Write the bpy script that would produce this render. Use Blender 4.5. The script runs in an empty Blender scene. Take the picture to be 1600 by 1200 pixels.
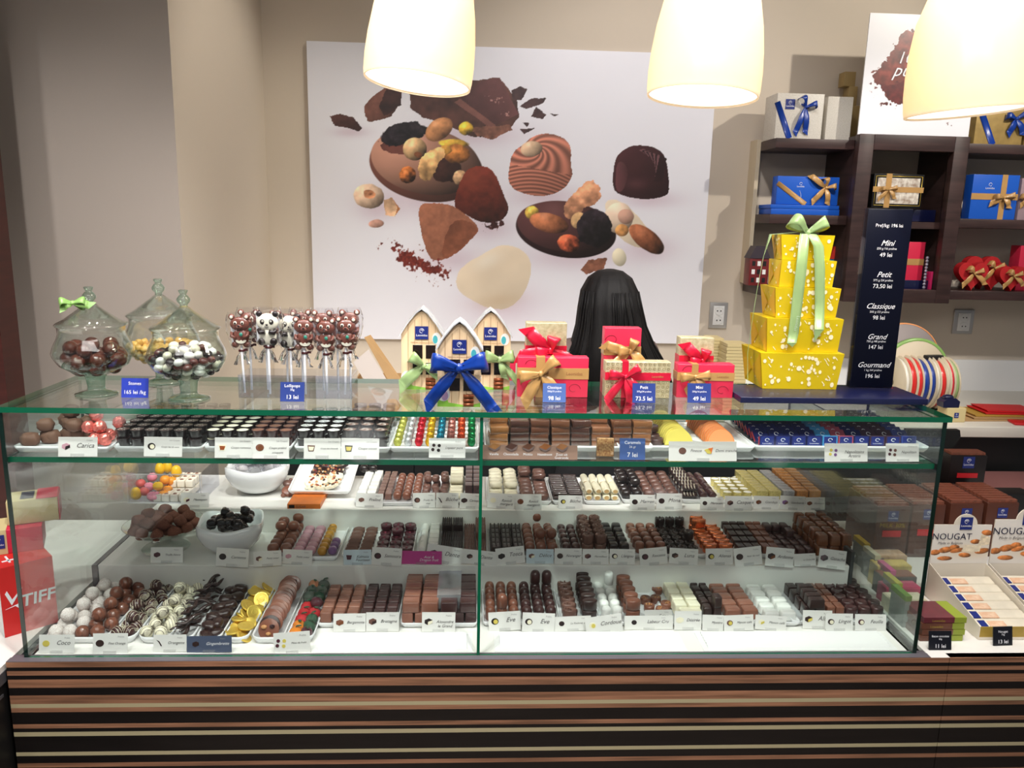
import bpy, bmesh, math, random
import numpy as np
from mathutils import Vector, Matrix, noise as mnoise
random.seed(7); rng = np.random.default_rng(5)
SC = bpy.context.scene; COL = SC.collection
R_ = math.radians; PI = math.pi
# ------------------------------------------------------------------ camera
FPX = 1239.0; CAM = Vector((0, 0, 1.55))
def cam_axes(yaw, pit, rol):
    yaw, pit, rol = R_(yaw), R_(pit), R_(rol)
    F = Vector((math.sin(yaw)*math.cos(pit), math.cos(yaw)*math.cos(pit), -math.sin(pit)))
    Rr = Vector((math.cos(yaw), -math.sin(yaw), 0)); U = Rr.cross(F)
    return Rr*math.cos(rol)+U*math.sin(rol), -Rr*math.sin(rol)+U*math.cos(rol), F
CR, CU, CF = cam_axes(2.957, 11.476, 1.312)
cd = bpy.data.cameras.new('camera'); cam = bpy.data.objects.new('camera', cd); COL.objects.link(cam)
cd.sensor_width = 36; cd.lens = FPX/1600*36; cd.clip_start = .02
cam.matrix_world = Matrix(((CR.x, CU.x, -CF.x, CAM.x), (CR.y, CU.y, -CF.y, CAM.y), (CR.z, CU.z, -CF.z, CAM.z), (0, 0, 0, 1)))
SC.camera = cam
def ray(x, y): return CF+CR*((x-800)/FPX)-CU*((y-600)/FPX)
def pz(x, y, z): d = ray(x, y); return CAM+d*((z-CAM.z)/d.z)
def py(x, y, Y): d = ray(x, y); return CAM+d*(Y/d.y)
# ------------------------------------------------------------------ world, exposure, lights
w = bpy.data.worlds.new('world'); SC.world = w; w.use_nodes = True
# grey surroundings with made-up bright spots, added for highlights in foil and glass
_wt = w.node_tree; _tc = _wt.nodes.new('ShaderNodeTexCoord'); _vo = _wt.nodes.new('ShaderNodeTexVoronoi'); _vo.inputs['Scale'].default_value = 5.5; _wt.links.new(_tc.outputs['Generated'], _vo.inputs['Vector'])
_cr = _wt.nodes.new('ShaderNodeValToRGB'); _wt.links.new(_vo.outputs['Distance'], _cr.inputs[0])
_cr.color_ramp.elements[0].position = .10; _cr.color_ramp.elements[0].color = (11, 11, 11, 1); _cr.color_ramp.elements[1].position = .16; _cr.color_ramp.elements[1].color = (.62, .63, .66, 1)
_wt.links.new(_cr.outputs[0], _wt.nodes['Background'].inputs[0])
w.node_tree.nodes['Background'].inputs[1].default_value = .22
SC.view_settings.view_transform = 'Standard'; SC.view_settings.look = 'None'
SC.view_settings.gamma = 1; SC.view_settings.use_curve_mapping = False
SC.view_settings.exposure = 0.0
SC.cycles.transparent_max_bounces = 24; SC.cycles.max_bounces = 6
def lamp(name, kind, loc, to, energy, col=(1, 1, 1), **k):
    l = bpy.data.lights.new(name, kind); l.energy = energy; l.color = col
    for a, b in k.items(): setattr(l, a, b)
    o = bpy.data.objects.new(name, l); COL.objects.link(o); o.location = loc
    o.rotation_euler = (Vector(to)-Vector(loc)).to_track_quat('-Z', 'Y').to_euler(); return o
WARM = (1, .93, .82); NEU = (1, .975, .95)
# ceiling downlights along the shop and over the counter
for i, (x, y, e) in enumerate([(-.8, .55, 84), (-.3, .95, 84), (.3, .55, 84), (.85, .95, 78), (-1.35, .95, 60)]):  # far left spot is added to brighten the dim left trays
    lamp('ceiling_spot', 'SPOT', (x, y, 2.88), (x*.9, 1.62, .9), e, NEU, spot_size=R_(78), spot_blend=.6, shadow_soft_size=.04)
lamp('shelf_spot', 'SPOT', (2.35, 1.55, 2.85), (1.0, 3.2, 1.5), 105, WARM, spot_size=R_(62), spot_blend=.5, shadow_soft_size=.03)
lamp('backsplash_fill_spot', 'SPOT', (1.0, 1.55, 2.86), (1.85, 3.2, 1.05), 70, NEU, spot_size=R_(44), spot_blend=.6, shadow_soft_size=.04)  # unseen spot added to brighten the wall below the shelves
lamp('wall_spot', 'SPOT', (.55, 1.9, 2.88), (.6, 3.2, 1.45), 40, (1, .95, .95), spot_size=R_(80), spot_blend=.8, shadow_soft_size=.06)
lamp('corner_spot', 'SPOT', (.3, 2.3, 2.85), (-.8, 2.8, 1.5), 42, WARM, spot_size=R_(60), spot_blend=.7, shadow_soft_size=.06)
lamp('soft_fill', 'AREA', (0, -.4, 2.9), (0, 1.2, .8), 26, NEU, shape='RECTANGLE', size=2.4, size_y=1.0)  # unseen soft area light added as general fill
# ------------------------------------------------------------------ materials
def lin(c):
    return tuple(((v/255)/12.92 if v/255 <= .04045 else ((v/255+.055)/1.055)**2.4) for v in c)
MATS = {}
def mat(name, rgb, rough=.5, metal=0, noise=0, nscale=40, bump=0, bscale=200, coat=0, emit=None, es=0, sss=0, trans=0, alpha=1, stretch=None, rgb2=None, spec=.5):
    if name in MATS: return MATS[name]
    m = bpy.data.materials.new(name); m.use_nodes = True; nt = m.node_tree; N = nt.nodes; L = nt.links
    b = N['Principled BSDF']; c = lin(rgb)
    b.inputs['Base Color'].default_value = (*c, 1); b.inputs['Roughness'].default_value = rough; b.inputs['Metallic'].default_value = metal
    b.inputs['Coat Weight'].default_value = coat; b.inputs['Coat Roughness'].default_value = .06
    b.inputs['Specular IOR Level'].default_value = spec
    if sss: b.inputs['Subsurface Weight'].default_value = sss; b.inputs['Subsurface Scale'].default_value = .01
    if trans: b.inputs['Transmission Weight'].default_value = trans
    if emit: b.inputs['Emission Color'].default_value = (*lin(emit), 1); b.inputs['Emission Strength'].default_value = es
    if alpha < 1: b.inputs['Alpha'].default_value = alpha
    tc = N.new('ShaderNodeTexCoord')
    src = tc.outputs['Object']
    if stretch:
        mp = N.new('ShaderNodeMapping'); mp.inputs['Scale'].default_value = stretch; L.new(src, mp.inputs[0]); src = mp.outputs[0]
    if noise or rgb2:
        n = N.new('ShaderNodeTexNoise'); n.inputs['Scale'].default_value = nscale; n.inputs['Detail'].default_value = 4; L.new(src, n.inputs['Vector'])
        r = N.new('ShaderNodeValToRGB'); r.color_ramp.elements[0].position = .32; r.color_ramp.elements[1].position = .68
        c2 = lin(rgb2) if rgb2 else tuple(min(1, v*(1+noise)) for v in c); c1 = c if rgb2 else tuple(v*(1-noise) for v in c)
        r.color_ramp.elements[0].color = (*c1, 1); r.color_ramp.elements[1].color = (*c2, 1)
        L.new(n.outputs['Fac'], r.inputs[0]); L.new(r.outputs[0], b.inputs['Base Color'])
    if bump:
        n = N.new('ShaderNodeTexNoise'); n.inputs['Scale'].default_value = bscale; n.inputs['Detail'].default_value = 3; L.new(src, n.inputs['Vector'])
        bp = N.new('ShaderNodeBump'); bp.inputs['Strength'].default_value = bump; bp.inputs['Distance'].default_value = .002
        L.new(n.outputs['Fac'], bp.inputs['Height']); L.new(bp.outputs[0], b.inputs['Normal'])
    MATS[name] = m; return m
def glass(name, tint=(255, 255, 255), refl=1.0, edge=None, rough=.0, haze=0):
    """thin clear sheet: lets light straight through, reflects by fresnel"""
    if name in MATS: return MATS[name]
    m = bpy.data.materials.new(name); m.use_nodes = True; nt = m.node_tree; N = nt.nodes; L = nt.links
    N.remove(N['Principled BSDF']); out = N['Material Output']
    t = N.new('ShaderNodeBsdfTransparent'); t.inputs[0].default_value = (*lin(tint), 1)
    g = N.new('ShaderNodeBsdfGlossy'); g.inputs['Roughness'].default_value = rough; g.inputs[0].default_value = (1, 1, 1, 1)
    fr = N.new('ShaderNodeLayerWeight'); fr.inputs[0].default_value = .5
    pw = N.new('ShaderNodeMath'); pw.operation = 'POWER'; pw.inputs[1].default_value = 5; L.new(fr.outputs['Facing'], pw.inputs[0])
    sc_ = N.new('ShaderNodeMath'); sc_.operation = 'MULTIPLY_ADD'; sc_.inputs[1].default_value = .96; sc_.inputs[2].default_value = .04; L.new(pw.outputs[0], sc_.inputs[0])
    ml = N.new('ShaderNodeMath'); ml.operation = 'MULTIPLY'; ml.inputs[1].default_value = refl; ml.use_clamp = True; L.new(sc_.outputs[0], ml.inputs[0])
    mx = N.new('ShaderNodeMixShader'); L.new(ml.outputs[0], mx.inputs[0]); L.new(t.outputs[0], mx.inputs[1]); L.new(g.outputs[0], mx.inputs[2])
    if edge:
        lw = N.new('ShaderNodeLayerWeight'); lw.inputs[0].default_value = .35
        mc = N.new('ShaderNodeMixRGB'); mc.inputs[1].default_value = (*lin(tint), 1); mc.inputs[2].default_value = (*lin(edge), 1)
        L.new(lw.outputs['Facing'], mc.inputs[0]); L.new(mc.outputs[0], t.inputs[0])
    last = mx
    if haze:
        d = N.new('ShaderNodeBsdfDiffuse'); d.inputs[0].default_value = (.9, .9, .92, 1)
        m2 = N.new('ShaderNodeMixShader'); m2.inputs[0].default_value = haze; L.new(mx.outputs[0], m2.inputs[1]); L.new(d.outputs[0], m2.inputs[2]); last = m2
    L.new(last.outputs[0], out.inputs[0]); MATS[name] = m; return m
def printmat(name, rough=.45):
    if name in MATS: return MATS[name]
    m = bpy.data.materials.new(name); m.use_nodes = True; N = m.node_tree.nodes
    a = N.new('ShaderNodeVertexColor'); a.layer_name = 'ink'
    m.node_tree.links.new(a.outputs[0], N['Principled BSDF'].inputs['Base Color']); N['Principled BSDF'].inputs['Roughness'].default_value = rough
    MATS[name] = m; return m
# ------------------------------------------------------------------ mesh builder
class MB:
    def __init__(s): s.v = []; s.f = []; s.mi = []; s.sm = []; s.mats = []
    def add(s, vs, fs, m, smooth=False, M=None):
        if m not in s.mats: s.mats.append(m)
        k = s.mats.index(m); o = len(s.v)
        s.v += [tuple(M @ Vector(v)) for v in vs] if M is not None else [tuple(v) for v in vs]
        for f in fs: s.f.append(tuple(i+o for i in f)); s.mi.append(k); s.sm.append(smooth)
        return s
    def box(s, a, b, m, M=None, bev=0, seg=2):
        """axis aligned box from corner a to corner b"""
        a = Vector(a); b = Vector(b)
        if bev <= 0:
            x0, y0, z0 = a; x1, y1, z1 = b
            vs = [(x0,y0,z0),(x1,y0,z0),(x1,y1,z0),(x0,y1,z0),(x0,y0,z1),(x1,y0,z1),(x1,y1,z1),(x0,y1,z1)]
            return s.add(vs, [(0,3,2,1),(4,5,6,7),(0,1,5,4),(1,2,6,5),(2,3,7,6),(3,0,4,7)], m, False, M)
        bm = bmesh.new(); bmesh.ops.create_cube(bm, size=1)
        for v in bm.verts: v.co = Vector([(a[i]+b[i])/2+v.co[i]*(b[i]-a[i]) for i in range(3)])
        bmesh.ops.bevel(bm, geom=list(bm.edges), offset=min(bev, .48*min(b[i]-a[i] for i in range(3))), segments=seg, affect='EDGES', profile=.6)
        return s.bm(bm, m, seg > 1, M)
    def bm(s, bm, m, smooth=True, M=None):
        bm.verts.ensure_lookup_table()
        for i, v in enumerate(bm.verts): v.index = i
        s.add([v.co.copy() for v in bm.verts], [[v.index for v in f.verts] for f in bm.faces], m, smooth, M); bm.free(); return s
    def lathe(s, prof, m, n=28, M=None, smooth=True, fn=None):
        vs = []; fs = []
        for (r, z) in prof:
            for i in range(n):
                a = 2*PI*i/n; rr = r*(fn(a, z) if fn else 1); vs.append((rr*math.cos(a), rr*math.sin(a), z))
        for j in range(len(prof)-1):
            for i in range(n):
                k = (i+1) % n; fs.append((j*n+i, j*n+k, (j+1)*n+k, (j+1)*n+i))
        if prof[0][0] > 1e-6 and prof[0][0] != prof[-1][0]: pass
        return s.add(vs, fs, m, smooth, M)
    def disc(s, r, z, m, n=28, M=None, rx=None):
        vs = [(r*math.cos(2*PI*i/n), (rx or r)*math.sin(2*PI*i/n), z) for i in range(n)]
        return s.add(vs, [tuple(range(n))], m, False, M)
    def tube(s, pts, r, m, n=8, M=None, caps=True):
        pts = [Vector(p) for p in pts]; vs = []; fs = []; up = Vector((.13, .21, .97))
        for i, p in enumerate(pts):
            t = (pts[min(i+1, len(pts)-1)]-pts[max(i-1, 0)]).normalized()
            a = t.cross(up); a = a.normalized() if a.length > .05 else t.cross(Vector((1, 0, 0))).normalized(); b = t.cross(a)
            rr = r[i] if isinstance(r, (list, tuple)) else r
            for k in range(n):
                q = 2*PI*k/n; vs.append(p+a*math.cos(q)*rr+b*math.sin(q)*rr)
        for i in range(len(pts)-1):
            for k in range(n): fs.append((i*n+k, i*n+(k+1) % n, (i+1)*n+(k+1) % n, (i+1)*n+k))
        if caps: fs += [tuple(range(n))[::-1], tuple(range((len(pts)-1)*n, len(pts)*n))]
        return s.add(vs, fs, m, True, M)
    def sphere(s, c, r, m, n=16, k=10, M=None, fn=None, ex=1):
        """ellipsoid; r tuple; ex <1 squares it; fn(dir)->radius factor"""
        if not isinstance(r, (tuple, list)): r = (r, r, r)
        vs = [(c[0], c[1], c[2]-r[2]*(fn(Vector((0,0,-1))) if fn else 1))]; fs = []
        sp = lambda x: math.copysign(abs(x)**ex, x)
        for j in range(1, k):
            ph = -PI/2+PI*j/k
            for i in range(n):
                th = 2*PI*i/n; d = Vector((sp(math.cos(th))*sp(math.cos(ph)), sp(math.sin(th))*sp(math.cos(ph)), sp(math.sin(ph))))
                q = fn(d) if fn else 1; vs.append((c[0]+d.x*r[0]*q, c[1]+d.y*r[1]*q, c[2]+d.z*r[2]*q))
        vs.append((c[0], c[1], c[2]+r[2]*(fn(Vector((0,0,1))) if fn else 1))); T = len(vs)-1
        for i in range(n): fs.append((0, 1+(i+1) % n, 1+i)); fs.append((T, T-n+i, T-n+(i+1) % n))
        for j in range(k-2):
            for i in range(n): a = 1+j*n; fs.append((a+i, a+(i+1) % n, a+n+(i+1) % n, a+n+i))
        return s.add(vs, fs, m, True, M)
    def prism(s, pts, y0, y1, m, M=None, m_side=None, smooth=False):
        """polygon in x,z extruded from y0 (front) to y1"""
        n = len(pts); vs = [(p[0], y0, p[1]) for p in pts]+[(p[0], y1, p[1]) for p in pts]
        ar = sum(pts[i][0]*pts[(i+1) % n][1]-pts[(i+1) % n][0]*pts[i][1] for i in range(n))
        idx = list(range(n)) if ar > 0 else list(range(n))[::-1]
        s.add(vs, [tuple(idx), tuple(i+n for i in idx[::-1])], m, False, M)
        return s.add(vs, [(idx[(i+1) % n], idx[i], idx[i]+n, idx[(i+1) % n]+n) for i in range(n)], m_side or m, smooth, M)
    def strip(s, pts, dirs, wd, m, th=.0004, M=None, pleat=None):
        """ribbon: centre points, width directions, widths; thin solid"""
        n = len(pts); vs = []; fs = []
        P = [Vector(p) for p in pts]; D = [Vector(d).normalized() for d in dirs]
        for i in range(n):
            t = (P[min(i+1, n-1)]-P[max(i-1, 0)]); nn = t.cross(D[i]); nn = nn.normalized() if nn.length > 1e-9 else Vector((0, -1, 0)); ww = wd[i] if isinstance(wd, (list, tuple)) else wd
            for a, b in ((-1, -1), (-.33, -1.0), (.33, -1), (1, -1), (1, 1), (.33, 1), (-.33, 1), (-1, 1)): vs.append(P[i]+D[i]*(a*ww/2)+nn*(b*th+(pleat[i]*(1 if a < 0 else -1) if pleat and abs(a) < 1 else 0)))
        for i in range(n-1):
            for k in range(8): fs.append((i*8+k, i*8+(k+1) % 8, (i+1)*8+(k+1) % 8, (i+1)*8+k))
        fs += [tuple(range(8)), tuple(range((n-1)*8, n*8))[::-1]]
        return s.add(vs, fs, m, True, M)
    def text(s, st, size, m, M=None, shear=0, align='CENTER', ext=0, bold=0, sx=1):
        vs, fs = text_geo(st, shear, align, bold)
        return s.add([(v[0]*size*sx, -ext if ext else 0, v[1]*size) for v in vs], fs, m, False, M)
    def mesh(s, name):
        me = bpy.data.meshes.new(name); me.from_pydata(s.v, [], s.f)
        for m in s.mats: me.materials.append(m)
        me.polygons.foreach_set('material_index', s.mi); me.polygons.foreach_set('use_smooth', s.sm); me.update(); return me
    def build(s, name, parent=None, loc=(0, 0, 0), rot=(0, 0, 0)):
        o = bpy.data.objects.new(name, s.mesh(name)); COL.objects.link(o); o.location = loc; o.rotation_euler = rot
        if parent: o.parent = parent
        return o
_TG = {}
def text_geo(st, shear=0, align='CENTER', bold=0):
    key = (st, shear, align, bold)
    if key in _TG: return _TG[key]
    cu = bpy.data.curves.new('lettering', 'FONT'); cu.body = st; cu.size = 1; cu.shear = shear; cu.align_x = align; cu.resolution_u = 2; cu.offset = bold
    o = bpy.data.objects.new('lettering', cu); COL.objects.link(o)
    dg = bpy.context.evaluated_depsgraph_get(); e = o.evaluated_get(dg); me = e.to_mesh()
    r = ([tuple(v.co) for v in me.vertices], [tuple(p.vertices) for p in me.polygons])
    e.to_mesh_clear(); bpy.data.objects.remove(o); bpy.data.curves.remove(cu); _TG[key] = r; return r
def tag(o, label, cat, group=None, kind=None):
    if label: o['label'] = label
    if cat: o['category'] = cat
    if group: o['group'] = group
    if kind: o['kind'] = kind
    return o
def empty(name, loc, label, cat, group=None, rz=0):
    o = bpy.data.objects.new(name, None); COL.objects.link(o); o.location = loc; o.rotation_euler = (0, 0, rz); o.empty_display_size = .02
    return tag(o, label, cat, group)
def struct(mb, name): o = mb.build(name); o['kind'] = 'structure'; return o
def T(x=0, y=0, z=0): return Matrix.Translation((x, y, z))
def RX(a): return Matrix.Rotation(a, 4, 'X')
def RY(a): return Matrix.Rotation(a, 4, 'Y')
def RZ(a): return Matrix.Rotation(a, 4, 'Z')
def SCL(x, y, z): return Matrix.Diagonal((x, y, z, 1))
# ------------------------------------------------------------------ painted prints (ink stored on a fine grid of points)
def vnoise(X, Y, sc, seed=0, octv=3):
    out = np.zeros_like(X); amp = 1; tot = 0
    for o in range(octv):
        x = X*sc*(2**o)+seed*17.3; y = Y*sc*(2**o)+seed*9.1
        xi = np.floor(x).astype(int); yi = np.floor(y).astype(int); fx = x-xi; fy = y-yi; fx = fx*fx*(3-2*fx); fy = fy*fy*(3-2*fy)
        h = lambda a, b: (np.sin(a*127.1+b*311.7+seed*74.7)*43758.5453) % 1.0
        v = (h(xi, yi)*(1-fx)+h(xi+1, yi)*fx)*(1-fy)+(h(xi, yi+1)*(1-fx)+h(xi+1, yi+1)*fx)*fy
        out += amp*v; tot += amp; amp *= .5
    return out/tot
class Ink:
    def __init__(s, X, Y, base): s.X = X; s.Y = Y; s.c = np.ones(X.shape+(3,))*np.array(base, float); s.aa = 1.2
    def put(s, mask, col):
        col = np.array(col, float) if not isinstance(col, np.ndarray) else col
        s.c = s.c*(1-mask[..., None])+col*mask[..., None]
    def blob(s, cx, cy, rx, ry, ang, col, k):
        d = s._e(cx, cy, rx, ry, ang)[0]; s.put(np.exp(-d*d*1.5)*k, col)
    def _e(s, cx, cy, rx, ry, ang):
        a = R_(ang); dx = s.X-cx; dy = s.Y-cy; u = (dx*math.cos(a)+dy*math.sin(a))/rx; v = (-dx*math.sin(a)+dy*math.cos(a))/ry
        return np.sqrt(u*u+v*v), u, v
    def ell(s, cx, cy, rx, ry, ang, col, nz=0, ns=.05, lump=0, shade=.5, hl=0, seed=1):
        d, u, v = s._e(cx, cy, rx, ry, ang)
        if lump: d = d+(vnoise(s.X, s.Y, ns, seed)-.5)*lump
        m = np.clip((1-d)*min(rx, ry)/s.aa, 0, 1)
        dx = (s.X-cx)/max(rx, ry); dy = (s.Y-cy)/max(rx, ry)
        sh = 1+shade*(-.55*dx-.75*dy)*.9-shade*.35*np.clip(d, 0, 1)**3
        if nz: sh = sh+(vnoise(s.X, s.Y, ns, seed+3)-.5)*nz*2
        c = np.array(col, float)*np.clip(sh, .15, 1.8)[..., None]
        if hl: c = c+255*hl*np.exp(-((dx+.25)**2+(dy+.35)**2)*22)[..., None]
        s.put(m, np.clip(c, 0, 255))
    def poly(s, pts, col, nz=0, ns=.05, jit=0, g=(0, 0), seed=2, smooth=0):
        for _ in range(smooth):
            q = []
            for i in range(len(pts)):
                a = pts[i]; b = pts[(i+1) % len(pts)]; q += [(a[0]*.75+b[0]*.25, a[1]*.75+b[1]*.25), (a[0]*.25+b[0]*.75, a[1]*.25+b[1]*.75)]
            pts = q
        X = s.X; Y = s.Y
        if jit: X = X+(vnoise(s.X, s.Y, ns*1.5, seed)-.5)*jit; Y = Y+(vnoise(s.X, s.Y, ns*1.5, seed+5)-.5)*jit
        ins = np.zeros(X.shape, bool); n = len(pts)
        for i in range(n):
            x1, y1 = pts[i]; x2, y2 = pts[(i+1) % n]
            if y1 == y2: continue
            c = ((y1 > Y) != (y2 > Y)) & (X < (x2-x1)*(Y-y1)/(y2-y1)+x1); ins ^= c
        xs = [p[0] for p in pts]; ys = [p[1] for p in pts]; cx = sum(xs)/n; cy = sum(ys)/n; L = max(max(xs)-min(xs), max(ys)-min(ys))/2
        sh = 1+g[0]*(s.X-cx)/L+g[1]*(s.Y-cy)/L
        if nz: sh = sh+(vnoise(s.X, s.Y, ns, seed+9)-.5)*nz*2
        s.put(ins.astype(float), np.clip(np.array(col, float)*np.clip(sh, .15, 2)[..., None], 0, 255)); return ins
    def spat(s, cx, cy, rx, ry, ang, col, dens=.5, ns=.12, seed=4):
        d, u, v = s._e(cx, cy, rx, ry, ang); n = vnoise(s.X, s.Y, ns, seed, 4)
        m = np.clip((n-(.40+.42*(1-dens)*1.0+.35*(d-.35)))*14, 0, 1)*(d < 1.5)
        s.put(m, np.array(col, float)*(.6+.8*vnoise(s.X, s.Y, ns*2, seed+2))[..., None])
def print_mesh(name, P, rgb, m):
    """P: (ny,nx,3) grid of points, rgb 0..255"""
    ny, nx = P.shape[:2]; me = bpy.data.meshes.new(name)
    idx = np.arange(ny*nx).reshape(ny, nx)
    q = np.stack([idx[1:, :-1], idx[1:, 1:], idx[:-1, 1:], idx[:-1, :-1]], -1).reshape(-1, 4)
    me.vertices.add(ny*nx); me.vertices.foreach_set('co', P.reshape(-1).astype(np.float32))
    me.loops.add(q.size); me.loops.foreach_set('vertex_index', q.reshape(-1).astype(np.int32))
    me.polygons.add(len(q)); me.polygons.foreach_set('loop_start', np.arange(0, q.size, 4, dtype=np.int32)); me.polygons.foreach_set('loop_total', np.full(len(q), 4, np.int32))
    me.update(calc_edges=True)
    a = me.color_attributes.new('ink', 'FLOAT_COLOR', 'POINT'); c = np.clip(rgb, 0, 255)/255
    c = np.where(c <= .04045, c/12.92, ((c+.055)/1.055)**2.4).reshape(-1, 3)
    a.data.foreach_set('color', np.concatenate([c, np.ones((len(c), 1))], 1).astype(np.float32).reshape(-1))
    me.materials.append(m); o = bpy.data.objects.new(name, me); COL.objects.link(o); return o
# ================================================================== materials used widely
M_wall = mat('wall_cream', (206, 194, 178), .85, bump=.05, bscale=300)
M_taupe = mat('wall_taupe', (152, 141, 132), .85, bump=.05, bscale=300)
M_white = mat('white_laminate', (236, 236, 236), .35)
M_wcount = mat('white_counter', (232, 228, 222), .3)
M_dark = mat('black_plinth', (16, 15, 15), .5)
M_grey = mat('grey_metal', (92, 92, 96), .4, .4)
M_edge = mat('glass_edge_green', (0, 96, 66), .12, coat=.6)
M_edged = mat('glass_edge_dark', (4, 34, 26), .12, coat=.6)
M_glass = glass('case_glass', (253, 255, 254), .7)
M_shelfg = glass('shelf_glass', (247, 252, 250), 1.25)
M_sideg = glass('side_glass', (244, 250, 248), 1.3, haze=.035)
M_wenge = mat('wenge_wood', (58, 40, 38), .4, noise=.35, nscale=6, stretch=(1, 1, 9))
M_navy = mat('navy_card', (20, 30, 84), .4)
M_logo = mat('logo_navy', (28, 44, 120), .4)
M_ink = mat('white_ink', (240, 240, 245), .5)
M_china = mat('white_china', (240, 241, 243), .12, coat=.5)
M_clear = glass('clear_plastic', (246, 247, 250), 1.1)
ZT, ZSH, ZD, Z1, Z2, ZC = 1.20, 1.102, .692, .765, .8265, .90
YF = 1.455; XL, XR = -.862, .92; Y1, Y2 = 1.73, 1.93
# ================================================================== room
def slab(name, a, b, m): mb = MB(); mb.box(a, b, m); return struct(mb, name)
slab('floor', (-4, -1.5, -.05), (4, 3.3, 0), mat('floor_tile', (120, 104, 92), .35, noise=.1, nscale=3))
slab('ceiling', (-4, -1.5, 2.95), (4, 3.3, 3.0), mat('ceiling_white', (225, 222, 218), .9))
slab('wall_back', (-.80, 3.2, 0), (4, 3.3, 2.95), M_wall)
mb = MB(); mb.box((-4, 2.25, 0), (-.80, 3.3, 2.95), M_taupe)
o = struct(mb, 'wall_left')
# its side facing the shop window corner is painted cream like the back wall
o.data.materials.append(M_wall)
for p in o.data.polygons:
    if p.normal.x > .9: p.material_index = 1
mb = MB()
mb.box((-1.30, 2.02, 0), (-1.175, 2.10, 2.2), mat('dark_red_wood', (64, 24, 18), .45, noise=.2, nscale=8, stretch=(1, 1, 8)))
struct(mb, 'trim_1')
# ================================================================== counters
mb = MB()
YP = 1.437
bands = [(1.0,.6965,.6858,'w'),(0,.6858,.678,'b'),(0,.678,.6685,'w'),(0,.6685,.660,'b'),(0,.660,.642,'w'),(0,.642,.6255,'b'),(0,.6255,.607,'w'),(0,.607,.5985,'y'),(0,.5985,.589,'w'),
         (0,.589,.563,'b'),(0,.563,.5535,'w'),(0,.5535,.5455,'b'),(0,.5455,.536,'y'),(0,.536,.501,'b'),(0,.501,.4925,'y'),(0,.4925,.476,'b'),(0,.476,.4665,'w'),(0,.4665,.44,'b'),(0,.44,.43,'w'),(0,.43,.40,'b'),(0,.40,.392,'y'),(0,.392,.30,'b'),(0,.30,.28,'w'),(0,.28,.1,'b')]
Mw = mat('walnut_strip', (152, 108, 82), .42, noise=.42, nscale=3.0, stretch=(1.6, 6, 44)); Mb = mat('wenge_strip', (24, 20, 19), .38, noise=.2, nscale=3, stretch=(2, 6, 30)); My = mat('cream_strip', (186, 174, 138), .42)
Md = {'w': Mw, 'b': Mb, 'y': My}
def panel(name, x0, x1, lab):
    mb = MB()
    for _, za, zb, k in bands: mb.box((x0, YP, zb-.035*0), (x1, YP+.018, za), Md[k])
    o = mb.build(name); return o
def counter(name, x0, x1, label, top, y1=2.5):
    root = empty(name, (0, YP, 0), label, 'counter')
    f = panel('striped_front_panel', x0, x1, ''); f.parent = root; f.location = (0, -YP, 0)
    mb = MB(); mb.box((x0, YP+.018, .1), (x1 if top == 'w' else x1-.039, y1 if top == 'w' else 1.466, .688), M_dark)
    mb.box((x0+.05, YP+.019, 0), (x1-.05, y1-.3 if top == 'w' else 1.466, .1), M_dark)
    b = mb.build('carcass', root, (0, -YP, 0)); return root
cb = counter('display_base', -.892, .985, 'long low base with horizontal walnut, black and cream stripes below the glass case', 'd', 2.2)
mb = MB(); mb.box((-.892, YP+.0005, .6967), (.946, YF-.002, .6978), mat('dark_rim', (92, 88, 94), .35)); mb.box((-.892, YP+.0185, .6885), (.946, YF+.012, .6957), MATS['dark_rim']); mb.build('dark_rim', cb, (0, -YP, 0))
cr = counter('side_counter', .9865, 2.1, 'white topped counter with striped front to the right of the glass case', 'w', 2.15)
mb = MB(); mb.box((.9865, YP+.002, .6885), (2.1, 2.2, .6965), M_wcount)
mb.box((.947, YP+.0185, .6885), (.9862, 2.2, .6965), M_wcount); mb.box((.947, YP+.0002, .6967), (.9864, YP+.0184, .6972), M_wcount)
mb.build('white_top', cr, (0, -YP, 0))
# left counter (white top, grey edge, black body)
lc = empty('left_counter', (-1.3, 1.5, 0), 'white counter with grey edge and black body left of the case', 'counter')
mb = MB(); mb.box((-2.1, .2, .678), (-.898, 2.2, .69), M_wcount); mb.build('white_top', lc, (1.3, -1.5, 0))
mb = MB(); mb.box((-2.1, .2, .655), (-.8965, 2.2, .678), M_grey); mb.build('grey_edge', lc, (1.3, -1.5, 0))
mb = MB(); mb.box((-2.1, .24, 0), (-.90, 2.2, .655), M_dark); mb.box((-.90, .5, .628), (-.8985, 1.43, .634), M_grey); mb.build('body', lc, (1.3, -1.5, 0))
# back counter
bc = empty('back_counter', (1, 2.6, 0), 'long white worktop with black cupboards along the back wall', 'counter')
mb = MB(); mb.box((-.79, 2.56, .862), (3.4, 3.195, .9), mat('worktop', (214, 208, 196), .4), bev=.003); mb.build('worktop', bc, (-1, -2.6, 0))
mb = MB()
for i in range(7): mb.box((-.79+i*.6, 2.60, .1), (-.79+i*.6+.595, 3.19, .862), M_dark)
mb.box((-.79, 2.66, 0), (3.4, 3.19, .1), M_dark); mb.build('cupboard', bc, (-1, -2.6, 0))
mb = MB(); mb.box((.98, 3.183, .9), (3.3, 3.199, 1.03), M_white); o = mb.build('trim_2'); o['kind'] = 'structure'
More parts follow.
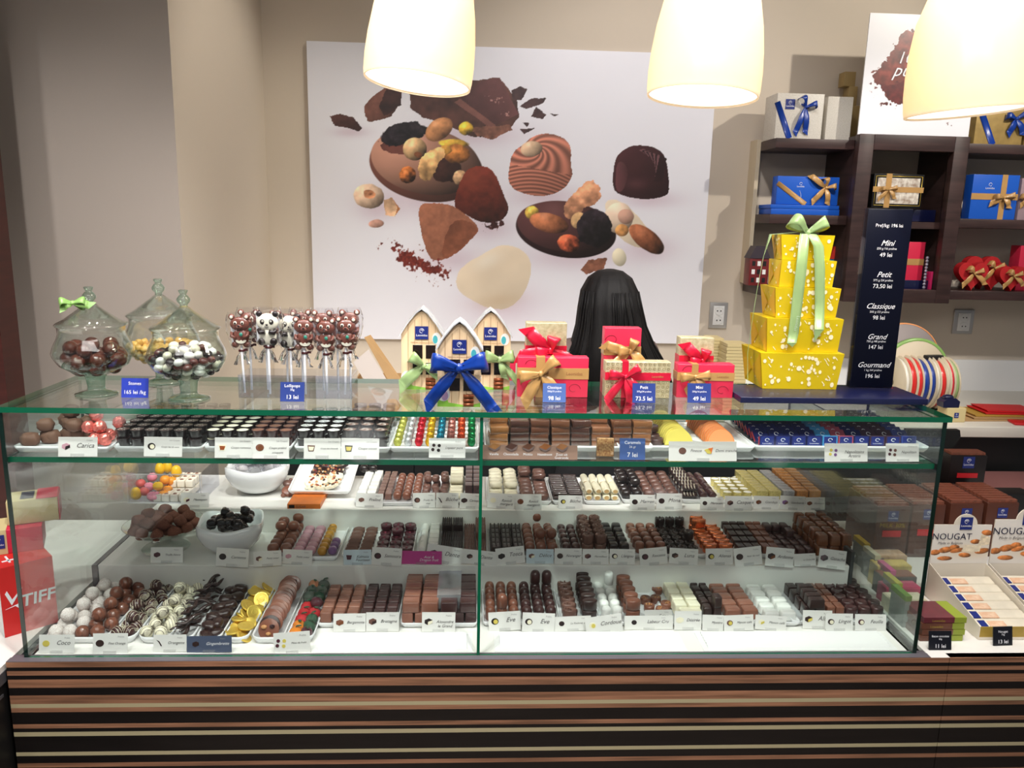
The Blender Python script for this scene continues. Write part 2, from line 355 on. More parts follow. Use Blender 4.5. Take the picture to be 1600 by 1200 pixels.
# ================================================================== glass case
case = empty('glass_display_case', (0, YF, ZD), 'large green-edged glass display case full of chocolates on the striped base', 'display case')
OFF = (0, -YF, -ZD)
def pane(name, a, b, m, e, lab=None, efaces=None):
    """flat pane; big faces glass, narrow faces edge colour"""
    mb = MB(); mb.box(a, b, m); me_a = Vector(b)-Vector(a); thin = min(range(3), key=lambda i: me_a[i])
    mb.mats.append(e)
    for k, f in enumerate(mb.f):
        pts = [Vector(mb.v[i]) for i in f]; n = (pts[1]-pts[0]).cross(pts[2]-pts[1])
        ax = max(range(3), key=lambda i: abs(n[i]))
        if ax != thin: mb.mi[k] = 1
    o = mb.build(name, case, OFF)
    if lab: o['label'] = lab
    return o
pane('top_glass', (XL-.006, YF-.004, ZT-.0105), (XR+.012, 1.76, ZT), M_shelfg, M_edge, 'clear glass top with green edge')
pane('front_glass', (XL, YF, ZD+.004), (.0165, YF+.006, ZT-.011), M_glass, M_edge)
pane('front_glass', (.0225, YF, ZD+.004), (XR, YF+.006, ZT-.011), M_glass, M_edge)
pane('side_glass', (XL-.004, YF+.001, ZD+.004), (XL+.003, 2.2, ZSH-.012), M_sideg, M_edged)
pane('side_glass', (XR-.003, YF+.001, ZD+.004), (XR+.004, 2.2, ZSH-.012), M_sideg, M_edged)
pane('upper_side_glass', (XL-.004, YF+.001, ZSH+.001), (XL+.003, 1.755, ZT-.011), M_sideg, M_edged)
pane('upper_side_glass', (XR-.003, YF+.001, ZSH+.001), (XR+.004, 1.755, ZT-.011), M_sideg, M_edged)
pane('shelf_glass', (XL-.003, YF+.009, ZSH-.0105), (XR-.004, 1.80, ZSH), M_shelfg, M_edge, 'inner glass shelf with green edge')
mb = MB(); mb.box((.0165, YF-.0005, ZD+.003), (.0225, YF+.010, ZT-.011), M_edge); mb.build('glass_joint', case, OFF)
for xx in (XL-.0045, XR-.0035): mb = MB(); mb.box((xx, YF-.001, ZD+.003), (xx+.008, YF+.0008, ZT-.011), M_edged); mb.build('corner_seal', case, OFF)
# steps inside
mb = MB(); mb.box((-.892, 1.4685, .0), (.93, 2.24, .6715), M_dark); tag(mb.build('cooling_cabinet'), 'plain black cooling cabinet hidden behind the striped front, carrying the glass case', 'cabinet')
M_step = mat('white_step', (232, 231, 226), .4)
mb = MB(); mb.box((XL+.004, YF+.013, .672), (XR-.004, Y1, ZD), M_step); mb.build('bottom_deck', case, OFF)
mb = MB(); mb.box((-.846, Y1, .672), (.907, Y2, Z1), M_step, bev=.002); mb.build('middle_step', case, OFF)
mb = MB(); mb.box((-.80, Y2, .672), (.907, 2.205, Z2), M_step, bev=.002); mb.build('upper_step', case, OFF)
mb = MB(); mb.box((-.858, Y1-.004, .672), (-.847, 2.2, Z1+.001), M_grey); mb.build('side_bracket', case, OFF)
mb = MB(); mb.box((.909, Y1, .672), (.9165, 2.2, .80), mat('side_lining', (70, 74, 74), .4)); mb.build('side_lining', case, OFF)
for (a, b) in ((492, 738), (772, 1068), (1093, 1392)):
    x0 = pz(a, 1005, ZD).x; x1 = pz(b, 1005, ZD).x; mb = MB()
    y0, y1 = 1.474, 1.55; mb.box((x0, y0, ZD), (x1, y1, ZD+.0012), M_white)
    for k in range(6):
        y = y0+.010+k*.0105
        mb.add([(x0+.012, y, ZD+.0014), (x1-.012, y, ZD+.0014), (x1-.012, y+.0062, ZD+.0072), (x0+.012, y+.0062, ZD+.0072), (x0+.012, y+.0082, ZD+.0014), (x1-.012, y+.0082, ZD+.0014)], [(0,1,2,3), (3,2,5,4)], M_white)
    mb.build('air_grille', case, OFF)
# ================================================================== pendant lamps
M_shade = bpy.data.materials.new('opal_glass'); M_shade.use_nodes = True
nt = M_shade.node_tree; N = nt.nodes; L = nt.links; N.remove(N['Principled BSDF'])
d = N.new('ShaderNodeBsdfDiffuse'); d.inputs[0].default_value = (*lin((255, 236, 208)), 1); t = N.new('ShaderNodeBsdfTranslucent'); t.inputs[0].default_value = (*lin((255, 246, 228)), 1)
mx = N.new('ShaderNodeMixShader'); mx.inputs[0].default_value = .5; L.new(d.outputs[0], mx.inputs[1]); L.new(t.outputs[0], mx.inputs[2])
g = N.new('ShaderNodeBsdfGlossy'); g.inputs['Roughness'].default_value = .15; m2 = N.new('ShaderNodeMixShader'); m2.inputs[0].default_value = .05; L.new(mx.outputs[0], m2.inputs[1]); L.new(g.outputs[0], m2.inputs[2])
em = N.new('ShaderNodeEmission'); em.inputs[0].default_value = (*lin((255, 226, 190)), 1); em.inputs[1].default_value = .08
ad = N.new('ShaderNodeAddShader'); L.new(m2.outputs[0], ad.inputs[0]); L.new(em.outputs[0], ad.inputs[1]); L.new(ad.outputs[0], N['Material Output'].inputs[0])
M_bulb = mat('frosted_disc', (255, 250, 240), .6, emit=(255, 250, 240), es=1.5)
M_steel = mat('brushed_steel', (150, 150, 150), .35, 1)
def pendant(p, tilt, label, sc=1.0):
    root = empty('pendant_lamp', p, label, 'lamp', rz=0); root.rotation_euler = tilt
    R0 = .098*sc
    prof = [(R0*.985, 0), (R0*1.0, .012), (R0*1.005, .04), (R0*.985, .075), (R0*.93, .12), (R0*.84, .165), (R0*.68, .205), (R0*.46, .23), (R0*.22, .243), (R0*.20, .243)]
    inner = [(r-.003, z) for r, z in prof[::-1]]
    mb = MB(); mb.lathe(prof+inner+[prof[0]], M_shade, 48); mb.build('glass_shade', root)
    mb = MB(); mb.lathe([(R0*.968, .004), (R0*.968, .0055), (0.0005, .0055)], M_bulb, 48); mb.disc(R0*.968, .004, M_bulb, 48); mb.build('diffuser', root)
    mb = MB(); mb.lathe([(.001, .30), (.018, .30), (.024, .29), (.024, .242), (.001, .242)], M_steel, 20); mb.build('cap', root)
    mb = MB(); mb.tube([(0, 0, .30), (0, 0, (2.95-p[2])/math.cos(max(abs(tilt[0]), abs(tilt[1])))-.03)], .003, M_dark, 8); mb.build('cord', root)
    mb = MB(); mb.lathe([(.001, 2.93-p[2]), (.05, 2.93-p[2]), (.05, 2.948-p[2]), (.001, 2.948-p[2])], M_steel, 24); mb.build('ceiling_rose', root)
    l = bpy.data.lights.new('bulb', 'POINT'); l.energy = .55; l.color = (1, .90, .72); l.shadow_soft_size = .03
    lo = bpy.data.objects.new('bulb', l); COL.objects.link(lo); lo.parent = root; lo.location = (0, 0, .165)
    l = bpy.data.lights.new('downlight', 'AREA'); l.energy = 2.0; l.color = (1, .93, .82); l.shape = 'DISK'; l.size = .18
    lo = bpy.data.objects.new('downlight', l); COL.objects.link(lo); lo.parent = root; lo.location = (0, 0, .001)
pendant((-.104, 1.50, 1.790), (R_(-4), R_(6), 0), 'cream glass pendant lamp hanging over the little house boxes', .985)
pendant((.412, 1.50, 1.782), (R_(-3), R_(3), 0), 'cream glass pendant lamp hanging over the gift boxes with price cards', 1.03)
pendant((.909, 1.50, 1.768), (0, R_(-5), 0), 'cream glass pendant lamp in front of the cocoa powder board', 1.08)
# ================================================================== wall poster (flat print)
Mprint = printmat('poster_print', .35)
YW = 3.185
def pxgrid(corners, nx, ny):
    a, b, c, d_ = [np.array(q, float) for q in corners]   # tl tr br bl (world)
    u = np.linspace(0, 1, nx)[None, :, None]; v = np.linspace(0, 1, ny)[:, None, None]
    return a*(1-u)*(1-v)+b*u*(1-v)+c*u*v+d_*(1-u)*v
def to_px(P):
    D = P-np.array(CAM); w_ = D@np.array(CF); return 800+FPX*(D@np.array(CR))/w_, 600-FPX*(D@np.array(CU))/w_
tl = py(479, 64, YW); br = Vector((py(1115, 180, YW).x, 0, py(491, 528, YW).z))
x0, x1, z0, z1 = tl.x, br.x, br.z, tl.z
P = pxgrid([(x0, YW-.003, z1), (x1, YW-.003, z1), (x1, YW-.003, z0), (x0, YW-.003, z0)], 640, 470)
PX, PY = to_px(P); X = (PX-470)*2.4615; Y = (PY-60)*2.4615
I = Ink(X, Y, (234, 234, 243)); I.aa = 2.2
I.c = I.c*(1-.05*np.clip((vnoise(X, Y, .002, 3)-.4), 0, 1))[..., None]
for a in [(480, 600, 250, 90), (700, 720, 130, 60), (570, 840, 150, 60), (930, 600, 160, 50), (1040, 830, 220, 60), (1330, 610, 140, 40), (760, 1010, 190, 90), (640, 360, 240, 60), (1330, 800, 120, 60), (180, 350, 80, 25), (280, 640, 90, 60)]:
    I.blob(a[0]+12, a[1]+10, a[2], a[3], 0, (206, 186, 200), .75)
DB = (82, 48, 42)
I.poly([(112, 300), (150, 288), (205, 305), (237, 345), (225, 357), (130, 335)], (78, 46, 40), .25, .04, 8, (-.1, -.3))
I.poly([(245, 250), (300, 205), (330, 190), (390, 200), (385, 255), (330, 312), (260, 322), (243, 290)], (108, 66, 54), .35, .03, 12, (-.2, -.2), smooth=1)
I.poly([(330, 200), (390, 200), (385, 255), (320, 300), (300, 260)], (58, 32, 28), .4, .03, 14)
I.poly([(415, 215), (560, 200), (650, 165), (765, 150), (830, 235), (838, 300), (800, 350), (740, 385), (640, 372), (560, 330), (470, 305), (420, 265)], (84, 50, 42), .45, .02, 16, (0, -.2))
I.poly([(590, 245), (700, 165), (765, 150), (838, 290), (730, 345)], (92, 52, 50), .12, .03, 3, (.25, -.2))
I.poly([(590, 245), (612, 232), (752, 335), (730, 345)], (126, 78, 68), .1, .03, 3)
I.spat(745, 235, 50, 22, 12, (170, 120, 112), .55, .12); I.spat(790, 292, 40, 18, -8, (176, 126, 118), .4, .14); I.spat(660, 235, 50, 14, -30, (160, 110, 100), .4, .14)
I.poly([(640, 345), (800, 330), (815, 350), (740, 388), (680, 375)], (120, 76, 60), .4, .05, 10)
for p in ([(810, 200), (845, 183), (870, 195), (850, 238), (815, 235)], [(840, 262), (880, 232), (945, 228), (930, 250), (870, 272)], [(885, 300), (905, 262), (945, 295), (930, 312)], [(842, 350), (900, 345), (860, 370)], [(853, 325), (880, 325), (870, 342)], [(955, 288), (992, 292), (975, 299)]):
    I.poly(p, (68, 42, 42), .3, .05, 6)
I.ell(482, 492, 222, 136, 10, (112, 66, 54), .05, .02, 0, .5); I.ell(480, 472, 214, 128, 10, (168, 120, 100), .06, .012, 0, .75, .12)
I.poly([(300, 400), (400, 380), (480, 420), (440, 450), (320, 440)], (110, 60, 50), .2, .03, 8, smooth=1)
I.ell(392, 365, 94, 42, -14, (34, 26, 32), .9, .06, .35, .6, .0)
I.ell(532, 350, 60, 40, -35, (196, 132, 82), .25, .05, .08, .6, .1)
I.ell(438, 425, 47, 45, 0, (208, 166, 116), .2, .05, .06, .8, .15); I.ell(452, 448, 18, 12, 20, (120, 70, 40), .3, .08, .3, .2)
I.ell(560, 505, 62, 50, 0, (62, 34, 28), .3, .04, .3, .3)
I.ell(635, 347, 29, 27, 0, (226, 178, 48), .4, .06, .25, .7, .2); I.ell(588, 404, 60, 18, 3, (228, 178, 58), .4, .05, .2, .6, .1)
I.ell(600, 444, 50, 38, 0, (184, 112, 48), .5, .05, .25, .6, .05); I.ell(555, 430, 25, 20, 0, (210, 150, 60), .4, .06, .3, .6)
I.poly([(440, 500), (470, 455), (520, 415), (555, 425), (550, 460), (520, 490), (500, 550), (470, 550)], (216, 166, 106), .5, .035, 18, (0, -.25), smooth=2)
I.ell(410, 525, 33, 33, 0, (172, 96, 44), .6, .08, .2, .7, .1); I.ell(612, 535, 28, 30, 20, (206, 164, 120), .5, .06, .2, .6)
I.ell(262, 607, 60, 48, 8, (226, 190, 160), .15, .05, .12, .6); I.ell(264, 600, 24, 18, 15, (196, 130, 90), .3, .08, .3, -.3); I.ell(266, 598, 8, 6, 0, (150, 90, 60), 0)
I.poly([(318, 622), (350, 612), (380, 655), (360, 685), (325, 678)], (226, 180, 140), .25, .05, 6, (.1, .2)); I.poly([(350, 612), (382, 655), (362, 685), (372, 650)], (190, 120, 70), .2, .05, 3)
I.ell(290, 712, 31, 17, -5, (214, 160, 140), .2, .05, .1, .5)
I.poly([(588, 650), (598, 590), (625, 520), (665, 490), (715, 490), (750, 520), (785, 610), (802, 655), (782, 695), (740, 712), (680, 705), (610, 665)], (98, 38, 26), .22, .05, 6, (-.12, -.45), smooth=2)
I.blob(660, 540, 40, 50, 0, (150, 70, 46), .5)
I.poly([(450, 650), (480, 632), (530, 632), (600, 648), (686, 722), (682, 745), (590, 835), (530, 857), (492, 848), (462, 745)], (158, 98, 72), .14, .06, 6, (-.05, -.1), smooth=2)
I.poly([(535, 857), (560, 740), (600, 690), (686, 722), (682, 748), (600, 830)], (136, 78, 54), .16, .06, 10, (.1, .1), smooth=1)
I.spat(440, 850, 135, 46, 30, (108, 36, 28), .95, .05); I.spat(470, 865, 110, 34, 25, (120, 44, 34), .9, .07, 41); I.spat(520, 890, 90, 26, 12, (108, 36, 28), .7, .05, 8); I.spat(380, 790, 40, 26, 20, (96, 34, 30), .6, .06, 11); I.spat(745, 715, 60, 20, -10, (64, 28, 26), .85, .06, 12); I.spat(490, 930, 150, 50, 0, (130, 60, 50), .12, .1, 15)
I.poly([(598, 960), (602, 900), (640, 862), (700, 830), (760, 795), (840, 800), (885, 850), (886, 910), (850, 1000), (800, 1042), (730, 1040), (650, 1005)], (226, 208, 182), .04, .012, 8, (-.03, -.1), smooth=3)
I.blob(720, 860, 70, 40, -20, (246, 238, 222), .7); I.blob(740, 880, 110, 40, -25, (196, 172, 142), .25); I.blob(760, 1010, 90, 30, -8, (192, 164, 130), .45)
sw = I.poly([(798, 560), (800, 500), (812, 440), (860, 405), (900, 370), (960, 364), (1020, 385), (1042, 430), (1036, 480), (1048, 530), (1010, 585), (930, 612), (840, 595)], (170, 104, 84), 0, .05, 4, (-.1, -.15), smooth=2)
dd = np.hypot((X-905), (Y-430)*1.25)+1; th_ = np.arctan2((Y-430)*1.25, X-905)
st = np.where(Y < 505+(X-925)*.18, np.sin(th_*9-np.log(dd)*11), np.sin((Y-.16*(X-925)+((X-925)/120)**2*-26)*.42))
I.c = np.where(sw[..., None], I.c*(1+.27*st)[..., None], I.c)
I.ell(887, 425, 44, 31, -8, (220, 184, 148), .15, .04, .05, .6, .15)
I.poly([(1198, 560), (1202, 500), (1215, 450), (1260, 415), (1310, 410), (1370, 420), (1408, 460), (1420, 590), (1400, 608), (1330, 622), (1215, 602)], (58, 26, 30), .08, .02, 3, (-.2, -.2), smooth=2)
for k in range(10): I.poly([(1300+k*9, 430+k*2), (1318+k*10, 425+k*4), (1400-k*1, 470+k*9), (1385-k*3, 478+k*8)], (112, 74, 78) if k % 2 == 0 else (40, 18, 22), .1, .05, 1)
I.poly([(1212, 480), (1240, 470), (1262, 515), (1240, 590), (1210, 590)], (92, 50, 54), .05, .02, 2, (-.5, 0), smooth=2); I.blob(1290, 560, 50, 26, 0, (96, 56, 60), .6)
I.ell(1020, 738, 196, 106, 8, (44, 22, 24), .1, .02, 0, .5); I.ell(1018, 724, 190, 98, 8, (84, 48, 48), .08, .015, .03, .7, .05)
I.poly([(1010, 660), (1030, 610), (1070, 570), (1110, 543), (1155, 562), (1152, 620), (1100, 650), (1050, 695), (1020, 690)], (206, 142, 104), .5, .035, 22, (0, -.2), smooth=1)
I.ell(888, 670, 28, 27, 0, (214, 176, 70), .4, .07, .2, .6, .1); I.ell(955, 710, 78, 38, 14, (176, 104, 66), .22, .06, .06, .8, .12)
I.ell(1068, 700, 30, 34, 20, (202, 160, 110), .3, .05, .1, .6)
I.poly([(1160, 640), (1200, 610), (1270, 650), (1340, 740), (1380, 800), (1300, 810), (1220, 770)], (224, 206, 180), .06, .02, 6, (0, -.1), smooth=2)
I.ell(1222, 690, 56, 60, 20, (226, 200, 176), .1, .02, .1, .5); I.ell(1250, 685, 32, 30, 0, (196, 150, 130), .1, .03, .1, .4); I.ell(1235, 738, 27, 25, 0, (216, 150, 84), .3, .05, .1, .5)
I.ell(1330, 772, 82, 39, 38, (146, 84, 54), .25, .06, .05, .8, .05)
I.ell(1130, 730, 70, 73, 0, (32, 24, 30), 1.0, .05, .25, .7); I.spat(1125, 700, 50, 40, 20, (190, 190, 200), .32, .07, 21)
I.ell(1030, 788, 44, 36, 15, (190, 86, 54), .7, .05, .2, .7, .1)
I.ell(1225, 842, 28, 36, -12, (224, 214, 186), .05, .02, .1, .3)
I.poly([(1076, 890), (1108, 852), (1176, 842), (1168, 885), (1095, 908)], (140, 88, 68), .3, .05, 8)
root = empty('chocolate_poster', (x0, YW, z0), 'large pale poster of assorted pralines, truffles and nuts on back wall', 'poster')
mb = MB(); mb.box((x0, YW-.0025, z0), (x1, 3.199, z1), mat('poster_board', (222, 219, 226), .5)); mb.build('board', root, (-x0, -YW, -z0))
gl = I.c.mean(2, keepdims=True); I.c = gl+(I.c-gl)*.92
o = print_mesh('printed_sheet', P, I.c, Mprint); o.parent = root; o.location = (-x0, -YW, -z0)
# ================================================================== power sockets
M_sil = mat('satin_silver', (188, 186, 184), .35, .6); M_wp = mat('socket_white', (228, 228, 226), .4)
for (a, b, c, d_, lab) in ((1107, 472, 1136, 513, 'silver framed double wall socket beside the poster, left of the yellow boxes'), (1487, 483, 1520, 522, 'silver framed double wall socket below the wall shelves at far right')):
    p = py((a+c)/2, (b+d_)/2, 3.2); wd = (c-a)/FPX*3.2; hh = (d_-b)/FPX*3.2
    root = empty('power_socket', (p.x, 3.199, p.z), lab, 'socket')
    mb = MB(); mb.box((-wd/2, -.008, -hh/2), (wd/2, 0, hh/2), M_sil, bev=.002); mb.build('frame', root)
    mb = MB(); mb.box((-wd*.3, -.012, -hh*.37), (wd*.3, -.008, hh*.37), M_wp, bev=.001)
    mb.build('plate', root)
    for s in (-1, 1):
        mb = MB(); M = T(0, -.0125, s*hh*.18) @ RX(PI/2); mb.lathe([(.0005, -.002), (.014, -.002), (.016, 0), (.018, 0), (.018, .001), (.016, .001)], M_wp, 24, M)
        for q in (-1, 1): mb.disc(.0028, .0012, M_dark, 10, T(q*.007, -.0132, s*hh*.18) @ RX(PI/2) @ T(0, 0, 0))
        mb.build('outlet', root)
# ================================================================== wall shelf unit
def shelf_board(name, x0, x1, z, y0, y1, lab, th=.034, root=None):
    mb = MB(); mb.box((x0, y0, z-th), (x1, y1, z), M_wenge, bev=.0015); o = mb.build(name)
    if root: o.parent = root
    return o
unit = empty('wall_shelf_unit', (1.09, 3.199, 1.3), 'dark brown wooden wall shelving unit with a framed middle bay', 'shelf unit')
UO = (-1.09, -3.199, -1.3)
M_cream = mat('cream_board', (206, 192, 166), .6)
mb = MB(); mb.box((1.083, 2.98+.14, 1.335), (1.098, 3.199, 1.885), M_cream); mb.build('side_panel', unit, UO)
ZS = (1.876, 1.604, 1.334)
for k, z in enumerate(ZS):
    for (a, b) in ((1.098, 1.392), (1.803, 2.6)):
        mb = MB(); mb.box((a, 2.965, z-.034), (b, 3.199, z), M_wenge, bev=.0015); mb.build('shelf', unit, UO)
# framed bay : deep box open at front
fx0, fx1, fz0, fz1, fy = 1.388, 1.799, 1.288, 1.894, 2.92
mb = MB()
for a, b in (((fx0, fy, fz0), (fx0+.055, fy+.035, fz1)), ((fx1-.055, fy, fz0), (fx1, fy+.035, fz1)), ((fx0+.0551, fy, fz0), (fx1-.0551, fy+.035, fz0+.05)), ((fx0+.0551, fy, fz1-.055), (fx1-.0551, fy+.035, fz1))): mb.box(a, b, M_wenge, bev=.002)
mb.build('front_frame', unit, UO)
mb = MB()
mb.box((fx0+.005, fy+.035, fz0+.01), (fx0+.03, 3.199, fz1-.003), M_wenge); mb.box((fx1-.03, fy+.035, fz0+.01), (fx1-.005, 3.199, fz1-.003), M_wenge)
mb.box((fx0+.03, fy+.035, fz0+.01), (fx1-.03, 3.199, fz0+.036), M_wenge); mb.box((fx0+.03, fy+.035, fz1-.03), (fx1-.03, 3.199, fz1-.003), M_wenge); mb.build('bay_case', unit, UO)
mb = MB(); mb.box((fx0+.031, fy+.04, 1.563), (fx1-.031, 3.199, 1.588), M_wenge); mb.build('shelf', unit, UO)
# ================================================================== confectionery materials
K = {}
def choc(n, rgb, rough=.33, **k): K[n] = mat('chocolate_'+n, rgb, rough, noise=k.pop('noise', .12), nscale=k.pop('nscale', 60), coat=k.pop('coat', .6), **k); return K[n]
choc('milk', (128, 78, 60)); choc('milk_pale', (150, 98, 80)); choc('milk_grey', (112, 78, 68)); choc('dark', (52, 34, 32)); choc('dark_plum', (70, 42, 42)); choc('black', (34, 24, 24))
choc('white', (240, 234, 208), .4, coat=.1, noise=.04); choc('white_pure', (240, 240, 236), .45, coat=.1, noise=.03); choc('caramel', (120, 70, 40), .2, coat=.7)
choc('pink', (206, 158, 172), .3, coat=.3, noise=.06); choc('gold', (196, 142, 44), .3, coat=.3, metal=.25, noise=.1); choc('purple', (128, 90, 142), .3, coat=.3, noise=.1)
choc('copper', (226, 120, 66), .22, metal=.75, noise=.2); choc('cocoa', (118, 72, 58), .9, coat=0, noise=.25, nscale=12, bump=.1, bscale=30)
choc('coco', (244, 240, 236), .9, coat=0, rgb2=(206, 192, 184), nscale=14, bump=.12, bscale=30)
choc('plumred', (80, 34, 46), .35); choc('citron', (214, 196, 92), .5, coat=0, noise=.1); choc('orange', (226, 150, 96), .5, coat=0, noise=.1); choc('orange_edge', (226, 120, 50), .5)
choc('cherry', (14, 10, 12), .12, coat=.8, bump=.2, bscale=14); choc('dusty', (110, 78, 62), .7, coat=0, noise=.2)
M_paper = mat('card_paper', (232, 231, 227), .6)
M_dust = mat('coconut_dust', (210, 204, 200), .9)
FO = {n: mat('foil_'+n, c, .22, .55, noise=.25, nscale=7, bump=.25, bscale=16) for n, c in dict(lime=(190, 190, 90), silver=(190, 192, 196), red=(196, 26, 46), gold=(222, 172, 30), blue=(24, 120, 150), rose=(170, 106, 100), orange=(214, 76, 34), green=(8, 128, 70), pink=(236, 128, 118), paleg=(232, 218, 140), copper=(214, 150, 82)).items()}
# ------------------------------------------------------------------ unit pieces: footprint 1 x 1, height 1, base at z=0
def u_block(m, taper=.9, m2=None, marks=True, bev=.14):
    mb = MB(); bm = bmesh.new(); bmesh.ops.create_cube(bm, size=1)
    for v in bm.verts: v.co.z += .5; v.co.x *= (taper if v.co.z > .5 else 1)*.96; v.co.y *= (taper if v.co.z > .5 else 1)*.96
    bmesh.ops.bevel(bm, geom=list(bm.edges), offset=bev, segments=3, affect='EDGES', profile=.55); mb.bm(bm, m, True)
    if marks:
        for q in (-.16, .12): mb.tube([(-.25, q, .985), (0, q+.08, 1.0), (.25, q, .985)], .022, m2 or m, 5)
    return mb
def u_dome(m, cyl=.55, top='round', m2=None, n=20):
    mb = MB(); pr = [(.001, 0), (.42, 0), (.46, .04)]+[(.465, cyl)]
    for k in range(1, 7):
        a = k/6*PI/2; pr.append((max(.001, .465*math.cos(a)**(.8)), cyl+(1-cyl)*math.sin(a)))
    mb.lathe(pr, m, n)
    if top == 'swirl': mb.tube([(.30*(1-k/22)*math.cos(k*.8), .30*(1-k/22)*math.sin(k*.8), .90+.1*k/22) for k in range(20)], .03, m2 or m, 5)
    if top == 'knob': mb.sphere((.05, 0, .98), (.13, .1, .06), m2 or m, 8, 6)
    return mb
def u_ball(m, ex=1, lump=0, sq=1, m2=None):
    fn = (lambda d: 1+lump*mnoise.noise(d*2.6)) if lump else None
    mb = MB(); mb.sphere((0, 0, .5), (.49, .49, .5), m, 18, 12, None, fn, ex)
    if m2:
        for j in range(5):
            ph = -.5+.25*j
            mb.tube([(.495*math.cos(a)*math.cos(ph*.8+.3*math.sin(a)), .495*math.sin(a), .5+.5*math.cos(a)*math.sin(ph*.8+.3*math.sin(a))) for a in [k*.3-1.0 for k in range(8)]], .018, m2, 4)
            mb.tube([(ph*.8, .49*math.cos(a)*math.sqrt(max(0, 1-(ph*1.6)**2)), .5+.505*math.sin(a)*math.sqrt(max(0, 1-(ph*1.6)**2))) for a in [k*.4 for k in range(9)]], .018, m2, 4)
    return mb
def u_log(m, axis='x', ribs=0, m2=None):
    mb = MB(); M = T(0, 0, .5) @ (RY(PI/2) if axis == 'x' else RX(PI/2))
    pr = [(.001, -.49), (.36, -.49), (.44, -.45), (.47, -.38)]
    if ribs:
        for k in range(ribs*2+1): pr.append((.47-(.05 if k % 2 else 0), -.36+.72*k/(ribs*2)))
    pr += [(.47, .38), (.44, .45), (.36, .49), (.001, .49)]
    mb.lathe(pr, m, 18, M)
    if m2:
        for s_ in (-1, 1): mb.disc(.3, 0, m2, 16, (T(s_*.4905, 0, .5) @ RY(s_*PI/2)) if axis == 'x' else (T(0, s_*.4905, .5) @ RX(-s_*PI/2)))
    return mb
def u_cup(m, top, fill=None):
    mb = MB(); mb.lathe([(.001, 0), (.36, 0), (.385, .03), (.47, .95), (.475, 1), (.44, 1), (.425, .93)], m, 22)
    f = fill or top
    mb.lathe([(.432, .93), (.40, .965), (.2, .985), (.001, .99)], f, 22)
    if top is not f or top in (K['dark'],):
        for k in range(7): mb.sphere((rng.uniform(-.25, .25), rng.uniform(-.25, .25), .985), (.05+.07*rng.random(), .04, .02), top, 6, 4)
    return mb
def u_disc(m, m2=None, petals=0, specks=0):
    mb = MB(); fn = (lambda a, z: 1+(.07*math.cos(a*petals) if z > .2 else 0)) if petals else None
    mb.lathe([(.001, 0), (.44, 0), (.47, .1), (.48, .7), (.45, .9), (.36, .93), (.30, .84), (.001, .86)], m, 26, fn=fn)
    for k in range(specks):
        a = rng.uniform(0, 6.28); r = rng.uniform(0, .32); s_ = rng.uniform(.05, .10)
        mb.sphere((r*math.cos(a), r*math.sin(a), .9), (s_, s_*.7, .09), m2 or m, 6, 4)
    return mb
def u_flower(m):
    mb = MB(); mb.lathe([(.001, 0), (.43, 0), (.46, .05), (.47, .8), (.44, .9), (.28, .93), (.22, .86), (.001, .88)], m, 32, fn=lambda a, z: 1+(.06*math.cos(a*8) if z > .4 else .02*math.cos(a*8)))
    for k in range(5):
        a = k*PI*2/5; mb.sphere((.25*math.cos(a), .25*math.sin(a), .9), (.13, .13, .12), m, 8, 6)
    return mb
def u_ridge(m, nx=5, ny=3):
    mb = MB(); mb.box((-.48, -.48, 0), (.48, .48, .8), m, bev=.06)
    for i in range(nx):
        for j in range(ny): mb.sphere((-.40+.8*i/(nx-1), -.34+.68*j/(ny-1), .8), (.085, .13, .2), m, 8, 5)
    return mb
def u_lump(m, seed=0, sq=1):
    mb = MB(); off = Vector((seed*3.1, seed*1.7, 0)); mb.sphere((0, 0, .48), (.47, .47, .5), m, 20, 14, None, lambda d: 1+.16*mnoise.noise(d*2.2+off)+.05*mnoise.noise(d*6+off), .8); return mb
def u_crumple(m):
    mb = MB(); mb.sphere((0, 0, .5), (.48, .48, .5), m, 18, 12, None, lambda d: 1+.16*mnoise.noise(d*5)); mb.sm = [False]*len(mb.f); return mb
def u_striped(m, m2):
    mb = u_log(m, 'x')
    for k in range(4):
        x = -.33+.2*k; mb.tube([(x+.05*math.sin(a*2), .475*math.cos(a), .5+.475*math.sin(a)) for a in [j*PI/7 for j in range(8)]], .018, m2, 5)
    return mb
def u_wrapblock(m, film=None, bot=None):
    mb = MB(); mb.box((-.47, -.47, 0), (.47, .47, 1), m, bev=.05)
    for s_ in (-1, 1): mb.add([(s_*.475, -.4, .1), (s_*.475, .4, .1), (s_*.49, 0, .55)], [(0, 1, 2)] if s_ > 0 else [(0, 2, 1)], m)
    if film: mb.box((-.495, -.495, -.002), (.495, .495, 1.015), film, bev=.03)
    return mb
def u_foilegg(m):
    mb = MB(); mb.sphere((0, 0, .5), (.46, .46, .5), m, 22, 14, None, lambda d: 1+.05*math.sin(math.atan2(d.y, d.x)*11+d.z*3)*abs(d.z+.2))
    mb.lathe([(.10, .97), (.14, 1.04), (.09, 1.10), (.001, 1.08)], m, 9); return mb
def u_pack(m, end, foil):
    mb = MB(); mb.box((-.48, -.48, 0), (.48, .48, 1), m)
    mb.box((-.40, -.52, .06), (.40, -.4801, .94), end); mb.tube([(.13*math.cos(a), -.56, .62+.15*math.sin(a)) for a in [q*PI/6 for q in range(11)]], .025, M_ink, 4); mb.text('Leonidas', .17, M_ink, T(0, -.56, .22)); mb.box((-.497, -.30, .1), (-.4801, .30, .9), foil); return mb
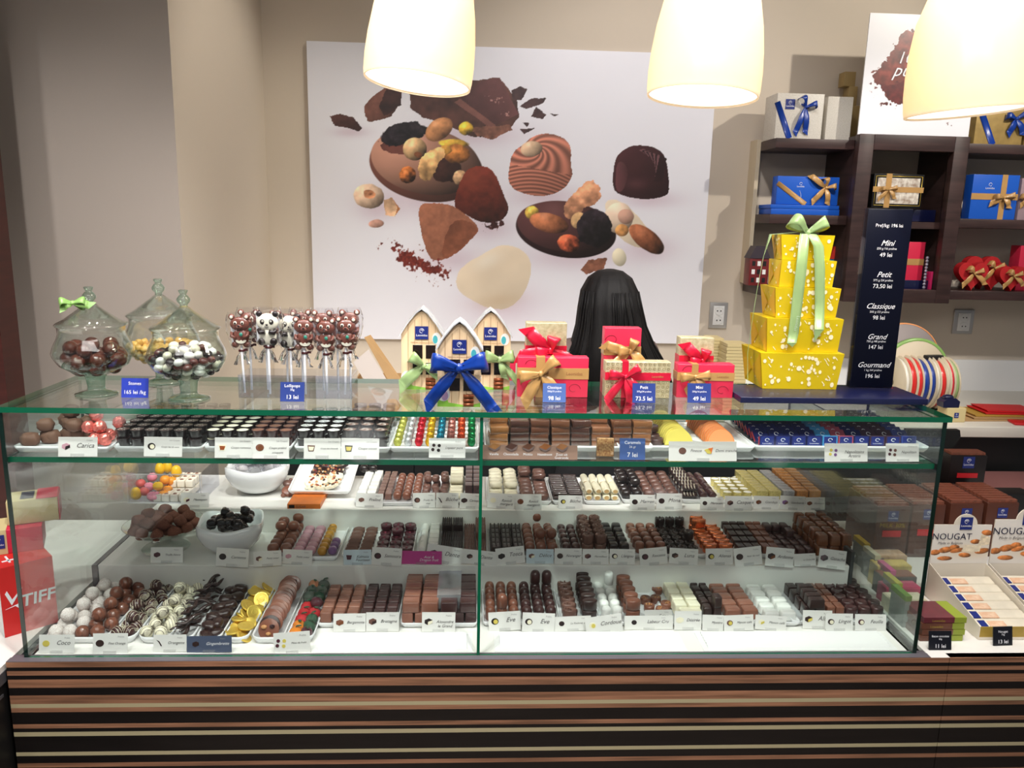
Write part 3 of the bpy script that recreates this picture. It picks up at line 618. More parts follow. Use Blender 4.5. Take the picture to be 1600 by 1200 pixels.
def u_shard(m, seed=0):
    mb = MB(); r = random.Random(seed); pts = [(r.uniform(.35, .5)*math.cos(a), r.uniform(.35, .5)*math.sin(a)) for a in [k*PI/4+r.uniform(-.2, .2) for k in range(8)]]
    mb.prism(pts, -.5, .5, m, RX(PI/2) @ T(0, 0, 0)); 
    return mb
# ------------------------------------------------------------------ trays
TRAYN = [0]
def tray(x0, x1, y0, L, z, label, cat='tray', h=.013, boat=False):
    mb = MB(); mx, my = (x0+x1)/2, y0+L/2; a, b = (x1-x0)/2, L/2
    def ring(ex, zz, r):
        pts = []
        for cx, cy, st in ((1, 1, 0), (-1, 1, 1), (-1, -1, 2), (1, -1, 3)):
            for k in range(5):
                t = (st+k/4)*PI/2; pts.append((cx*(a+ex-r)+r*math.cos(t), cy*(b+ex-r)+r*math.sin(t), zz))
        return pts
    r = min(a*.9, .02) if boat else .008
    rr = [ring(-.006, 0, r*.7), ring(-.001, h*.6, r), ring(.0, h, r), ring(-.0022, h, r*.9), ring(-.0035, h*.6, r*.8), ring(-.007, .0035, r*.6)]
    vs = [p for q in rr for p in q]; n = 20; fs = []
    for j in range(5):
        for i in range(n): fs.append((j*n+i, j*n+(i+1) % n, (j+1)*n+(i+1) % n, (j+1)*n+i))
    fs += [tuple(range(n))[::-1], tuple(range(5*n, 6*n))]
    mb.add(vs, fs, M_china, True); o = mb.build('serving_tray', None, (mx, my, z)); tag(o, label, cat); return o
MESHES = {}
def piece(name, key, fn, loc, scl, rot, label, cat, group):
    if key not in MESHES: MESHES[key] = fn().mesh(name)
    o = bpy.data.objects.new(name, MESHES[key]); COL.objects.link(o); o.location = loc; o.scale = scl; o.rotation_euler = rot
    tag(o, label, cat, group); return o
def patch(name, key, fn, xl, xr, yf, z, cols, rows, h, label, group, py_=None, lift=.004, layers=1, extra=(), tilt=0, jit=.04, cat='praline', skip=(), sq=1.0, rise=0, stag=0, dpt=None):
    """grid of pieces; xl..xr pixels along the front edge line at pixel row yf on plane z"""
    a = pz(xl, yf, z); b = pz(xr, yf, z); px_ = (b.x-a.x)/cols; pyy = py_ or px_; y0 = (a.y+b.y)/2
    for l in range(layers):
        for j in range(rows):
            for i in range(cols):
                if (i, j, l) in skip: continue
                if l and extra and (i, j) not in extra: continue
                put(name, key, fn, a.x+px_*(i+.5)+(stag if j % 2 else 0), y0+pyy*(j+.5)+(pyy*.5 if l and extra else 0), z+lift+l*h+rise*j, px_, dpt or pyy, h, tilt, jit, label, cat, group, sq)
    if extra and layers == 1:
        for i, j in extra: put(name, key, fn, a.x+px_*(i+.5), y0+pyy*(j+.5), z+lift+h*.96, px_, dpt or pyy, h, tilt, jit, label, cat, group, sq)
def put(name, key, fn, x, y, z, sx, sy, h, tilt, jit, label, cat, group, sq=1):
    r = rng.uniform(-1, 1, 4)
    piece(name, key, fn, (x+r[0]*jit*sx*.25, y+r[1]*jit*sy*.25, z), (sx*.94*sq, sy*.915*sq, h), (tilt, 0, r[3]*jit*1.2), label, cat, group)
def pile(name, key, fn, cx, cy, z, rx, ry, s, n, label, cat, group, h=None, dome=.5, flat=1, keep=None):
    """heap of n pieces of size s inside an ellipse, settled on one another"""
    pts = []; h = h or s; tries = 0
    while len(pts) < n and tries < 6000:
        tries += 1; a = rng.uniform(0, 6.283); r = math.sqrt(rng.random())*(1-dome*.35*len(pts)/n)
        x, y = cx+rx*r*math.cos(a), cy+ry*r*math.sin(a); zz = z
        for (u, v, w_) in pts:
            d = math.hypot(x-u, y-v)
            if d < s*.97: zz = max(zz, w_+math.sqrt(max(0, s*s-d*d))*(h/s)*.93)
        if keep and not keep(x, y, zz): continue
        if zz > z+h*4: continue
        pts.append((x, y, zz))
    for (x, y, zz) in pts:
        q = rng.uniform(-1, 1, 3); piece(name, key if isinstance(key, str) else key[rng.integers(len(key))], fn, (x, y, zz), (s, s*flat, h), (q[0]*.25, q[1]*.25, q[2]*3), label, cat, group)
    return pts
# ================================================================== bottom deck, left: boat shaped trays
GD = 'on the bottom deck'
def boat(a, b, label, yb=1008, yt=912): 
    p = pz(a, yb, ZD); q = pz(b, yb, ZD); return tray(p.x, q.x, p.y, .285, ZD+.0005, label, boat=True, h=.016), p.x, q.x, p.y
_, ax, bx, ay = boat(68, 166, 'white tray of coconut balls and milk chocolate balls at far left of bottom deck')
mid = ax+(bx-ax)*.50
def line(name, key, fn, x0, x1, y0, L, z, cols, rows, s, label, cat, group, h=None, jit=.25, extra=0):
    for j in range(rows):
        for i in range(cols):
            x = x0+(x1-x0)*(i+.5)/cols+rng.uniform(-1, 1)*jit*s*.3+(s*.12 if j % 2 else -s*.12); y = y0+L*(j+.5)/rows
            piece(name, key, fn, (x, y, z+.004), (s, s, h or s), (rng.uniform(-.3, .3), rng.uniform(-.3, .3), rng.uniform(-3, 3)), label, cat, group)
    for e in range(extra):
        x = x0+(x1-x0)*(.5+rng.uniform(-.15, .15)); y = y0+L*(e+1)/(extra+.6)
        piece(name, key, fn, (x, y, z+.004+(h or s)*.78), (s, s, h or s), (rng.uniform(-.3, .3), rng.uniform(-.3, .3), rng.uniform(-3, 3)), label, cat, group)
line('coconut_ball', 'coco', lambda: u_ball(K['coco'], lump=.12), ax+.006, mid, ay+.006, .26, ZD, 2, 8, .0285, 'round chocolate ball rolled in white grated coconut', 'praline', 'coconut balls in the far left tray', extra=5)
line('milk_ball', 'mball', lambda: u_ball(K['milk'], lump=.1, m2=K['milk_grey']), mid, bx-.004, ay+.004, .27, ZD, 2, 8, .0285, 'brown milk chocolate ball with ridges, beside the white coconut balls', 'praline', 'milk balls in the far left tray', extra=5)
_, ax, bx, ay = boat(170, 209, 'narrow white tray of dark balls with pale stripes on bottom deck')
line('dark_striped_ball', 'dsb', lambda: u_ball(K['dark_plum'], lump=.08, m2=K['white']), ax+.004, bx-.004, ay+.004, .27, ZD, 2, 9, .026, 'dark ball with thin pale stripes in the narrow tray', 'praline', 'dark striped balls on bottom deck', extra=5)
_, ax, bx, ay = boat(213, 264, 'narrow white tray of white balls with dark stripes on bottom deck')
line('white_striped_ball', 'wsb', lambda: u_ball(K['white'], lump=.08, m2=K['dark']), ax+.004, bx-.004, ay+.004, .27, ZD, 2, 9, .027, 'white chocolate ball with thin dark stripes', 'praline', 'white striped balls on bottom deck', extra=4)
_, ax, bx, ay = boat(268, 300, 'narrow white tray of dark chocolate peel sticks on bottom deck')
def u_stick(seed):
    mb = MB(); r = random.Random(seed); c = r.uniform(-.5, .5); n = 9
    mb.tube([((k/8-.5), c*((k/8-.5)**2*4-1)*.35, .5+.12*math.sin(k+seed)) for k in range(n)], [.02+.10*math.sin(PI*(k+.7)/(n+.4)) for k in range(n)], K['dark'], 8); return mb
def sticks(x0, x1, y0, L, n, s, label, group):
    for i in range(n):
        t = (i+.5)/n; k = i % 4
        piece('peel_stick', 'stick%d' % k, lambda k=k: u_stick(k), (x0+(x1-x0)*(.5+rng.uniform(-.22, .22)), y0+L*t, ZD+.002+.012*(i % 3)+.006*rng.random()), (s, s*.8, s*.55), (rng.uniform(-.2, .2), rng.uniform(-.25, .25), rng.uniform(.1, 1.7)), label, 'candied peel', group)
sticks(ax, bx, ay+.01, .26, 30, .052, 'thin dark chocolate coated orange peel stick', 'dark chocolate peel sticks')
_, ax, bx, ay = boat(304, 344, 'narrow white tray of dark chocolate ginger lumps on bottom deck')
for i in range(26):
    k = i % 4; piece('ginger_lump', 'glump%d' % k, lambda k=k: u_lump(K['dark'], k), (ax+(bx-ax)*(.32+.36*(i % 2))+rng.uniform(-.003, .003), ay+.012+.26*(i+.5)/26, ZD+.003+.011*((i//2) % 2)), (.034, .026, .019), (rng.uniform(-.3, .3), rng.uniform(-.3, .3), rng.uniform(0, 3)), 'dark chocolate coated ginger lump, flat and uneven', 'praline', 'dark ginger lumps on bottom deck')
_, ax, bx, ay = boat(348, 387, 'narrow white tray of gold foil coins on bottom deck')
M_coin = mat('gold_foil', (244, 208, 96), .25, .6, noise=.15, nscale=30, bump=.1, bscale=20)
def u_coin():
    mb = MB(); mb.lathe([(.001, 0), (.46, 0), (.5, .2), (.5, .8), (.46, 1), (.38, .95), (.36, .85), (.001, .85)], M_coin, 28)
    mb.tube([(.18*math.cos(a), .18*math.sin(a), .9) for a in [k*.5 for k in range(13)]], .03, M_coin, 5); return mb
for i in range(24):
    t = i/23; piece('chocolate_coin', 'coin', u_coin, (ax+(bx-ax)*(.5+.22*(-1)**i), ay+.02+.235*t, ZD+.006+.006*(i % 3)), (.034, .034, .005), (R_(rng.uniform(5, 50)), R_(rng.uniform(-35, 35)), rng.uniform(0, 3)), 'round chocolate coin in shiny gold foil', 'chocolate coin', 'gold coins on bottom deck')
_, ax, bx, ay = boat(391, 442, 'narrow white tray of upright chocolate nut discs on bottom deck')
M_nut = mat('nut', (196, 142, 92), .5, noise=.15, nscale=80); M_rais = mat('raisin', (58, 30, 34), .35, bump=.6, bscale=300)
def u_mend(v):
    mb = MB(); c = K['milk_pale'] if v == 0 else (K['milk'] if v == 1 else K['dark']); mb.lathe([(.001, 0), (.46, 0), (.5, .35), (.47, .9), (.001, 1)], c, 24)
    for (x, y, m, sx) in ((-.2, .1, M_nut, .15), (.18, .15, M_rais, .13), (.05, -.2, M_nut, .13)): mb.sphere((x, y, 1.1), (sx, sx*.7, .7), m, 8, 6)
    return mb
for i in range(17):
    v = 0 if i > 2 and i < 15 else (2 if i % 2 else 1); t = i/16
    lb = {0: 'milk chocolate disc set with nuts and raisins, standing in a row', 1: 'milk chocolate disc at one end of the upright disc row', 2: 'dark chocolate disc at one end of the upright disc row'}[v]
    piece('nut_disc', 'mend%d' % v, lambda v=v: u_mend(v), ((ax+bx)/2+rng.uniform(-.002, .002), ay+.020+.23*t, ZD+.005+.004*(t > .7)), (.044, .044, .0075), (R_(62), 0, rng.uniform(-.15, .15)), lb, 'chocolate disc', 'upright nut discs')
for o in [o for o in COL.objects if o.name.startswith('nut_disc')]: o.location.z += .019
_, ax, bx, ay = boat(446, 489, 'narrow white tray of fruit jellies on bottom deck')
JL = {n: mat('jelly_'+n, c, .2, sss=.3, coat=.5, bump=.5, bscale=400) for n, c in dict(orange=(232, 138, 34), red=(206, 44, 52), green=(40, 84, 60), plum=(86, 40, 52), grey=(96, 112, 100), peach=(222, 150, 110)).items()}
def u_jelly(c):
    mb = MB(); mb.sphere((0, 0, .48), (.48, .46, .5), JL[c], 14, 10, None, lambda d: 1+.06*mnoise.noise(d*5))
    mb.tube([(0, 0, .9), (.05, 0, 1.08)], .04, JL['green'], 5); mb.sphere((.22, 0, 1.08), (.2, .12, .05), JL['green'], 8, 5); return mb
seq = ['orange', 'plum', 'orange', 'green', 'red', 'green', 'red', 'red', 'red', 'plum', 'grey', 'green', 'grey', 'grey', 'peach', 'grey', 'green', 'peach']
for i, c in enumerate(seq):
    piece('fruit_jelly', 'jel'+c, lambda c=c: u_jelly(c), (ax+(bx-ax)*(.32 if i % 2 == 0 else .70), ay+.018+.25*(i//2)/9, ZD+.004+(.012 if 8 < i else 0)), (.030, .028, .027), (0, 0, rng.uniform(-1, 1)), '%s coloured sugared fruit jelly with a green leaf' % c, 'fruit jelly', '%s fruit jellies on bottom deck' % c)
# ================================================================== bottom deck: square pieces and domes
def rtray(a, b, yf, L, z, label): p = pz(a, yf, z); q = pz(b, yf, z); return tray(p.x, q.x, p.y, L, z+.0005, label)
BL = lambda c, **k: (lambda: u_block(K[c], **k))
DO = lambda c, **k: (lambda: u_dome(K[c], **k))
rtray(494, 622, 983, .20, ZD, 'white tray of milk and dark cubes left of centre on bottom deck')
patch('milk_cube', 'b_milkpale', BL('milk_pale', taper=.95), 498, 561, 977, ZD, 3, 6, .024, 'pale milk chocolate cube, left half of the two coloured cube tray', 'milk cubes on bottom deck')
patch('dark_cube', 'b_plum', BL('dark_plum', taper=.95), 562, 621, 977, ZD, 3, 6, .024, 'dark chocolate cube, right half of the two coloured cube tray', 'dark cubes on bottom deck')
rtray(625, 746, 983, .24, ZD, 'white tray of large stacked blocks under clear film on bottom deck')
for l, (n, q) in enumerate(((7, 6), (6, 5))):
    patch('milk_block', 'b_big', BL('milk_pale', taper=.97, bev=.08), 627, 686, 978-0*l, ZD, 3 if not l else 2, 5, .024, 'large matt milk chocolate block, stacked two high', 'large milk blocks on bottom deck', lift=.004+l*.0245, py_=.036, cat='praline')
    patch('dark_block', 'b_bigd', BL('dark_plum', taper=.97, bev=.08), 687, 745, 978, ZD, 3 if not l else 2, 5, .024, 'large dark chocolate block, stacked two high near the glass joint', 'large dark blocks on bottom deck', lift=.004+l*.0245, py_=.036)
mb = MB(); p = pz(682, 975, ZD); q = pz(722, 975, ZD); zz = ZD+.058
for k in range(2): mb.add([(p.x+.0+k*.026, p.y+.02, zz), (p.x+.026+k*.026, p.y+.02, zz+.001*k), (p.x+.026+k*.026, p.y+.19, zz+.003), (p.x+k*.026, p.y+.19, zz+.002)], [(0, 1, 2, 3)], glass('film', (206, 208, 226), 2.0, haze=.22))
mb.add([(p.x, p.y+.02, zz), (p.x, p.y+.015, zz-.03), (p.x+.05, p.y+.015, zz-.03), (p.x+.052, p.y+.02, zz)], [(0, 1, 2, 3)], MATS['film'])
tag(mb.build('plastic_film'), 'clear plastic film laid over the large stacked blocks', 'film')
rtray(754, 873, 981, .20, ZD, 'white tray of milk and dark domes right of the glass joint on bottom deck')
patch('milk_dome', 'd_milk', DO('milk'), 757, 812, 974, ZD, 3, 5, .030, 'milk chocolate dome beside the glass joint', 'milk domes on bottom deck', py_=.030, extra=((1, 0),))
patch('dark_dome', 'd_plum', DO('dark_plum'), 814, 871, 974, ZD, 3, 5, .030, 'dark brown dome, right half of the dome tray', 'dark domes on bottom deck', py_=.030, extra=((1, 4), (2, 4)))
rtray(875, 937, 981, .22, ZD, 'white tray of fluted milk pieces and tall dark pieces on bottom deck')
patch('fluted_praline', 'fl_milk', lambda: u_disc(K['milk_grey'], petals=10, specks=5), 879, 904, 974, ZD, 1, 8, .026, 'fluted milk chocolate praline with a rough top, in single file', 'single file of fluted milk pralines', py_=.025, jit=.1, rise=.0012)
patch('tall_praline', 'd_blk', DO('dark', cyl=.8), 908, 935, 974, ZD, 1, 8, .024, 'glossy very dark oval praline stacked two high', 'tall black pralines stacked two high', py_=.026, layers=2, rise=.0012)
rtray(938, 1044, 981, .20, ZD, 'white tray of white domes and round milk pieces on bottom deck')
patch('white_dome', 'd_white', DO('white_pure', cyl=.7), 939, 974, 974, ZD, 2, 5, .030, 'smooth white chocolate dome', 'white domes on bottom deck', py_=.029, extra=((1, 4),))
patch('oval_praline', 'd_mg', DO('milk', cyl=.8), 977, 1003, 974, ZD, 1, 6, .024, 'glossy milk chocolate oval stacked two high', 'milk ovals stacked two high', py_=.030, layers=2)
for k, (x, y) in enumerate(((1014, 957), (1032, 962), (1008, 945), (1024, 944), (1040, 953), (1026, 930))):
    p = pz(x, y, ZD); piece('nutty_round', 'nutr', lambda: u_disc(K['milk'], M_nut, specks=6), (p.x, p.y, ZD+.005), (.026, .026, .016), (0, 0, k), 'loose round milk piece sprinkled with nut crumbs', 'praline', 'loose nut sprinkled rounds')
rtray(1044, 1190, 981, .22, ZD, 'white tray of cream bars, dark bars and milk blocks on bottom deck')
patch('white_bar', 'b_white', BL('white', taper=.96, bev=.1), 1060, 1098, 973, ZD, 1, 1, .024, 'wide cream white bar at the front of its row', 'white bars on bottom deck', py_=.022)
patch('white_bar', 'b_white', BL('white', taper=.96, bev=.1), 1053, 1095, 968, ZD, 2, 5, .026, 'cream white chocolate bar', 'cream white bars on bottom deck', py_=.030, lift=.008)
patch('dark_bar', 'b_dark', BL('dark', taper=.92, bev=.16), 1099, 1128, 970, ZD, 2, 6, .026, 'glossy dark bar between the cream bars and the milk blocks', 'dark bars on bottom deck', py_=.030, jit=.1, extra=((1, 0),))
patch('milk_oblong', 'b_milkp', BL('milk_pale', taper=.93, bev=.16), 1132, 1187, 972, ZD, 2, 6, .024, 'plump milk chocolate oblong', 'plump milk oblongs on bottom deck', py_=.031)
rtray(1190, 1252, 981, .17, ZD, 'white tray of plump white oblongs on bottom deck')
patch('white_oblong', 'b_whitep', BL('white_pure', taper=.9, bev=.2), 1193, 1247, 975, ZD, 2, 5, .022, 'plump white chocolate oblong', 'plump white oblongs on bottom deck', py_=.028, rise=.001)
rtray(1238, 1390, 979, .22, ZD, 'white tray of dark pieces at the right end of bottom deck')
patch('dark_oblong', 'b_darkp', BL('dark', taper=.95, bev=.1), 1256, 1290, 968, ZD, 2, 6, .026, 'dark chocolate oblong, left part of the last tray', 'dark oblongs on bottom deck', py_=.032)
patch('stacked_oblong', 'b_darkq', BL('dark', taper=.95, bev=.1, marks=False), 1262, 1288, 972, ZD, 1, 4, .022, 'wide dark oblong lying on top of the others', 'upper dark oblongs on bottom deck', py_=.020, lift=.031, rise=.001)
patch('milk_bar', 'b_milkr', BL('milk', taper=.95, bev=.1), 1291, 1320, 968, ZD, 2, 6, .025, 'milk chocolate oblong between dark oblongs and dark rounds', 'milk oblongs in last tray', py_=.032)
patch('dark_round', 'r_dark', lambda: u_disc(K['dark_plum'], specks=0), 1322, 1384, 970, ZD, 3, 7, .026, 'dark round praline with a sunken top at the far right', 'dark rounds at right end of bottom deck', py_=.028, stag=.006)
# ================================================================== middle step
z = Z1
rtray(414, 527, 878, .22, z, 'white tray of brown, pink, gold and purple eggs on middle step')
EG = lambda c: (lambda: u_ball(K[c], ex=.85))
patch('brown_egg', 'e_milk', EG('milk'), 415, 455, 870, z, 2, 6, .024, 'glossy brown egg shaped praline', 'brown eggs on middle step', py_=.028, extra=((0, 3), (0, 4), (1, 3), (1, 5)))
patch('pink_egg', 'e_pink', EG('pink'), 456, 493, 872, z, 2, 6, .020, 'pale pink egg shaped praline', 'pink eggs on middle step', py_=.026)
patch('gold_egg', 'e_gold', EG('gold'), 494, 510, 873, z, 1, 7, .020, 'golden yellow egg shaped praline', 'golden eggs on middle step', py_=.026)
patch('purple_egg', 'e_purp', EG('purple'), 511, 526, 872, z, 1, 3, .020, 'purple egg shaped praline', 'purple eggs on middle step', py_=.026)
rtray(533, 645, 876, .20, z, 'white tray of leaning ovals and plum coloured discs on middle step')
patch('leaning_oval', 'disc_milk', lambda: u_disc(K['milk_grey']), 538, 582, 869, z, 2, 7, .010, 'brown oval disc leaning in a row', 'leaning brown ovals', py_=.024, tilt=.5, lift=.008)
patch('plum_disc', 'disc_plum', lambda: u_disc(K['plumred'], mat('petal_red', (126, 44, 66), .5), petals=8, specks=7), 585, 645, 869, z, 3, 5, .014, 'plum coloured disc topped with red petal crumbs', 'plum discs on middle step', py_=.032, layers=2, extra=((0, 3), (1, 2), (1, 3), (2, 3)))
rtray(650, 762, 876, .22, z, 'white tray of white and ridged pieces left of the joint on middle step')
patch('white_roll', 'l_white', lambda: u_log(K['white_pure'], 'y'), 652, 666, 870, z, 1, 4, .022, 'smooth white roll at left of the ridged pralines', 'white rolls on middle step', py_=.040)
patch('white_brick', 'b_wp', BL('white_pure', taper=.97, bev=.08), 667, 685, 870, z, 1, 6, .022, 'white brick beside the dark ridged pralines', 'white bricks on middle step', py_=.028)
patch('dark_ridged', 'rg_d', lambda: u_ridge(K['black']), 687, 723, 870, z, 2, 8, .022, 'black ridged praline with shiny beads', 'dark ridged pralines', py_=.024, extra=((0, 4), (1, 4), (0, 5), (1, 5)))
patch('milk_ridged', 'rg_m', lambda: u_ridge(K['milk_grey']), 724, 760, 870, z, 2, 8, .022, 'milk brown ridged praline with shiny beads', 'milk ridged pralines', py_=.024, extra=((1, 2), (1, 3), (1, 4), (1, 5)))
rtray(764, 874, 876, .20, z, 'white tray of shiny dark squares and milk balls on middle step')
patch('shiny_square', 'sq_d', lambda: u_ridge(K['black'], 3, 3), 766, 818, 869, z, 3, 6, .024, 'shiny dark square praline with pointed top, beside the joint', 'shiny dark squares on middle step', py_=.030)
patch('smooth_dome', 'e_milk2', EG('milk'), 819, 872, 869, z, 3, 6, .026, 'round smooth milk chocolate ball praline', 'milk balls on middle step', py_=.028, extra=((1, 1), (2, 1), (1, 5)))
rtray(876, 986, 874, .21, z, 'white tray of three kinds of brown pralines on middle step')
patch('reddish_oval', 'd_oval', DO('dark_plum', cyl=.7), 878, 908, 868, z, 2, 6, .022, 'reddish dark oval praline at the left of its tray', 'reddish ovals on middle step', py_=.030)
patch('flower_praline', 'flw_m', lambda: u_flower(K['milk_grey']), 909, 949, 868, z, 2, 5, .024, 'milk praline with a flower shaped top, stacked two high', 'flower topped milk pralines', py_=.028, layers=2, rise=.0008)
patch('glossy_square', 'b_blk', BL('black', taper=.85, bev=.2), 950, 985, 868, z, 2, 6, .024, 'very glossy dark square praline', 'glossy dark squares on middle step', py_=.029, rise=.0008)
rtray(987, 1084, 874, .20, z, 'white tray of milk domes and crumpled dark rounds on middle step')
patch('small_dome', 'd_m2', DO('milk', cyl=.75), 992, 1042, 868, z, 3, 5, .026, 'small milk chocolate dome between the glossy dark squares and crumpled rounds', 'small milk domes on middle step', py_=.030)
patch('crumpled_round', 'flw_d', lambda: u_disc(K['black'], K['dark'], petals=7, specks=9), 1043, 1093, 872, z, 3, 6, .022, 'dark round with a crumpled shiny top', 'crumpled dark rounds', py_=.030, layers=2, extra=((0, 4), (1, 4), (2, 4), (1, 5), (2, 5), (0, 5), (2, 1)))
rtray(1088, 1160, 874, .17, z, 'white tray of copper coloured pralines on middle step')
patch('copper_praline', 'cop', lambda: u_disc(K['copper'], petals=9), 1098, 1148, 868, z, 2, 6, .024, 'shiny copper coloured round praline', 'copper coloured pralines', py_=.026, extra=((0, 5), (0, 4)))
rtray(1162, 1222, 874, .20, z, 'white tray of small flat squares on middle step')
patch('flat_dark_square', 'b_fd', BL('dark', taper=.97, bev=.08), 1152, 1190, 868, z, 3, 6, .018, 'small flat dark square praline', 'flat dark squares on middle step', py_=.032, rise=.003)
patch('flat_milk_square', 'b_fm', BL('milk', taper=.97, bev=.08), 1191, 1217, 868, z, 2, 6, .018, 'small flat milk square praline', 'flat milk squares on middle step', py_=.032, rise=.003)
rtray(1224, 1338, 877, .19, z, 'white tray of dark finger pralines and glossy blocks on middle step')
patch('finger_praline', 'b_fin', BL('dark_plum', taper=.9, bev=.2), 1218, 1274, 872, z, 4, 5, .018, 'slim dark finger praline with rounded ends', 'dark finger pralines on middle step', py_=.036, extra=((0, 3), (1, 3), (2, 3), (2, 2)))
patch('glossy_block', 'b_car', BL('caramel', taper=.85, bev=.14), 1276, 1332, 874, z, 3, 5, .028, 'large very glossy brown block stacked two high at the right end', 'glossy brown blocks', py_=.036, layers=2)
# ================================================================== upper step
z = Z2
rtray(553, 664, 792, .20, z, 'white tray of white, milk and dark pieces at left on upper step')
patch('white_oblong_praline', 'b_wp', BL('white_pure', taper=.97, bev=.08), 557, 588, 784, z, 2, 6, .022, 'white oblong praline on the upper step', 'white oblongs on upper step', py_=.032)
patch('milk_square', 'b_m3', BL('milk_grey', taper=.95, bev=.1), 589, 612, 784, z, 2, 7, .018, 'small milk square praline between white oblongs and milk balls', 'milk squares on upper step', py_=.028)
patch('milk_dome_praline', 'd_m3', lambda: u_ball(K['milk'], ex=.85), 613, 657, 786, z, 3, 6, .024, 'smooth milk ball praline in the left upper tray', 'milk balls at left of upper step', py_=.030)
for k, (x, y) in enumerate(((567, 752), (581, 752), (578, 742))):
    p = pz(x, 755, z); piece('dark_ball', 'dball', lambda: u_ball(K['black']), (p.x, p.y+.03, z+.022+.02*(k == 2)), (.026, .026, .024), (0, 0, 0), 'dark ball praline behind the white oblongs', 'praline', 'dark balls behind white oblongs')
rtray(666, 752, 790, .21, z, 'white tray of shells and ridged bars left of the joint on upper step')
SH = {0: K['milk_grey'], 1: K['dusty']}
patch('seashell', 'shell', lambda: u_lump(K['milk_grey'], 3), 658, 700, 784, z, 3, 4, .020, 'small marbled seashell praline', 'marbled seashells', py_=.030, layers=2, jit=.4, extra=((0, 2), (1, 2), (2, 2), (0, 3), (2, 3)))
patch('ribbed_white', 'l_wr', lambda: u_log(K['white'], 'x', 5), 701, 724, 784, z, 1, 6, .022, 'ribbed cream white roll stacked two high', 'ribbed cream white rolls', py_=.028, layers=2, skip=((0, 0, 1), (0, 1, 1)))
patch('dark_square', 'b_ds', BL('dark_plum', taper=.98, bev=.06, marks=False), 726, 751, 784, z, 2, 5, .020, 'square dark slab stacked two high beside the joint', 'dark slabs on upper step', py_=.036, layers=2)
rtray(760, 862, 790, .20, z, 'white tray of white lumps and milk lumps right of the joint on upper step')
patch('white_lump', 'lmp_w', lambda: u_lump(K['white'], 1), 763, 811, 784, z, 2, 6, .020, 'uneven cream white oblong', 'uneven cream whites on upper step', py_=.028, layers=2, skip=tuple((i, 0, 1) for i in range(2)))
patch('milk_lump', 'lmp_m', lambda: u_lump(K['milk_grey'], 2), 812, 859, 786, z, 2, 6, .022, 'knobbly milk chocolate oblong', 'knobbly milk oblongs on upper step', py_=.030, layers=2, extra=((0, 5), (0, 4), (1, 4), (1, 3)))
rtray(863, 911, 790, .19, z, 'white tray of thin dark sticks on upper step')
patch('dark_stick', 'l_ds', lambda: u_log(K['dark'], 'x'), 864, 911, 784, z, 2, 11, .011, 'thin straight dark chocolate stick', 'thin dark sticks', py_=.015, layers=2)
rtray(913, 970, 790, .19, z, 'white tray of cream white rolls on upper step')
M_crust = mat('roll_filling', (196, 160, 104), .7)
patch('white_roll_biscuit', 'l_cr', lambda: u_log(K['white'], 'y', 0, M_crust), 914, 968, 786, z, 4, 2, .018, 'cream white roll with a golden filling pointing forwards', 'cream rolls with golden ends', py_=.068, layers=2, cat='wafer roll')
rtray(972, 1064, 788, .20, z, 'white tray of black balls and milk balls on upper step')
patch('black_ball', 'bball', lambda: u_ball(K['black'], ex=.85), 971, 1005, 783, z, 2, 5, .024, 'glossy black oval ball', 'black oval balls on upper step', py_=.030, layers=2, skip=((0, 0, 1), (0, 1, 1), (1, 0, 1)))
patch('milk_ball_praline', 'mball3', lambda: u_ball(K['milk_grey'], ex=.85), 1006, 1062, 783, z, 3, 6, .024, 'milk oval ball beside the black ones', 'milk oval balls in the middle of upper step', py_=.028, rise=.0015)
rtray(1066, 1124, 788, .20, z, 'white tray of striped dark rolls on upper step')
patch('striped_roll', 'strr', lambda: u_striped(K['dark'], K['white']), 1066, 1091, 783, z, 1, 6, .020, 'dark roll drizzled with white stripes', 'striped dark rolls', py_=.030, layers=2)
patch('plain_roll', 'strp', lambda: u_log(K['dark_plum'], 'y'), 1093, 1121, 783, z, 2, 4, .020, 'plain dark roll beside the striped ones', 'plain dark rolls', py_=.042, rise=.002)
rtray(1124, 1180, 788, .19, z, 'white tray of gold cups with white tops on upper step')
patch('white_topped_cup', 'wcup', lambda: u_cup(FO['paleg'], K['white_pure'], K['white_pure']), 1130, 1177, 785, z, 3, 5, .022, 'small pale gold cup with a white top', 'white topped gold cups', py_=.028)
rtray(1180, 1286, 788, .20, z, 'white tray of gold and silver wrapped blocks on upper step')
patch('gold_wrapped_block', 'w_g', lambda: u_wrapblock(FO['paleg']), 1181, 1221, 784, z, 2, 8, .026, 'pale gold foil wrapped block', 'pale gold wrapped blocks', py_=.024)
patch('silver_wrapped_block', 'w_s', lambda: u_wrapblock(FO['silver']), 1222, 1242, 784, z, 1, 8, .026, 'silver foil wrapped block', 'silver wrapped blocks', py_=.024)
patch('copper_wrapped_block', 'w_c', lambda: u_wrapblock(FO['copper']), 1243, 1283, 784, z, 2, 8, .026, 'copper gold foil wrapped block', 'copper gold wrapped blocks', py_=.024, rise=.001)
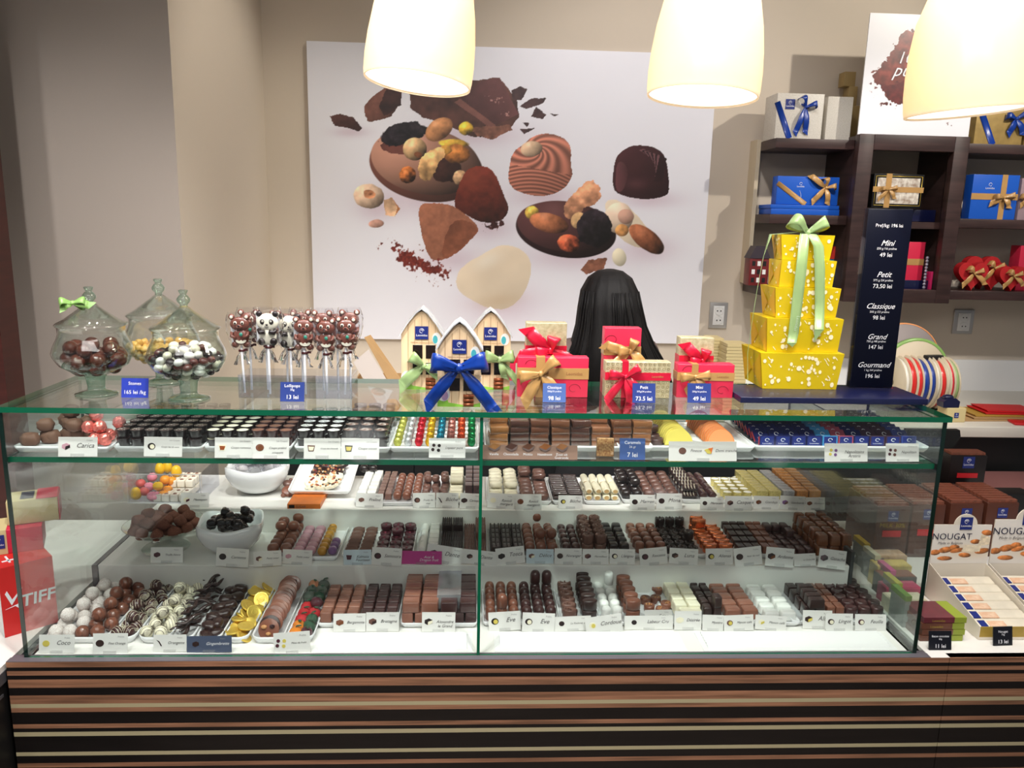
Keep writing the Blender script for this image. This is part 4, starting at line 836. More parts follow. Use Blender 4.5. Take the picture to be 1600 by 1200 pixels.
# ================================================================== glass shelf
z = ZSH
rtray(20, 172, 708, .20, z, 'white tray of brown lumps and pink foil lumps at far left of glass shelf')
for k, (x, y, l) in enumerate(((38, 704, 0), (60, 704, 0), (84, 704, 0), (42, 698, 0), (66, 698, 0), (100, 698, 0), (58, 703, 1), (88, 703, 1), (74, 697, 1), (104, 697, 1), (118, 697, 1), (122, 704, 0), (92, 694, 2), (118, 692, 2))):
    p = pz(x, 704, z); piece('brown_fondant', 'fond%d' % (k % 3), lambda k=k: u_lump(K['dusty'], 5+k % 3), (p.x, p.y+.018+.022*(k % 3)+.02*l, z+.005+l*.0235), (.032, .03, .026), (0, 0, rng.uniform(-.4, .4)), 'dusty brown block shaped praline in a heap', 'praline', 'heap of brown pralines at far left of glass shelf')
for k, (x, l, d) in enumerate(((148, 0, 0), (164, 0, 0), (140, 0, .03), (158, 0, .035), (135, 1, .012), (152, 1, .014), (166, 0, .07), (146, 2, .02), (170, 1, .05))):
    p = pz(x, 703, z); piece('pink_foil_lump', 'pinkf', lambda: u_crumple(FO['pink']), (p.x-.004, p.y+.012+d, z+.005+l*.022), (.026, .026, .025), (0, 0, k), 'lump wrapped in crinkled pink foil', 'praline', 'pink foil lumps')
rtray(176, 316, 708, .22, z, 'white tray of dark cups with dusty tops on glass shelf')
CUP = lambda a, b, c=None: (lambda: u_cup(K[a], K[b] if b in K else M_dust, K[c] if c else None))
DUSTC = lambda: u_cup(K['black'], M_dust, K['dark_plum'])
patch('dark_cup', 'cupd', DUSTC, 176, 314, 704, z, 6, 7, .0175, 'dark chocolate cup dusted with coconut, stacked two high', 'dusted dark cups at left of glass shelf', layers=2, py_=.032, rise=.0009)
rtray(318, 455, 708, .20, z, 'white tray of white topped and caramel topped cups on glass shelf')
patch('white_cup', 'cupw', lambda: u_cup(K['black'], K['white'], K['white']), 319, 389, 704, z, 3, 6, .0175, 'dark cup filled with white cream, left of the praline cups', 'plain white topped cups', layers=2, py_=.030, rise=.0006)
patch('praline_cup', 'cupm', lambda: u_cup(K['dark_plum'], K['milk'], K['milk']), 390, 456, 704, z, 3, 6, .0175, 'dark cup filled with light brown praline cream', 'brown topped cups', layers=2, py_=.030, rise=.0006)
rtray(459, 611, 708, .21, z, 'white tray of speckled white cups and tall dark cups on glass shelf')
patch('speckled_cup', 'cupws', lambda: u_cup(K['black'], K['black'], K['white_pure']), 461, 532, 704, z, 3, 6, .0175, 'dark cup with white filling and dark specks', 'speckled white topped cups', layers=2, py_=.030, rise=.0012)
patch('brown_dusted_cup', 'cupds', lambda: u_cup(K['black'], M_dust, K['milk_grey']), 533, 607, 704, z, 3, 6, .018, 'dark cup with dusted brown filling, right of the speckled ones', 'dusted brown topped cups', layers=2, py_=.031, rise=.003)
rtray(607, 748, 708, .21, z, 'white tray of foil wrapped eggs beside the joint on glass shelf')
for k, c in enumerate(['lime', 'silver', 'red', 'gold', 'blue', 'rose', 'orange', 'green']):
    x = 612+k*16.6; patch('foil_egg', 'fe'+c, lambda c=c: u_foilegg(FO[c]), x, x+16.6, 704, z, 1, 6, .020, '%s foil wrapped liqueur egg' % dict(lime='yellow green', rose='brownish rose').get(c, c), '%s foil eggs' % c, py_=.0295, dpt=.0215, sq=.92, rise=.0036 if c in ('silver', 'red', 'gold', 'orange', 'green') else .0018)
M_film = glass('wrap_film', (250, 246, 244), 1.6)
CB = {n: mat('caramel_'+n, c, .3, noise=.18, nscale=50, coat=.5) for n, c in dict(tan=(164, 112, 62), choc=(82, 50, 40), mocha=(104, 64, 44), brown=(120, 76, 50), hazel=(140, 92, 62), salt=(158, 106, 66), nutty=(150, 92, 48)).items()}
rtray(757, 1020, 706, .19, z, 'long white tray of stacked wrapped caramels on glass shelf')
CN = dict(tan='tan', choc='dark chocolate brown', mocha='mocha brown', brown='chestnut brown', hazel='hazel brown', salt='light golden brown')
for k, c in enumerate(['tan', 'choc', 'mocha', 'brown', 'choc', 'hazel', 'brown', 'salt']):
    x = 763+k*32; patch('wrapped_caramel', 'wc'+c, lambda c=c: u_wrapblock(CB[c], M_film), x, x+32, 702, z, 1, 4, .0135, '%s caramel square in clear wrap, stacked four high' % CN[c], '%s caramels on glass shelf' % CN[c], py_=.036, layers=4, cat='caramel', jit=.08, skip=((0, 0, 3),) if k in (0, 5) else ())
rtray(966, 1178, 706, .20, z, 'white tray of dark discs and citrus slices on glass shelf')
patch('dark_biscuit', 'dbis', lambda: u_disc(K['dark_plum']), 984, 1040, 700, z, 2, 4, .015, 'thick dark brown disc', 'dark discs on glass shelf', py_=.032, layers=2, extra=((0, 1), (1, 1), (0, 2)))
def u_slice(c):
    mb = MB(); pts = [(.5*math.cos(a), .85*math.sin(a)-.05) for a in [k*PI/14 for k in range(15)]]; mb.prism(pts, -.5, .5, K[c]); pr = [(p[0]*1.04, p[1]*1.04+.0) for p in pts]
    mb.tube([(p[0], -.42, p[1]) for p in pts], .03, K['orange_edge' if c == 'orange' else 'citron'], 5); return mb
for nm, c, xa, n, lab in (('lemon_slice', 'citron', 1062, 14, 'yellow sugared lemon half slice standing in a row'), ('orange_slice', 'orange', 1128, 14, 'orange sugared half slice standing in a row')):
    p = pz(xa, 702, z)
    for k in range(n): piece(nm, 'sl'+c, lambda c=c: u_slice(c), (p.x+.0*k, p.y+.014+k*.0128, z+.008), (.058, .009, .038+.0012*k*0), (-.25, 0, .12), lab, 'jelly slice', 'row of %ss' % nm.replace('_', ' '))
rtray(1180, 1448, 706, .22, z, 'long white tray of small wrapped chocolate squares on glass shelf')
PK = {n: mat('pack_'+n, c, .35, noise=.1, nscale=30, coat=.2) for n, c in dict(navy=(24, 32, 92), red=(190, 36, 44), sky=(70, 150, 206), rose=(176, 80, 100), plum=(74, 50, 70), blue=(60, 76, 150), black=(26, 24, 36), ruby=(120, 28, 40)).items()}
PN = dict(navy='navy blue', sky='sky blue', rose='pink', plum='plum', blue='mid blue', black='near black')
cols = ['navy', 'navy', 'navy', 'navy', 'sky', 'rose', 'navy', 'plum', 'plum', 'blue']
for k, c in enumerate(cols):
    xa = 1186+k*24.6; a = pz(xa, 702, z); b = pz(xa+24.6, 702, z); wd = b.x-a.x
    for j in range(9):
        lay = j > 0
        piece('chocolate_square', 'pk'+c+str(k == 0)+str(lay), lambda c=c, k=k, lay=lay: u_pack(PK[c], M_logo if not lay else PK[c], PK['red'] if k == 0 else PK[c]), ((a.x+b.x)/2, a.y+.006+.0215*j, z+.006+(.0012*j)), (wd*.96, .0085, .033 if lay else .021), (-1.0 if lay else -.12, 0, rng.uniform(-.03, .03)), '%s wrapped small chocolate square standing on edge' % PN[c], 'chocolate square', '%s wrapped squares in rows' % PN[c])
    # flat piece laid at the front of the row
# ================================================================== name cards and price cards
M_txt = mat('grey_lettering', (84, 80, 82), .6); M_lt = mat('pale_grey_lettering', (150, 148, 150), .6)
M_cardblue = mat('pale_blue_card', (206, 222, 230), .6); M_cardpink = mat('magenta_card', (190, 60, 140), .55); M_cardbrown = mat('brown_card', (150, 118, 102), .6); M_cardslate = mat('slate_card', (74, 84, 108), .55)
M_foot = glass('clear_foot', (250, 250, 250), 1.2, haze=.06)
CC = dict(d=K['dark'], m=K['milk'], w=K['white'], y=K['citron'], c=K['caramel'], p=K['pink'], o=K['copper'], b=K['black'], g=K['milk_grey'], r=K['plumred'], u=K['purple'])
def card(x0, x1, y0, y1, z, txt, pic, lab, roll=0, paper=None, sub='', ymin=None, tcol=None, inner=None, shape='block', right=None):
    xc = (x0+x1)/2; p = pz(xc, y1, z)
    if ymin and p.y < ymin: p = py(xc, y1, ymin)
    dep = (p-CAM).dot(CF); wd = (x1-x0)/FPX*dep; hh = (y1-y0)/FPX*dep*1.02
    mb = MB(); pp = paper or M_paper; e = .00045
    mb.box((-wd/2, 0, 0), (wd/2, .0009, hh), pp)
    mb.box((-.012, -.003, .0), (.012, -.0004, hh*.16), M_foot); mb.box((-.012, .0012, .0), (.012, .014, .0015), M_foot)
    ix = -wd*.30; iz = hh*.52; r = hh*.17
    if pic:
        A, B = CC[pic[0]], CC[pic[-1]]
        if shape == 'block':
            mb.prism([(ix-r*1.2, iz-r*.5), (ix-r*.2, iz-r), (ix+r*1.2, iz-r*.35), (ix+r*1.15, iz+r*.55), (ix+r*.1, iz+r), (ix-r*1.15, iz+r*.5)], -e, 0, A); mb.prism([(ix-r*.2, iz-r), (ix+r*1.2, iz-r*.35), (ix+r*1.15, iz+r*.45), (ix-r*.15, iz-.0002)], -e*1.6, -e, B)
        elif shape == 'round':
            mb.prism([(ix+r*1.15*math.cos(a*PI/8), iz+r*math.sin(a*PI/8)) for a in range(16)], -e, 0, A); mb.prism([(ix+r*.2+r*.7*math.cos(a*PI/8), iz-r*.1+r*.7*math.sin(a*PI/8)) for a in range(16)], -e*1.6, -e, B)
        elif shape == 'cup':
            mb.prism([(ix-r*.8, iz-r), (ix+r*.7, iz-r), (ix+r*1.1, iz+r*.7), (ix-r*1.1, iz+r*.8)], -e, 0, A); mb.prism([(ix-r*.6, iz-r*.75), (ix+r*.5, iz-r*.75), (ix+r*.85, iz+r*.35), (ix-r*.8, iz+r*.4)], -e*1.6, -e, B)
        elif shape == 'four':
            for sx, sz in ((-1, -.6), (.7, -.8), (-.7, .7), (.9, .6)): mb.prism([(ix+sx*r+r*.5*math.cos(a*PI/6), iz+sz*r+r*.5*math.sin(a*PI/6)) for a in range(12)], -e, 0, A if sx < 0 else B)
        elif shape == 'stick':
            mb.prism([(ix-r*1.2, iz+r*1.1), (ix-r*.2, iz+r*.6), (ix+r*.7, iz-r*1.0), (ix+r*.3, iz-r*1.1), (ix-r*.4, iz+r*.2)], -e, 0, A)
    if txt:
        n = max(len(t) for t in txt.split('|')); fs = min(hh*.34, wd*.58/(max(n, 5)*.53)); k = 0
        for t in txt.split('|'):
            mb.text(t, fs, tcol or M_txt, T(wd*.185, -e*1.2, hh*(.46-.22*k)), shear=.35); k += 1
        mb.text(sub or 'Praline', hh*.11, M_lt, T(wd*.30, -e*1.2, hh*.80), shear=.2)
    o = mb.build('name_card', None, (p.x, p.y, p.z+.0008), (R_(-12), R_(roll), rng.uniform(-.05, .05))); tag(o, lab, 'name card'); return o
# text geometry lies in x,z already (see MB.text)
G = ZSH
card(92, 151, 684, 714, G+.001, 'Carica', 'pb', 'white card with a pink praline picture in front of the brown and pink foil lumps', sub='Cream')
card(225, 284, 684, 714, G+.001, 'Coupe lait de coco', 'bw', 'white card with a black and white praline picture before the dusted dark cups', sub='Les Coupes', shape='round')
card(336, 394, 685, 716, G+.001, 'Coupe romanica', 'wo', 'white card with a golden cup picture before the white topped cups', sub='Les Coupes', shape='cup')
card(395, 451, 685, 717, G+.001, 'Coupe praliné|croquant', 'mc', 'white card with a brown cup picture before the brown topped cups', sub='Les Coupes', shape='round')
card(475, 532, 686, 717, G+.001, "Coupe lait d'amande", 'gw', 'white card with a grey and white cup picture before the speckled white cups', sub='Les Coupes', shape='cup')
card(533, 592, 686, 718, G+.001, 'Coupe citron', 'by', 'white card with a yellow filled cup picture before the tall dusted dark cups', sub='Les Coupes', shape='cup')
card(670, 727, 686, 716, G+.001, 'Liqueur pure', 'db', 'white card with four small egg pictures before the foil wrapped eggs', sub='', shape='four')
card(1287, 1357, 694, 722, G+.001, 'Napolitains|Artéris', 'yu', 'cream card with blue and green squares picture before the wrapped chocolate squares', shape='four', sub=' ')
card(1383, 1437, 694, 722, G+.001, 'Napolitain', 'rg', 'white card with four small square pictures at right end of the glass shelf', shape='four', sub='Choix au lait')
o = card(1044, 1152, 691, 721, G+.001, '', 'gg', 'wide white card with disc and citrus slice pictures before the jelly slices', shape='round')
# second half of the wide card
def wide_extra():
    mb = MB(); r = .0065
    mb.prism([(-r*1.4, r*.3), (r*1.2, r), (r*.7, -r*.9), (-r*.5, -r*.8)], -.0009, 0, K['citron']); mb.prism([(-r*.3, r*.7), (r*1.2, r), (r*.7, -r*.9), (r*.5, -r*.2)], -.0013, -.0009, K['orange_edge'])
    mb.text('Demi tranche', .0078, M_txt, T(.034, -.0009, -.002), shear=.35); mb.text('Finesse', .0078, M_txt, T(-.026, -.0009, -.002), shear=.35)
    e = mb.build('printed_half', o, (.012, 0, .020))
wide_extra()
# brown caramel card
p0 = pz(753, 717, G+.001); p1 = pz(902, 716, G+.001); dep = (p0-CAM).dot(CF); wd = (902-753)/FPX*dep; hh = .0275
root = MB(); root.box((-wd/2, 0, 0), (wd/2, .001, hh), M_cardbrown)
for k, (t, c) in enumerate((('Vanille', 'tan'), ('Chocolade', 'choc'), ('Mokka', 'mocha'), ('Hazelnoot', 'nutty'), ('Zout uit|Guérande', 'salt'))):
    x = -wd/2+wd*(.12+.178*k)
    for q, s_ in enumerate(t.split('|')): root.text(s_, .0068, M_ink, T(x, -.0008, hh*.28-q*.0062))
    root.prism([(x-.0115, hh*.86), (x-.001, hh*1.14), (x+.013, hh*.98), (x+.002, hh*.68)], -.0012, .0006, CB[c]); root.prism([(x-.0115, hh*.86), (x+.002, hh*.68), (x+.013, hh*.98), (x+.010, hh*.70), (x+.001, hh*.54), (x-.009, hh*.70)], -.0014, .0005, mat('caramel_side', (120, 100, 96), .3, coat=.5))
tag(root.build('name_card', None, ((p0.x+p1.x)/2, (p0.y+p1.y)/2-.006, G+.001), (R_(-14), 0, 0)), 'long brown card with five wrapped caramel pictures before the caramels', 'name card')
p = pz(947, 716, G+.001); piece('nut_caramel', 'nutcar', lambda: u_wrapblock(mat('nut_caramel', (146, 92, 50), .35, rgb2=(214, 176, 120), nscale=9, coat=.5), M_film), (p.x, p.y+.016, G+.001), (.036, .016, .036), (-.12, 0, -.06), 'nut filled caramel square leaning upright beside the blue caramel price card', 'caramel', None)
# upper step
Zu = Z2+.0003
U = [(556, 598, 772, 793, 'Praliné', 'gg', 'before the white oblongs and milk squares', 'block'), (645, 680, 771, 794, 'Fruits de|mer', 'dg', 'before the marbled seashells', 'round'), (681, 716, 771, 794, 'Bûche', 'dw', 'before the ribbed white rolls', 'stick'), (718, 752, 772, 795, 'Caraque', 'dd', 'before the dark squares left of the joint', 'block'),
     (761, 804, 772, 795, 'Ravioli|margarit', 'ww', 'before the uneven cream whites', 'round'), (805, 846, 773, 797, 'Ravioli|manganit', 'mc', 'before the knobbly milk oblongs', 'round'), (872, 910, 775, 795, 'Bûche', 'by', 'before the thin dark sticks', 'round'), (984, 1023, 774, 797, 'Marron', 'bd', 'before the black oval balls', 'round'), (1025, 1066, 772, 796, 'Mona', 'dd', 'before the milk oval balls', 'round'),
     (1093, 1131, 778, 797, 'Marocain', 'dd', 'before the plain dark rolls', 'round'), (1132, 1175, 776, 798, 'Casque', 'gd', 'before the white topped gold cups', 'block'), (1177, 1217, 776, 796, 'Gianduja', 'cg', 'before the pale gold wrapped blocks', 'block'), (1218, 1258, 776, 797, 'Gianduanda', 'ug', 'before the silver wrapped blocks', 'block'), (1259, 1289, 778, 797, 'Giandupur', 'cc', 'before the copper gold wrapped blocks', 'block')]
for (a, b, c, d_, t, pc, l, sh) in U: card(a, b, c, d_, Zu, t, pc, 'cream name card '+l+' on upper step', rng.uniform(-2, 3), ymin=Y2-.006, shape=sh)
Zm = Z1+.0003
Mm = [(236, 285, 856, 880, 'Truffe Noire', 'rr', 'before the glass dish of cocoa truffles', 'block', 0, None), (337, 387, 858, 886, 'Cerisette', 'bb', 'before the bowl of dark cherries', 'round', 3, None), (397, 440, 862, 885, 'Petits coeur', 'gw', 'before the brown eggs', 'block', -3, None), (441, 487, 860, 882, 'Petits coeur', 'pp', 'with a pink picture before the pink eggs', 'block', 2, None),
      (537, 580, 860, 883, 'Kalmata|Fourteen', 'rr', 'pale blue, before the leaning brown ovals', 'cup', -1, M_cardblue), (580, 627, 857, 884, 'Samoura', 'dr', 'before the plum discs', 'round', 2, None),
      (722, 775, 861, 883, 'Dante', 'dg', 'across the glass joint', 'block', 5, None), (776, 821, 856, 882, 'Tosca', 'bb', 'before the shiny dark squares', 'block', -6, None), (822, 865, 859, 881, 'Délice', 'gw', 'pale blue, before the milk balls', 'block', 0, M_cardblue), (866, 909, 858, 882, 'Noranger', 'dd', 'before the reddish ovals', 'round', 1, None), (910, 951, 859, 882, 'Merveilleux', 'gr', 'before the flower topped pralines', 'block', 0, None), (952, 992, 859, 882, 'Llangou', 'bw', 'before the glossy dark squares', 'round', 1, None),
      (1000, 1044, 857, 883, 'Rascasse', 'dr', 'before the small milk domes', 'round', -5, None), (1045, 1090, 858, 882, 'Luna', 'dg', 'before the crumpled dark rounds', 'block', 2, None), (1102, 1146, 858, 883, 'Alienas', 'dy', 'with a yellow filling before the copper pralines', 'round', 0, None), (1148, 1192, 856, 884, 'Noir de noir', 'dd', 'before the flat dark squares', 'round', -6, None), (1194, 1240, 857, 886, 'Ardenne', 'dc', 'before the flat milk squares', 'block', 6, None), (1241, 1275, 866, 885, 'Le Tendre 70%', '', 'without a picture between two tilted cards', 'block', -4, None), (1276, 1321, 860, 889, 'Ganache', 'rd', 'before the glossy brown blocks', 'block', 8, None)]
for (a, b, c, d_, t, pc, l, sh, ro, pa) in Mm: card(a, b, c, d_, Zm, t, pc, 'name card '+l+' on middle step', ro, ymin=Y1-.006, shape=sh, paper=pa)
o = card(626, 690, 862, 882, Zm, 'Acai &|Dragon fruit', '', 'magenta name card with white lettering on middle step', 0, ymin=Y1-.004, paper=M_cardpink, tcol=M_ink)
card(664, 722, 854, 881, Zm, 'Dante', 'dd', 'tilted white name card before the dark ridged pralines on middle step', 9, ymin=Y1-.0085)
Zb = ZD+.0003
B = [(61, 116, 993, 1021, 'Coco', 'yy', 'with a yellow centred ball before the coconut balls', 'round', -1, None), (146, 198, 991, 1022, 'Fine Orange', 'dd', 'with a dark ball before the milk balls', 'round', 1, None), (240, 291, 993, 1019, 'Orangette', 'dd', 'with a dark stick picture before the peel sticks', 'stick', -1, None), (429, 485, 989, 1022, 'Pâtes de fruits', 'ry', 'with a fruit jelly picture before the fruit jellies', 'four', -3, None),
     (521, 571, 960, 988, 'Bergamote', 'mc', 'before the milk cubes', 'block', 0, None), (572, 623, 958, 987, 'Bretagne', 'gd', 'before the dark cubes', 'block', 0, None), (659, 711, 958, 988, 'Alexandre|le Grand', 'bw', 'before the large film covered blocks', 'block', 0, None), (764, 814, 957, 986, 'Eve', 'by', 'before the milk domes', 'round', -3, None), (815, 866, 959, 988, 'Eve', 'bw', 'before the dark domes', 'round', 3, None),
     (866, 924, 964, 986, 'Le Kadoret d’Or', 'db', 'with a yellow dot before the fluted pralines', 'round', -1, M_paper), (916, 974, 963, 990, 'Cordoue', 'wy', 'tilted, with cream praline picture before the white domes', 'round', -7, None), (975, 1052, 963, 984, 'Labeur Cru', 'bb', 'with a wide black egg picture before the milk ovals', 'round', 0, None), (1007, 1050, 954, 975, 'Egine', '', 'half hidden behind the wide egg picture card', 'block', 0, None),
     (1053, 1096, 956, 985, 'Désirée', 'ww', 'before the cream white bars', 'block', 1, None), (1097, 1130, 962, 986, 'Mystère', '', 'before the dark bars', 'block', 1, None), (1131, 1178, 962, 986, 'Manon café', 'gy', 'before the plump milk oblongs', 'round', -2, None), (1179, 1228, 963, 985, 'Manon café', 'wy', 'before the plump white oblongs', 'block', 3, None), (1254, 1300, 955, 983, 'Alix', 'dy', 'with dark cut praline before the dark oblongs', 'block', 0, None), (1289, 1333, 960, 986, 'Lingot', 'dw', 'before the milk oblongs of the last tray', 'round', 1, None), (1335, 1385, 961, 986, 'Feuille', 'rw', 'before the dark rounds', 'round', 1, None)]
for k, (a, b, c, d_, t, pc, l, sh, ro, pa) in enumerate(B): card(a, b, c, d_, Zb, t, pc, 'white name card '+l+' on bottom deck', ro, shape=sh, paper=pa, ymin=YF+.02-(0 if k != 12 else 0))
card(292, 362, 995, 1020, Zb, 'Gingembrette', 'd', 'slate blue name card before the ginger lumps on bottom deck', -2, paper=M_cardslate, tcol=M_ink)
# price cards: deep blue acrylic with white lettering
def price(x0, x1, y0, y1, z, lines, lab, m=None, yr=0, tilt=-12):
    p = pz((x0+x1)/2, y1, z); dep = (p-CAM).dot(CF); wd = (x1-x0)/FPX*dep; hh = (y1-y0)/FPX*dep*1.02; mb = MB()
    mb.box((-wd/2, 0, 0), (wd/2, .0012, hh), m or M_navy); mb.box((-wd/2-.001, .0012, 0), (wd/2+.001, .0025, hh+.001), M_clear); mb.box((-wd/2, .0026, 0), (wd/2, .016, .0012), M_clear)
    for (t, zf, sf) in lines: mb.text(t, hh*sf, M_ink, T(0, -.0007, hh*zf), bold=.004)
    o = mb.build('price_card', None, (p.x, p.y, p.z+.0005), (R_(tilt), 0, yr)); tag(o, lab, 'price card'); return o
ZG = ZT+.0002
M_sl = mat('blue_card', (44, 62, 130), .35); M_sky2 = mat('bright_blue_card', (48, 66, 176), .35); M_pale = mat('blue_card_painted_glare', (150, 162, 205), .3); M_mid = mat('mid_blue_card', (74, 100, 160), .35)  # the palest blue has a reflection painted into the card colour
price(190, 231, 592, 622, ZG, (('Stones', .66, .24), ('165 lei /kg', .2, .27)), 'bright blue price card reading 165 lei/kg between the candy jars', M_sky2)
price(438, 475, 598, 628, ZG, (('Lollipops', .74, .22), ('35g', .56, .15), ('13 lei', .14, .3)), 'dark blue price card reading 13 lei before the lollipops', M_sl)
price(709, 747, 603, 633, ZG, (('Maisonette M', .64, .17), ('45 lei', .14, .24)), 'blue price card, paled by painted reflection, before the little house with the blue bow', M_pale)
price(848, 884, 600, 629, ZG, (('Classique', .72, .2), ('500g/33 praline', .54, .12), ('98 lei', .12, .3)), 'blue price card reading 98 lei before the red gift box', M_mid)
price(988, 1024, 600, 630, ZG, (('Petit', .72, .22), ('375g/24 praline', .54, .12), ('73.5 lei', .12, .3)), 'blue price card reading 73.5 lei before the patterned gold gift box', M_sl)
price(1074, 1111, 600, 630, ZG, (('Mini', .72, .22), ('250g/16 praline', .54, .12), ('49 lei', .12, .3)), 'blue price card reading 49 lei before the rightmost red gift box', M_sl)
price(968, 1008, 686, 719, G+.0006, (('Caramels', .74, .2), ('26 gr', .56, .15), ('7 lei', .14, .3)), 'blue price card reading 7 lei on the glass shelf', M_mid)
M_blk = mat('black_card', (14, 16, 26), .3)
price(1451, 1487, 987, 1016, .6968, (('Baton ciocolata', .68, .15), ('50g', .54, .12), ('11 lei', .12, .28)), 'black price card reading 11 lei before the green ended chocolate bars', M_blk)
price(1551, 1583, 980, 1009, .6968, (('Nougat', .68, .18), ('75g', .54, .13), ('13 lei', .12, .28)), 'black price card reading 13 lei before the nougat box', M_blk, yr=.05)
# ================================================================== things standing on the glass top
def LBL(mb, M, w_, h_):
    """small navy brand label with emblem and name, flat in x,z facing -y"""
    mb.box((-w_/2, -.0004, -h_/2), (w_/2, 0, h_/2), M_logo, M)
    R = w_*.17
    mb.tube([(R*math.cos(a), -.0007, h_*.16+R*math.sin(a)) for a in [k*PI/7 for k in range(12)]], w_*.018, M_ink, 4, M)
    mb.tube([(R*.45*math.cos(a)+R*.05, -.0007, h_*.16+R*.5*math.sin(a)) for a in [k*PI/5-1 for k in range(8)]], w_*.022, M_ink, 4, M)
    mb.text('Leonidas', w_*.24, M_ink, M @ T(0, -.0008, -h_*.26), bold=.004)
def bow(mats, L=.04, W=.02, tails=((-.03, -.05), (.03, -.05)), tw=None, ang=(20, 20), depth=.014, nm='bow', parent=None, loc=(0, 0, 0), rot=(0, 0, 0), rag=.0, sub=True):
    """ribbon bow facing -y: two padded loops, a knot and tails"""
    m = mats; mb = MB()
    for s_, an in ((-1, ang[0]), (1, ang[1])):
        P = []; D = []; Wd = []; ca, sa = math.cos(R_(an)), math.sin(R_(an))
        for k in range(17):
            t = k/16; x = L*math.sin(PI*t)**.75; y = -depth*math.sin(2*PI*t)*.9-depth*.35; zz = .12*L*math.sin(2*PI*t)
            P.append((s_*(x*ca-zz*sa), y, x*sa+zz*ca)); D.append((-s_*sa*.9, .25*math.cos(PI*t), ca)); Wd.append(W*(.34+.74*math.sin(PI*t)**.7))
        mb.strip(P, D, Wd, m, pleat=[W*.16*(1-math.sin(PI*k/16))**1.5+W*.03*math.sin(k) for k in range(17)])
    for (tx, tz) in tails:
        P = []; D = []; Wd = []; n = 10; L2 = math.hypot(tx, tz)
        for k in range(n):
            t = k/(n-1); P.append((tx*t, -.003-depth*.5*math.sin(PI*t)+.002*math.sin(t*6), tz*t*(.75+.25*t))); D.append((-tz/L2, 0, tx/L2)); Wd.append((tw or W)*(.35+.65*min(1, t*2.2)))
        # slanted cut end
        mb.strip(P, D, Wd, m, pleat=[W*.16*(1-k/(n-1))**2+W*.04*math.sin(k*1.3) for k in range(n)])
        e = Vector(P[-1]); d = Vector((tx/L2, 0, tz/L2)); q = Vector(D[-1]); wv = Wd[-1]/2
        mb.add([e+q*wv, e-q*wv, e+q*wv+d*wv*1.5, e+q*wv+Vector((0, .0008, 0)), e-q*wv+Vector((0, .0008, 0)), e+q*wv+d*wv*1.5+Vector((0, .0008, 0))], [(0, 1, 2), (3, 5, 4), (0, 3, 4, 1), (1, 4, 5, 2), (2, 5, 3, 0)], m)
    mb.sphere((0, -depth*.4, 0), (W*.24, W*.22, W*.30), m, 10, 8)
    o = mb.build(nm, parent, loc, rot); return o
R = {n: mat('ribbon_'+n, c, .32, coat=.25, noise=.06, nscale=20) for n, c in dict(red=(204, 24, 56), gold=(184, 142, 86), blue=(10, 54, 142), green=(146, 172, 116), lime=(136, 176, 96), maroon=(74, 20, 24)).items()}
# ---------------- candy jars
M_jar = glass('jar_glass', (254, 255, 254), 1.5, edge=(232, 242, 237)); M_jarfoot = glass('jar_foot_glass', (236, 248, 242), 2.2, edge=(176, 214, 196))
def jar(px_, py_, s, label):
    p = pz(px_, py_, ZT); root = empty('candy_jar', (p.x, p.y, ZT+.0003), label, 'jar')
    mb = MB(); mb.lathe([(.001, .0), (.041, 0), (.0415, .003), (.036, .006), (.018, .010), (.0165, .016), (.0185, .030), (.019, .036), (.022, .040), (.001, .042)], M_jarfoot, 40, SCL(s, s, s)); mb.build('foot', root)
    bowl = [(.001, .041), (.022, .041), (.045, .050), (.066, .064), (.0765, .082), (.0775, .090), (.073, .104), (.066, .118), (.0625, .128), (.0640, .142), (.0655, .1425)]
    inn = [(r-.0022 if r > .005 else r, z+(.002 if z < .06 else 0)) for r, z in bowl[::-1]]
    mb = MB(); mb.lathe(bowl+inn, M_jar, 48, SCL(s, s, s)); mb.build('bowl', root)
    lid = [(.0665, .1430), (.0680, .1455), (.0655, .1485), (.060, .1515), (.050, .157), (.039, .165), (.027, .174), (.016, .182), (.008, .189)]
    inl = [(r-.002, z-.0015) for r, z in lid[::-1]]
    mb = MB(); mb.lathe(lid+inl, M_jar, 48, SCL(s, s, s)); mb.build('lid', root)
    mb = MB(); mb.lathe([(.008, .1885), (.007, .192), (.0125, .198), (.0135, .203), (.009, .210), (.0055, .212), (.008, .216), (.0095, .220), (.007, .222), (.001, .221)], M_jarfoot, 24, SCL(s, s, s)); mb.build('knob', root)
    return root, p
j1, p1 = jar(152, 616, .955, 'footed glass jar of large brown chocolate eggs with green ribbon on its lid')
bow(R['lime'], .022, .016, ((-.012, -.012), (.028, .004)), ang=(-25, 15), depth=.012, parent=j1, nm='ribbon_bow', loc=(-.024, -.018, .180), rot=(-.5, .3, .3))
j3, p3 = jar(296, 623, .955, 'footed glass jar of white and dark dragees nearest the lollipops')
j2, p2 = jar(257, 597, .99, 'footed glass jar of golden nuts standing behind the dragee jar')
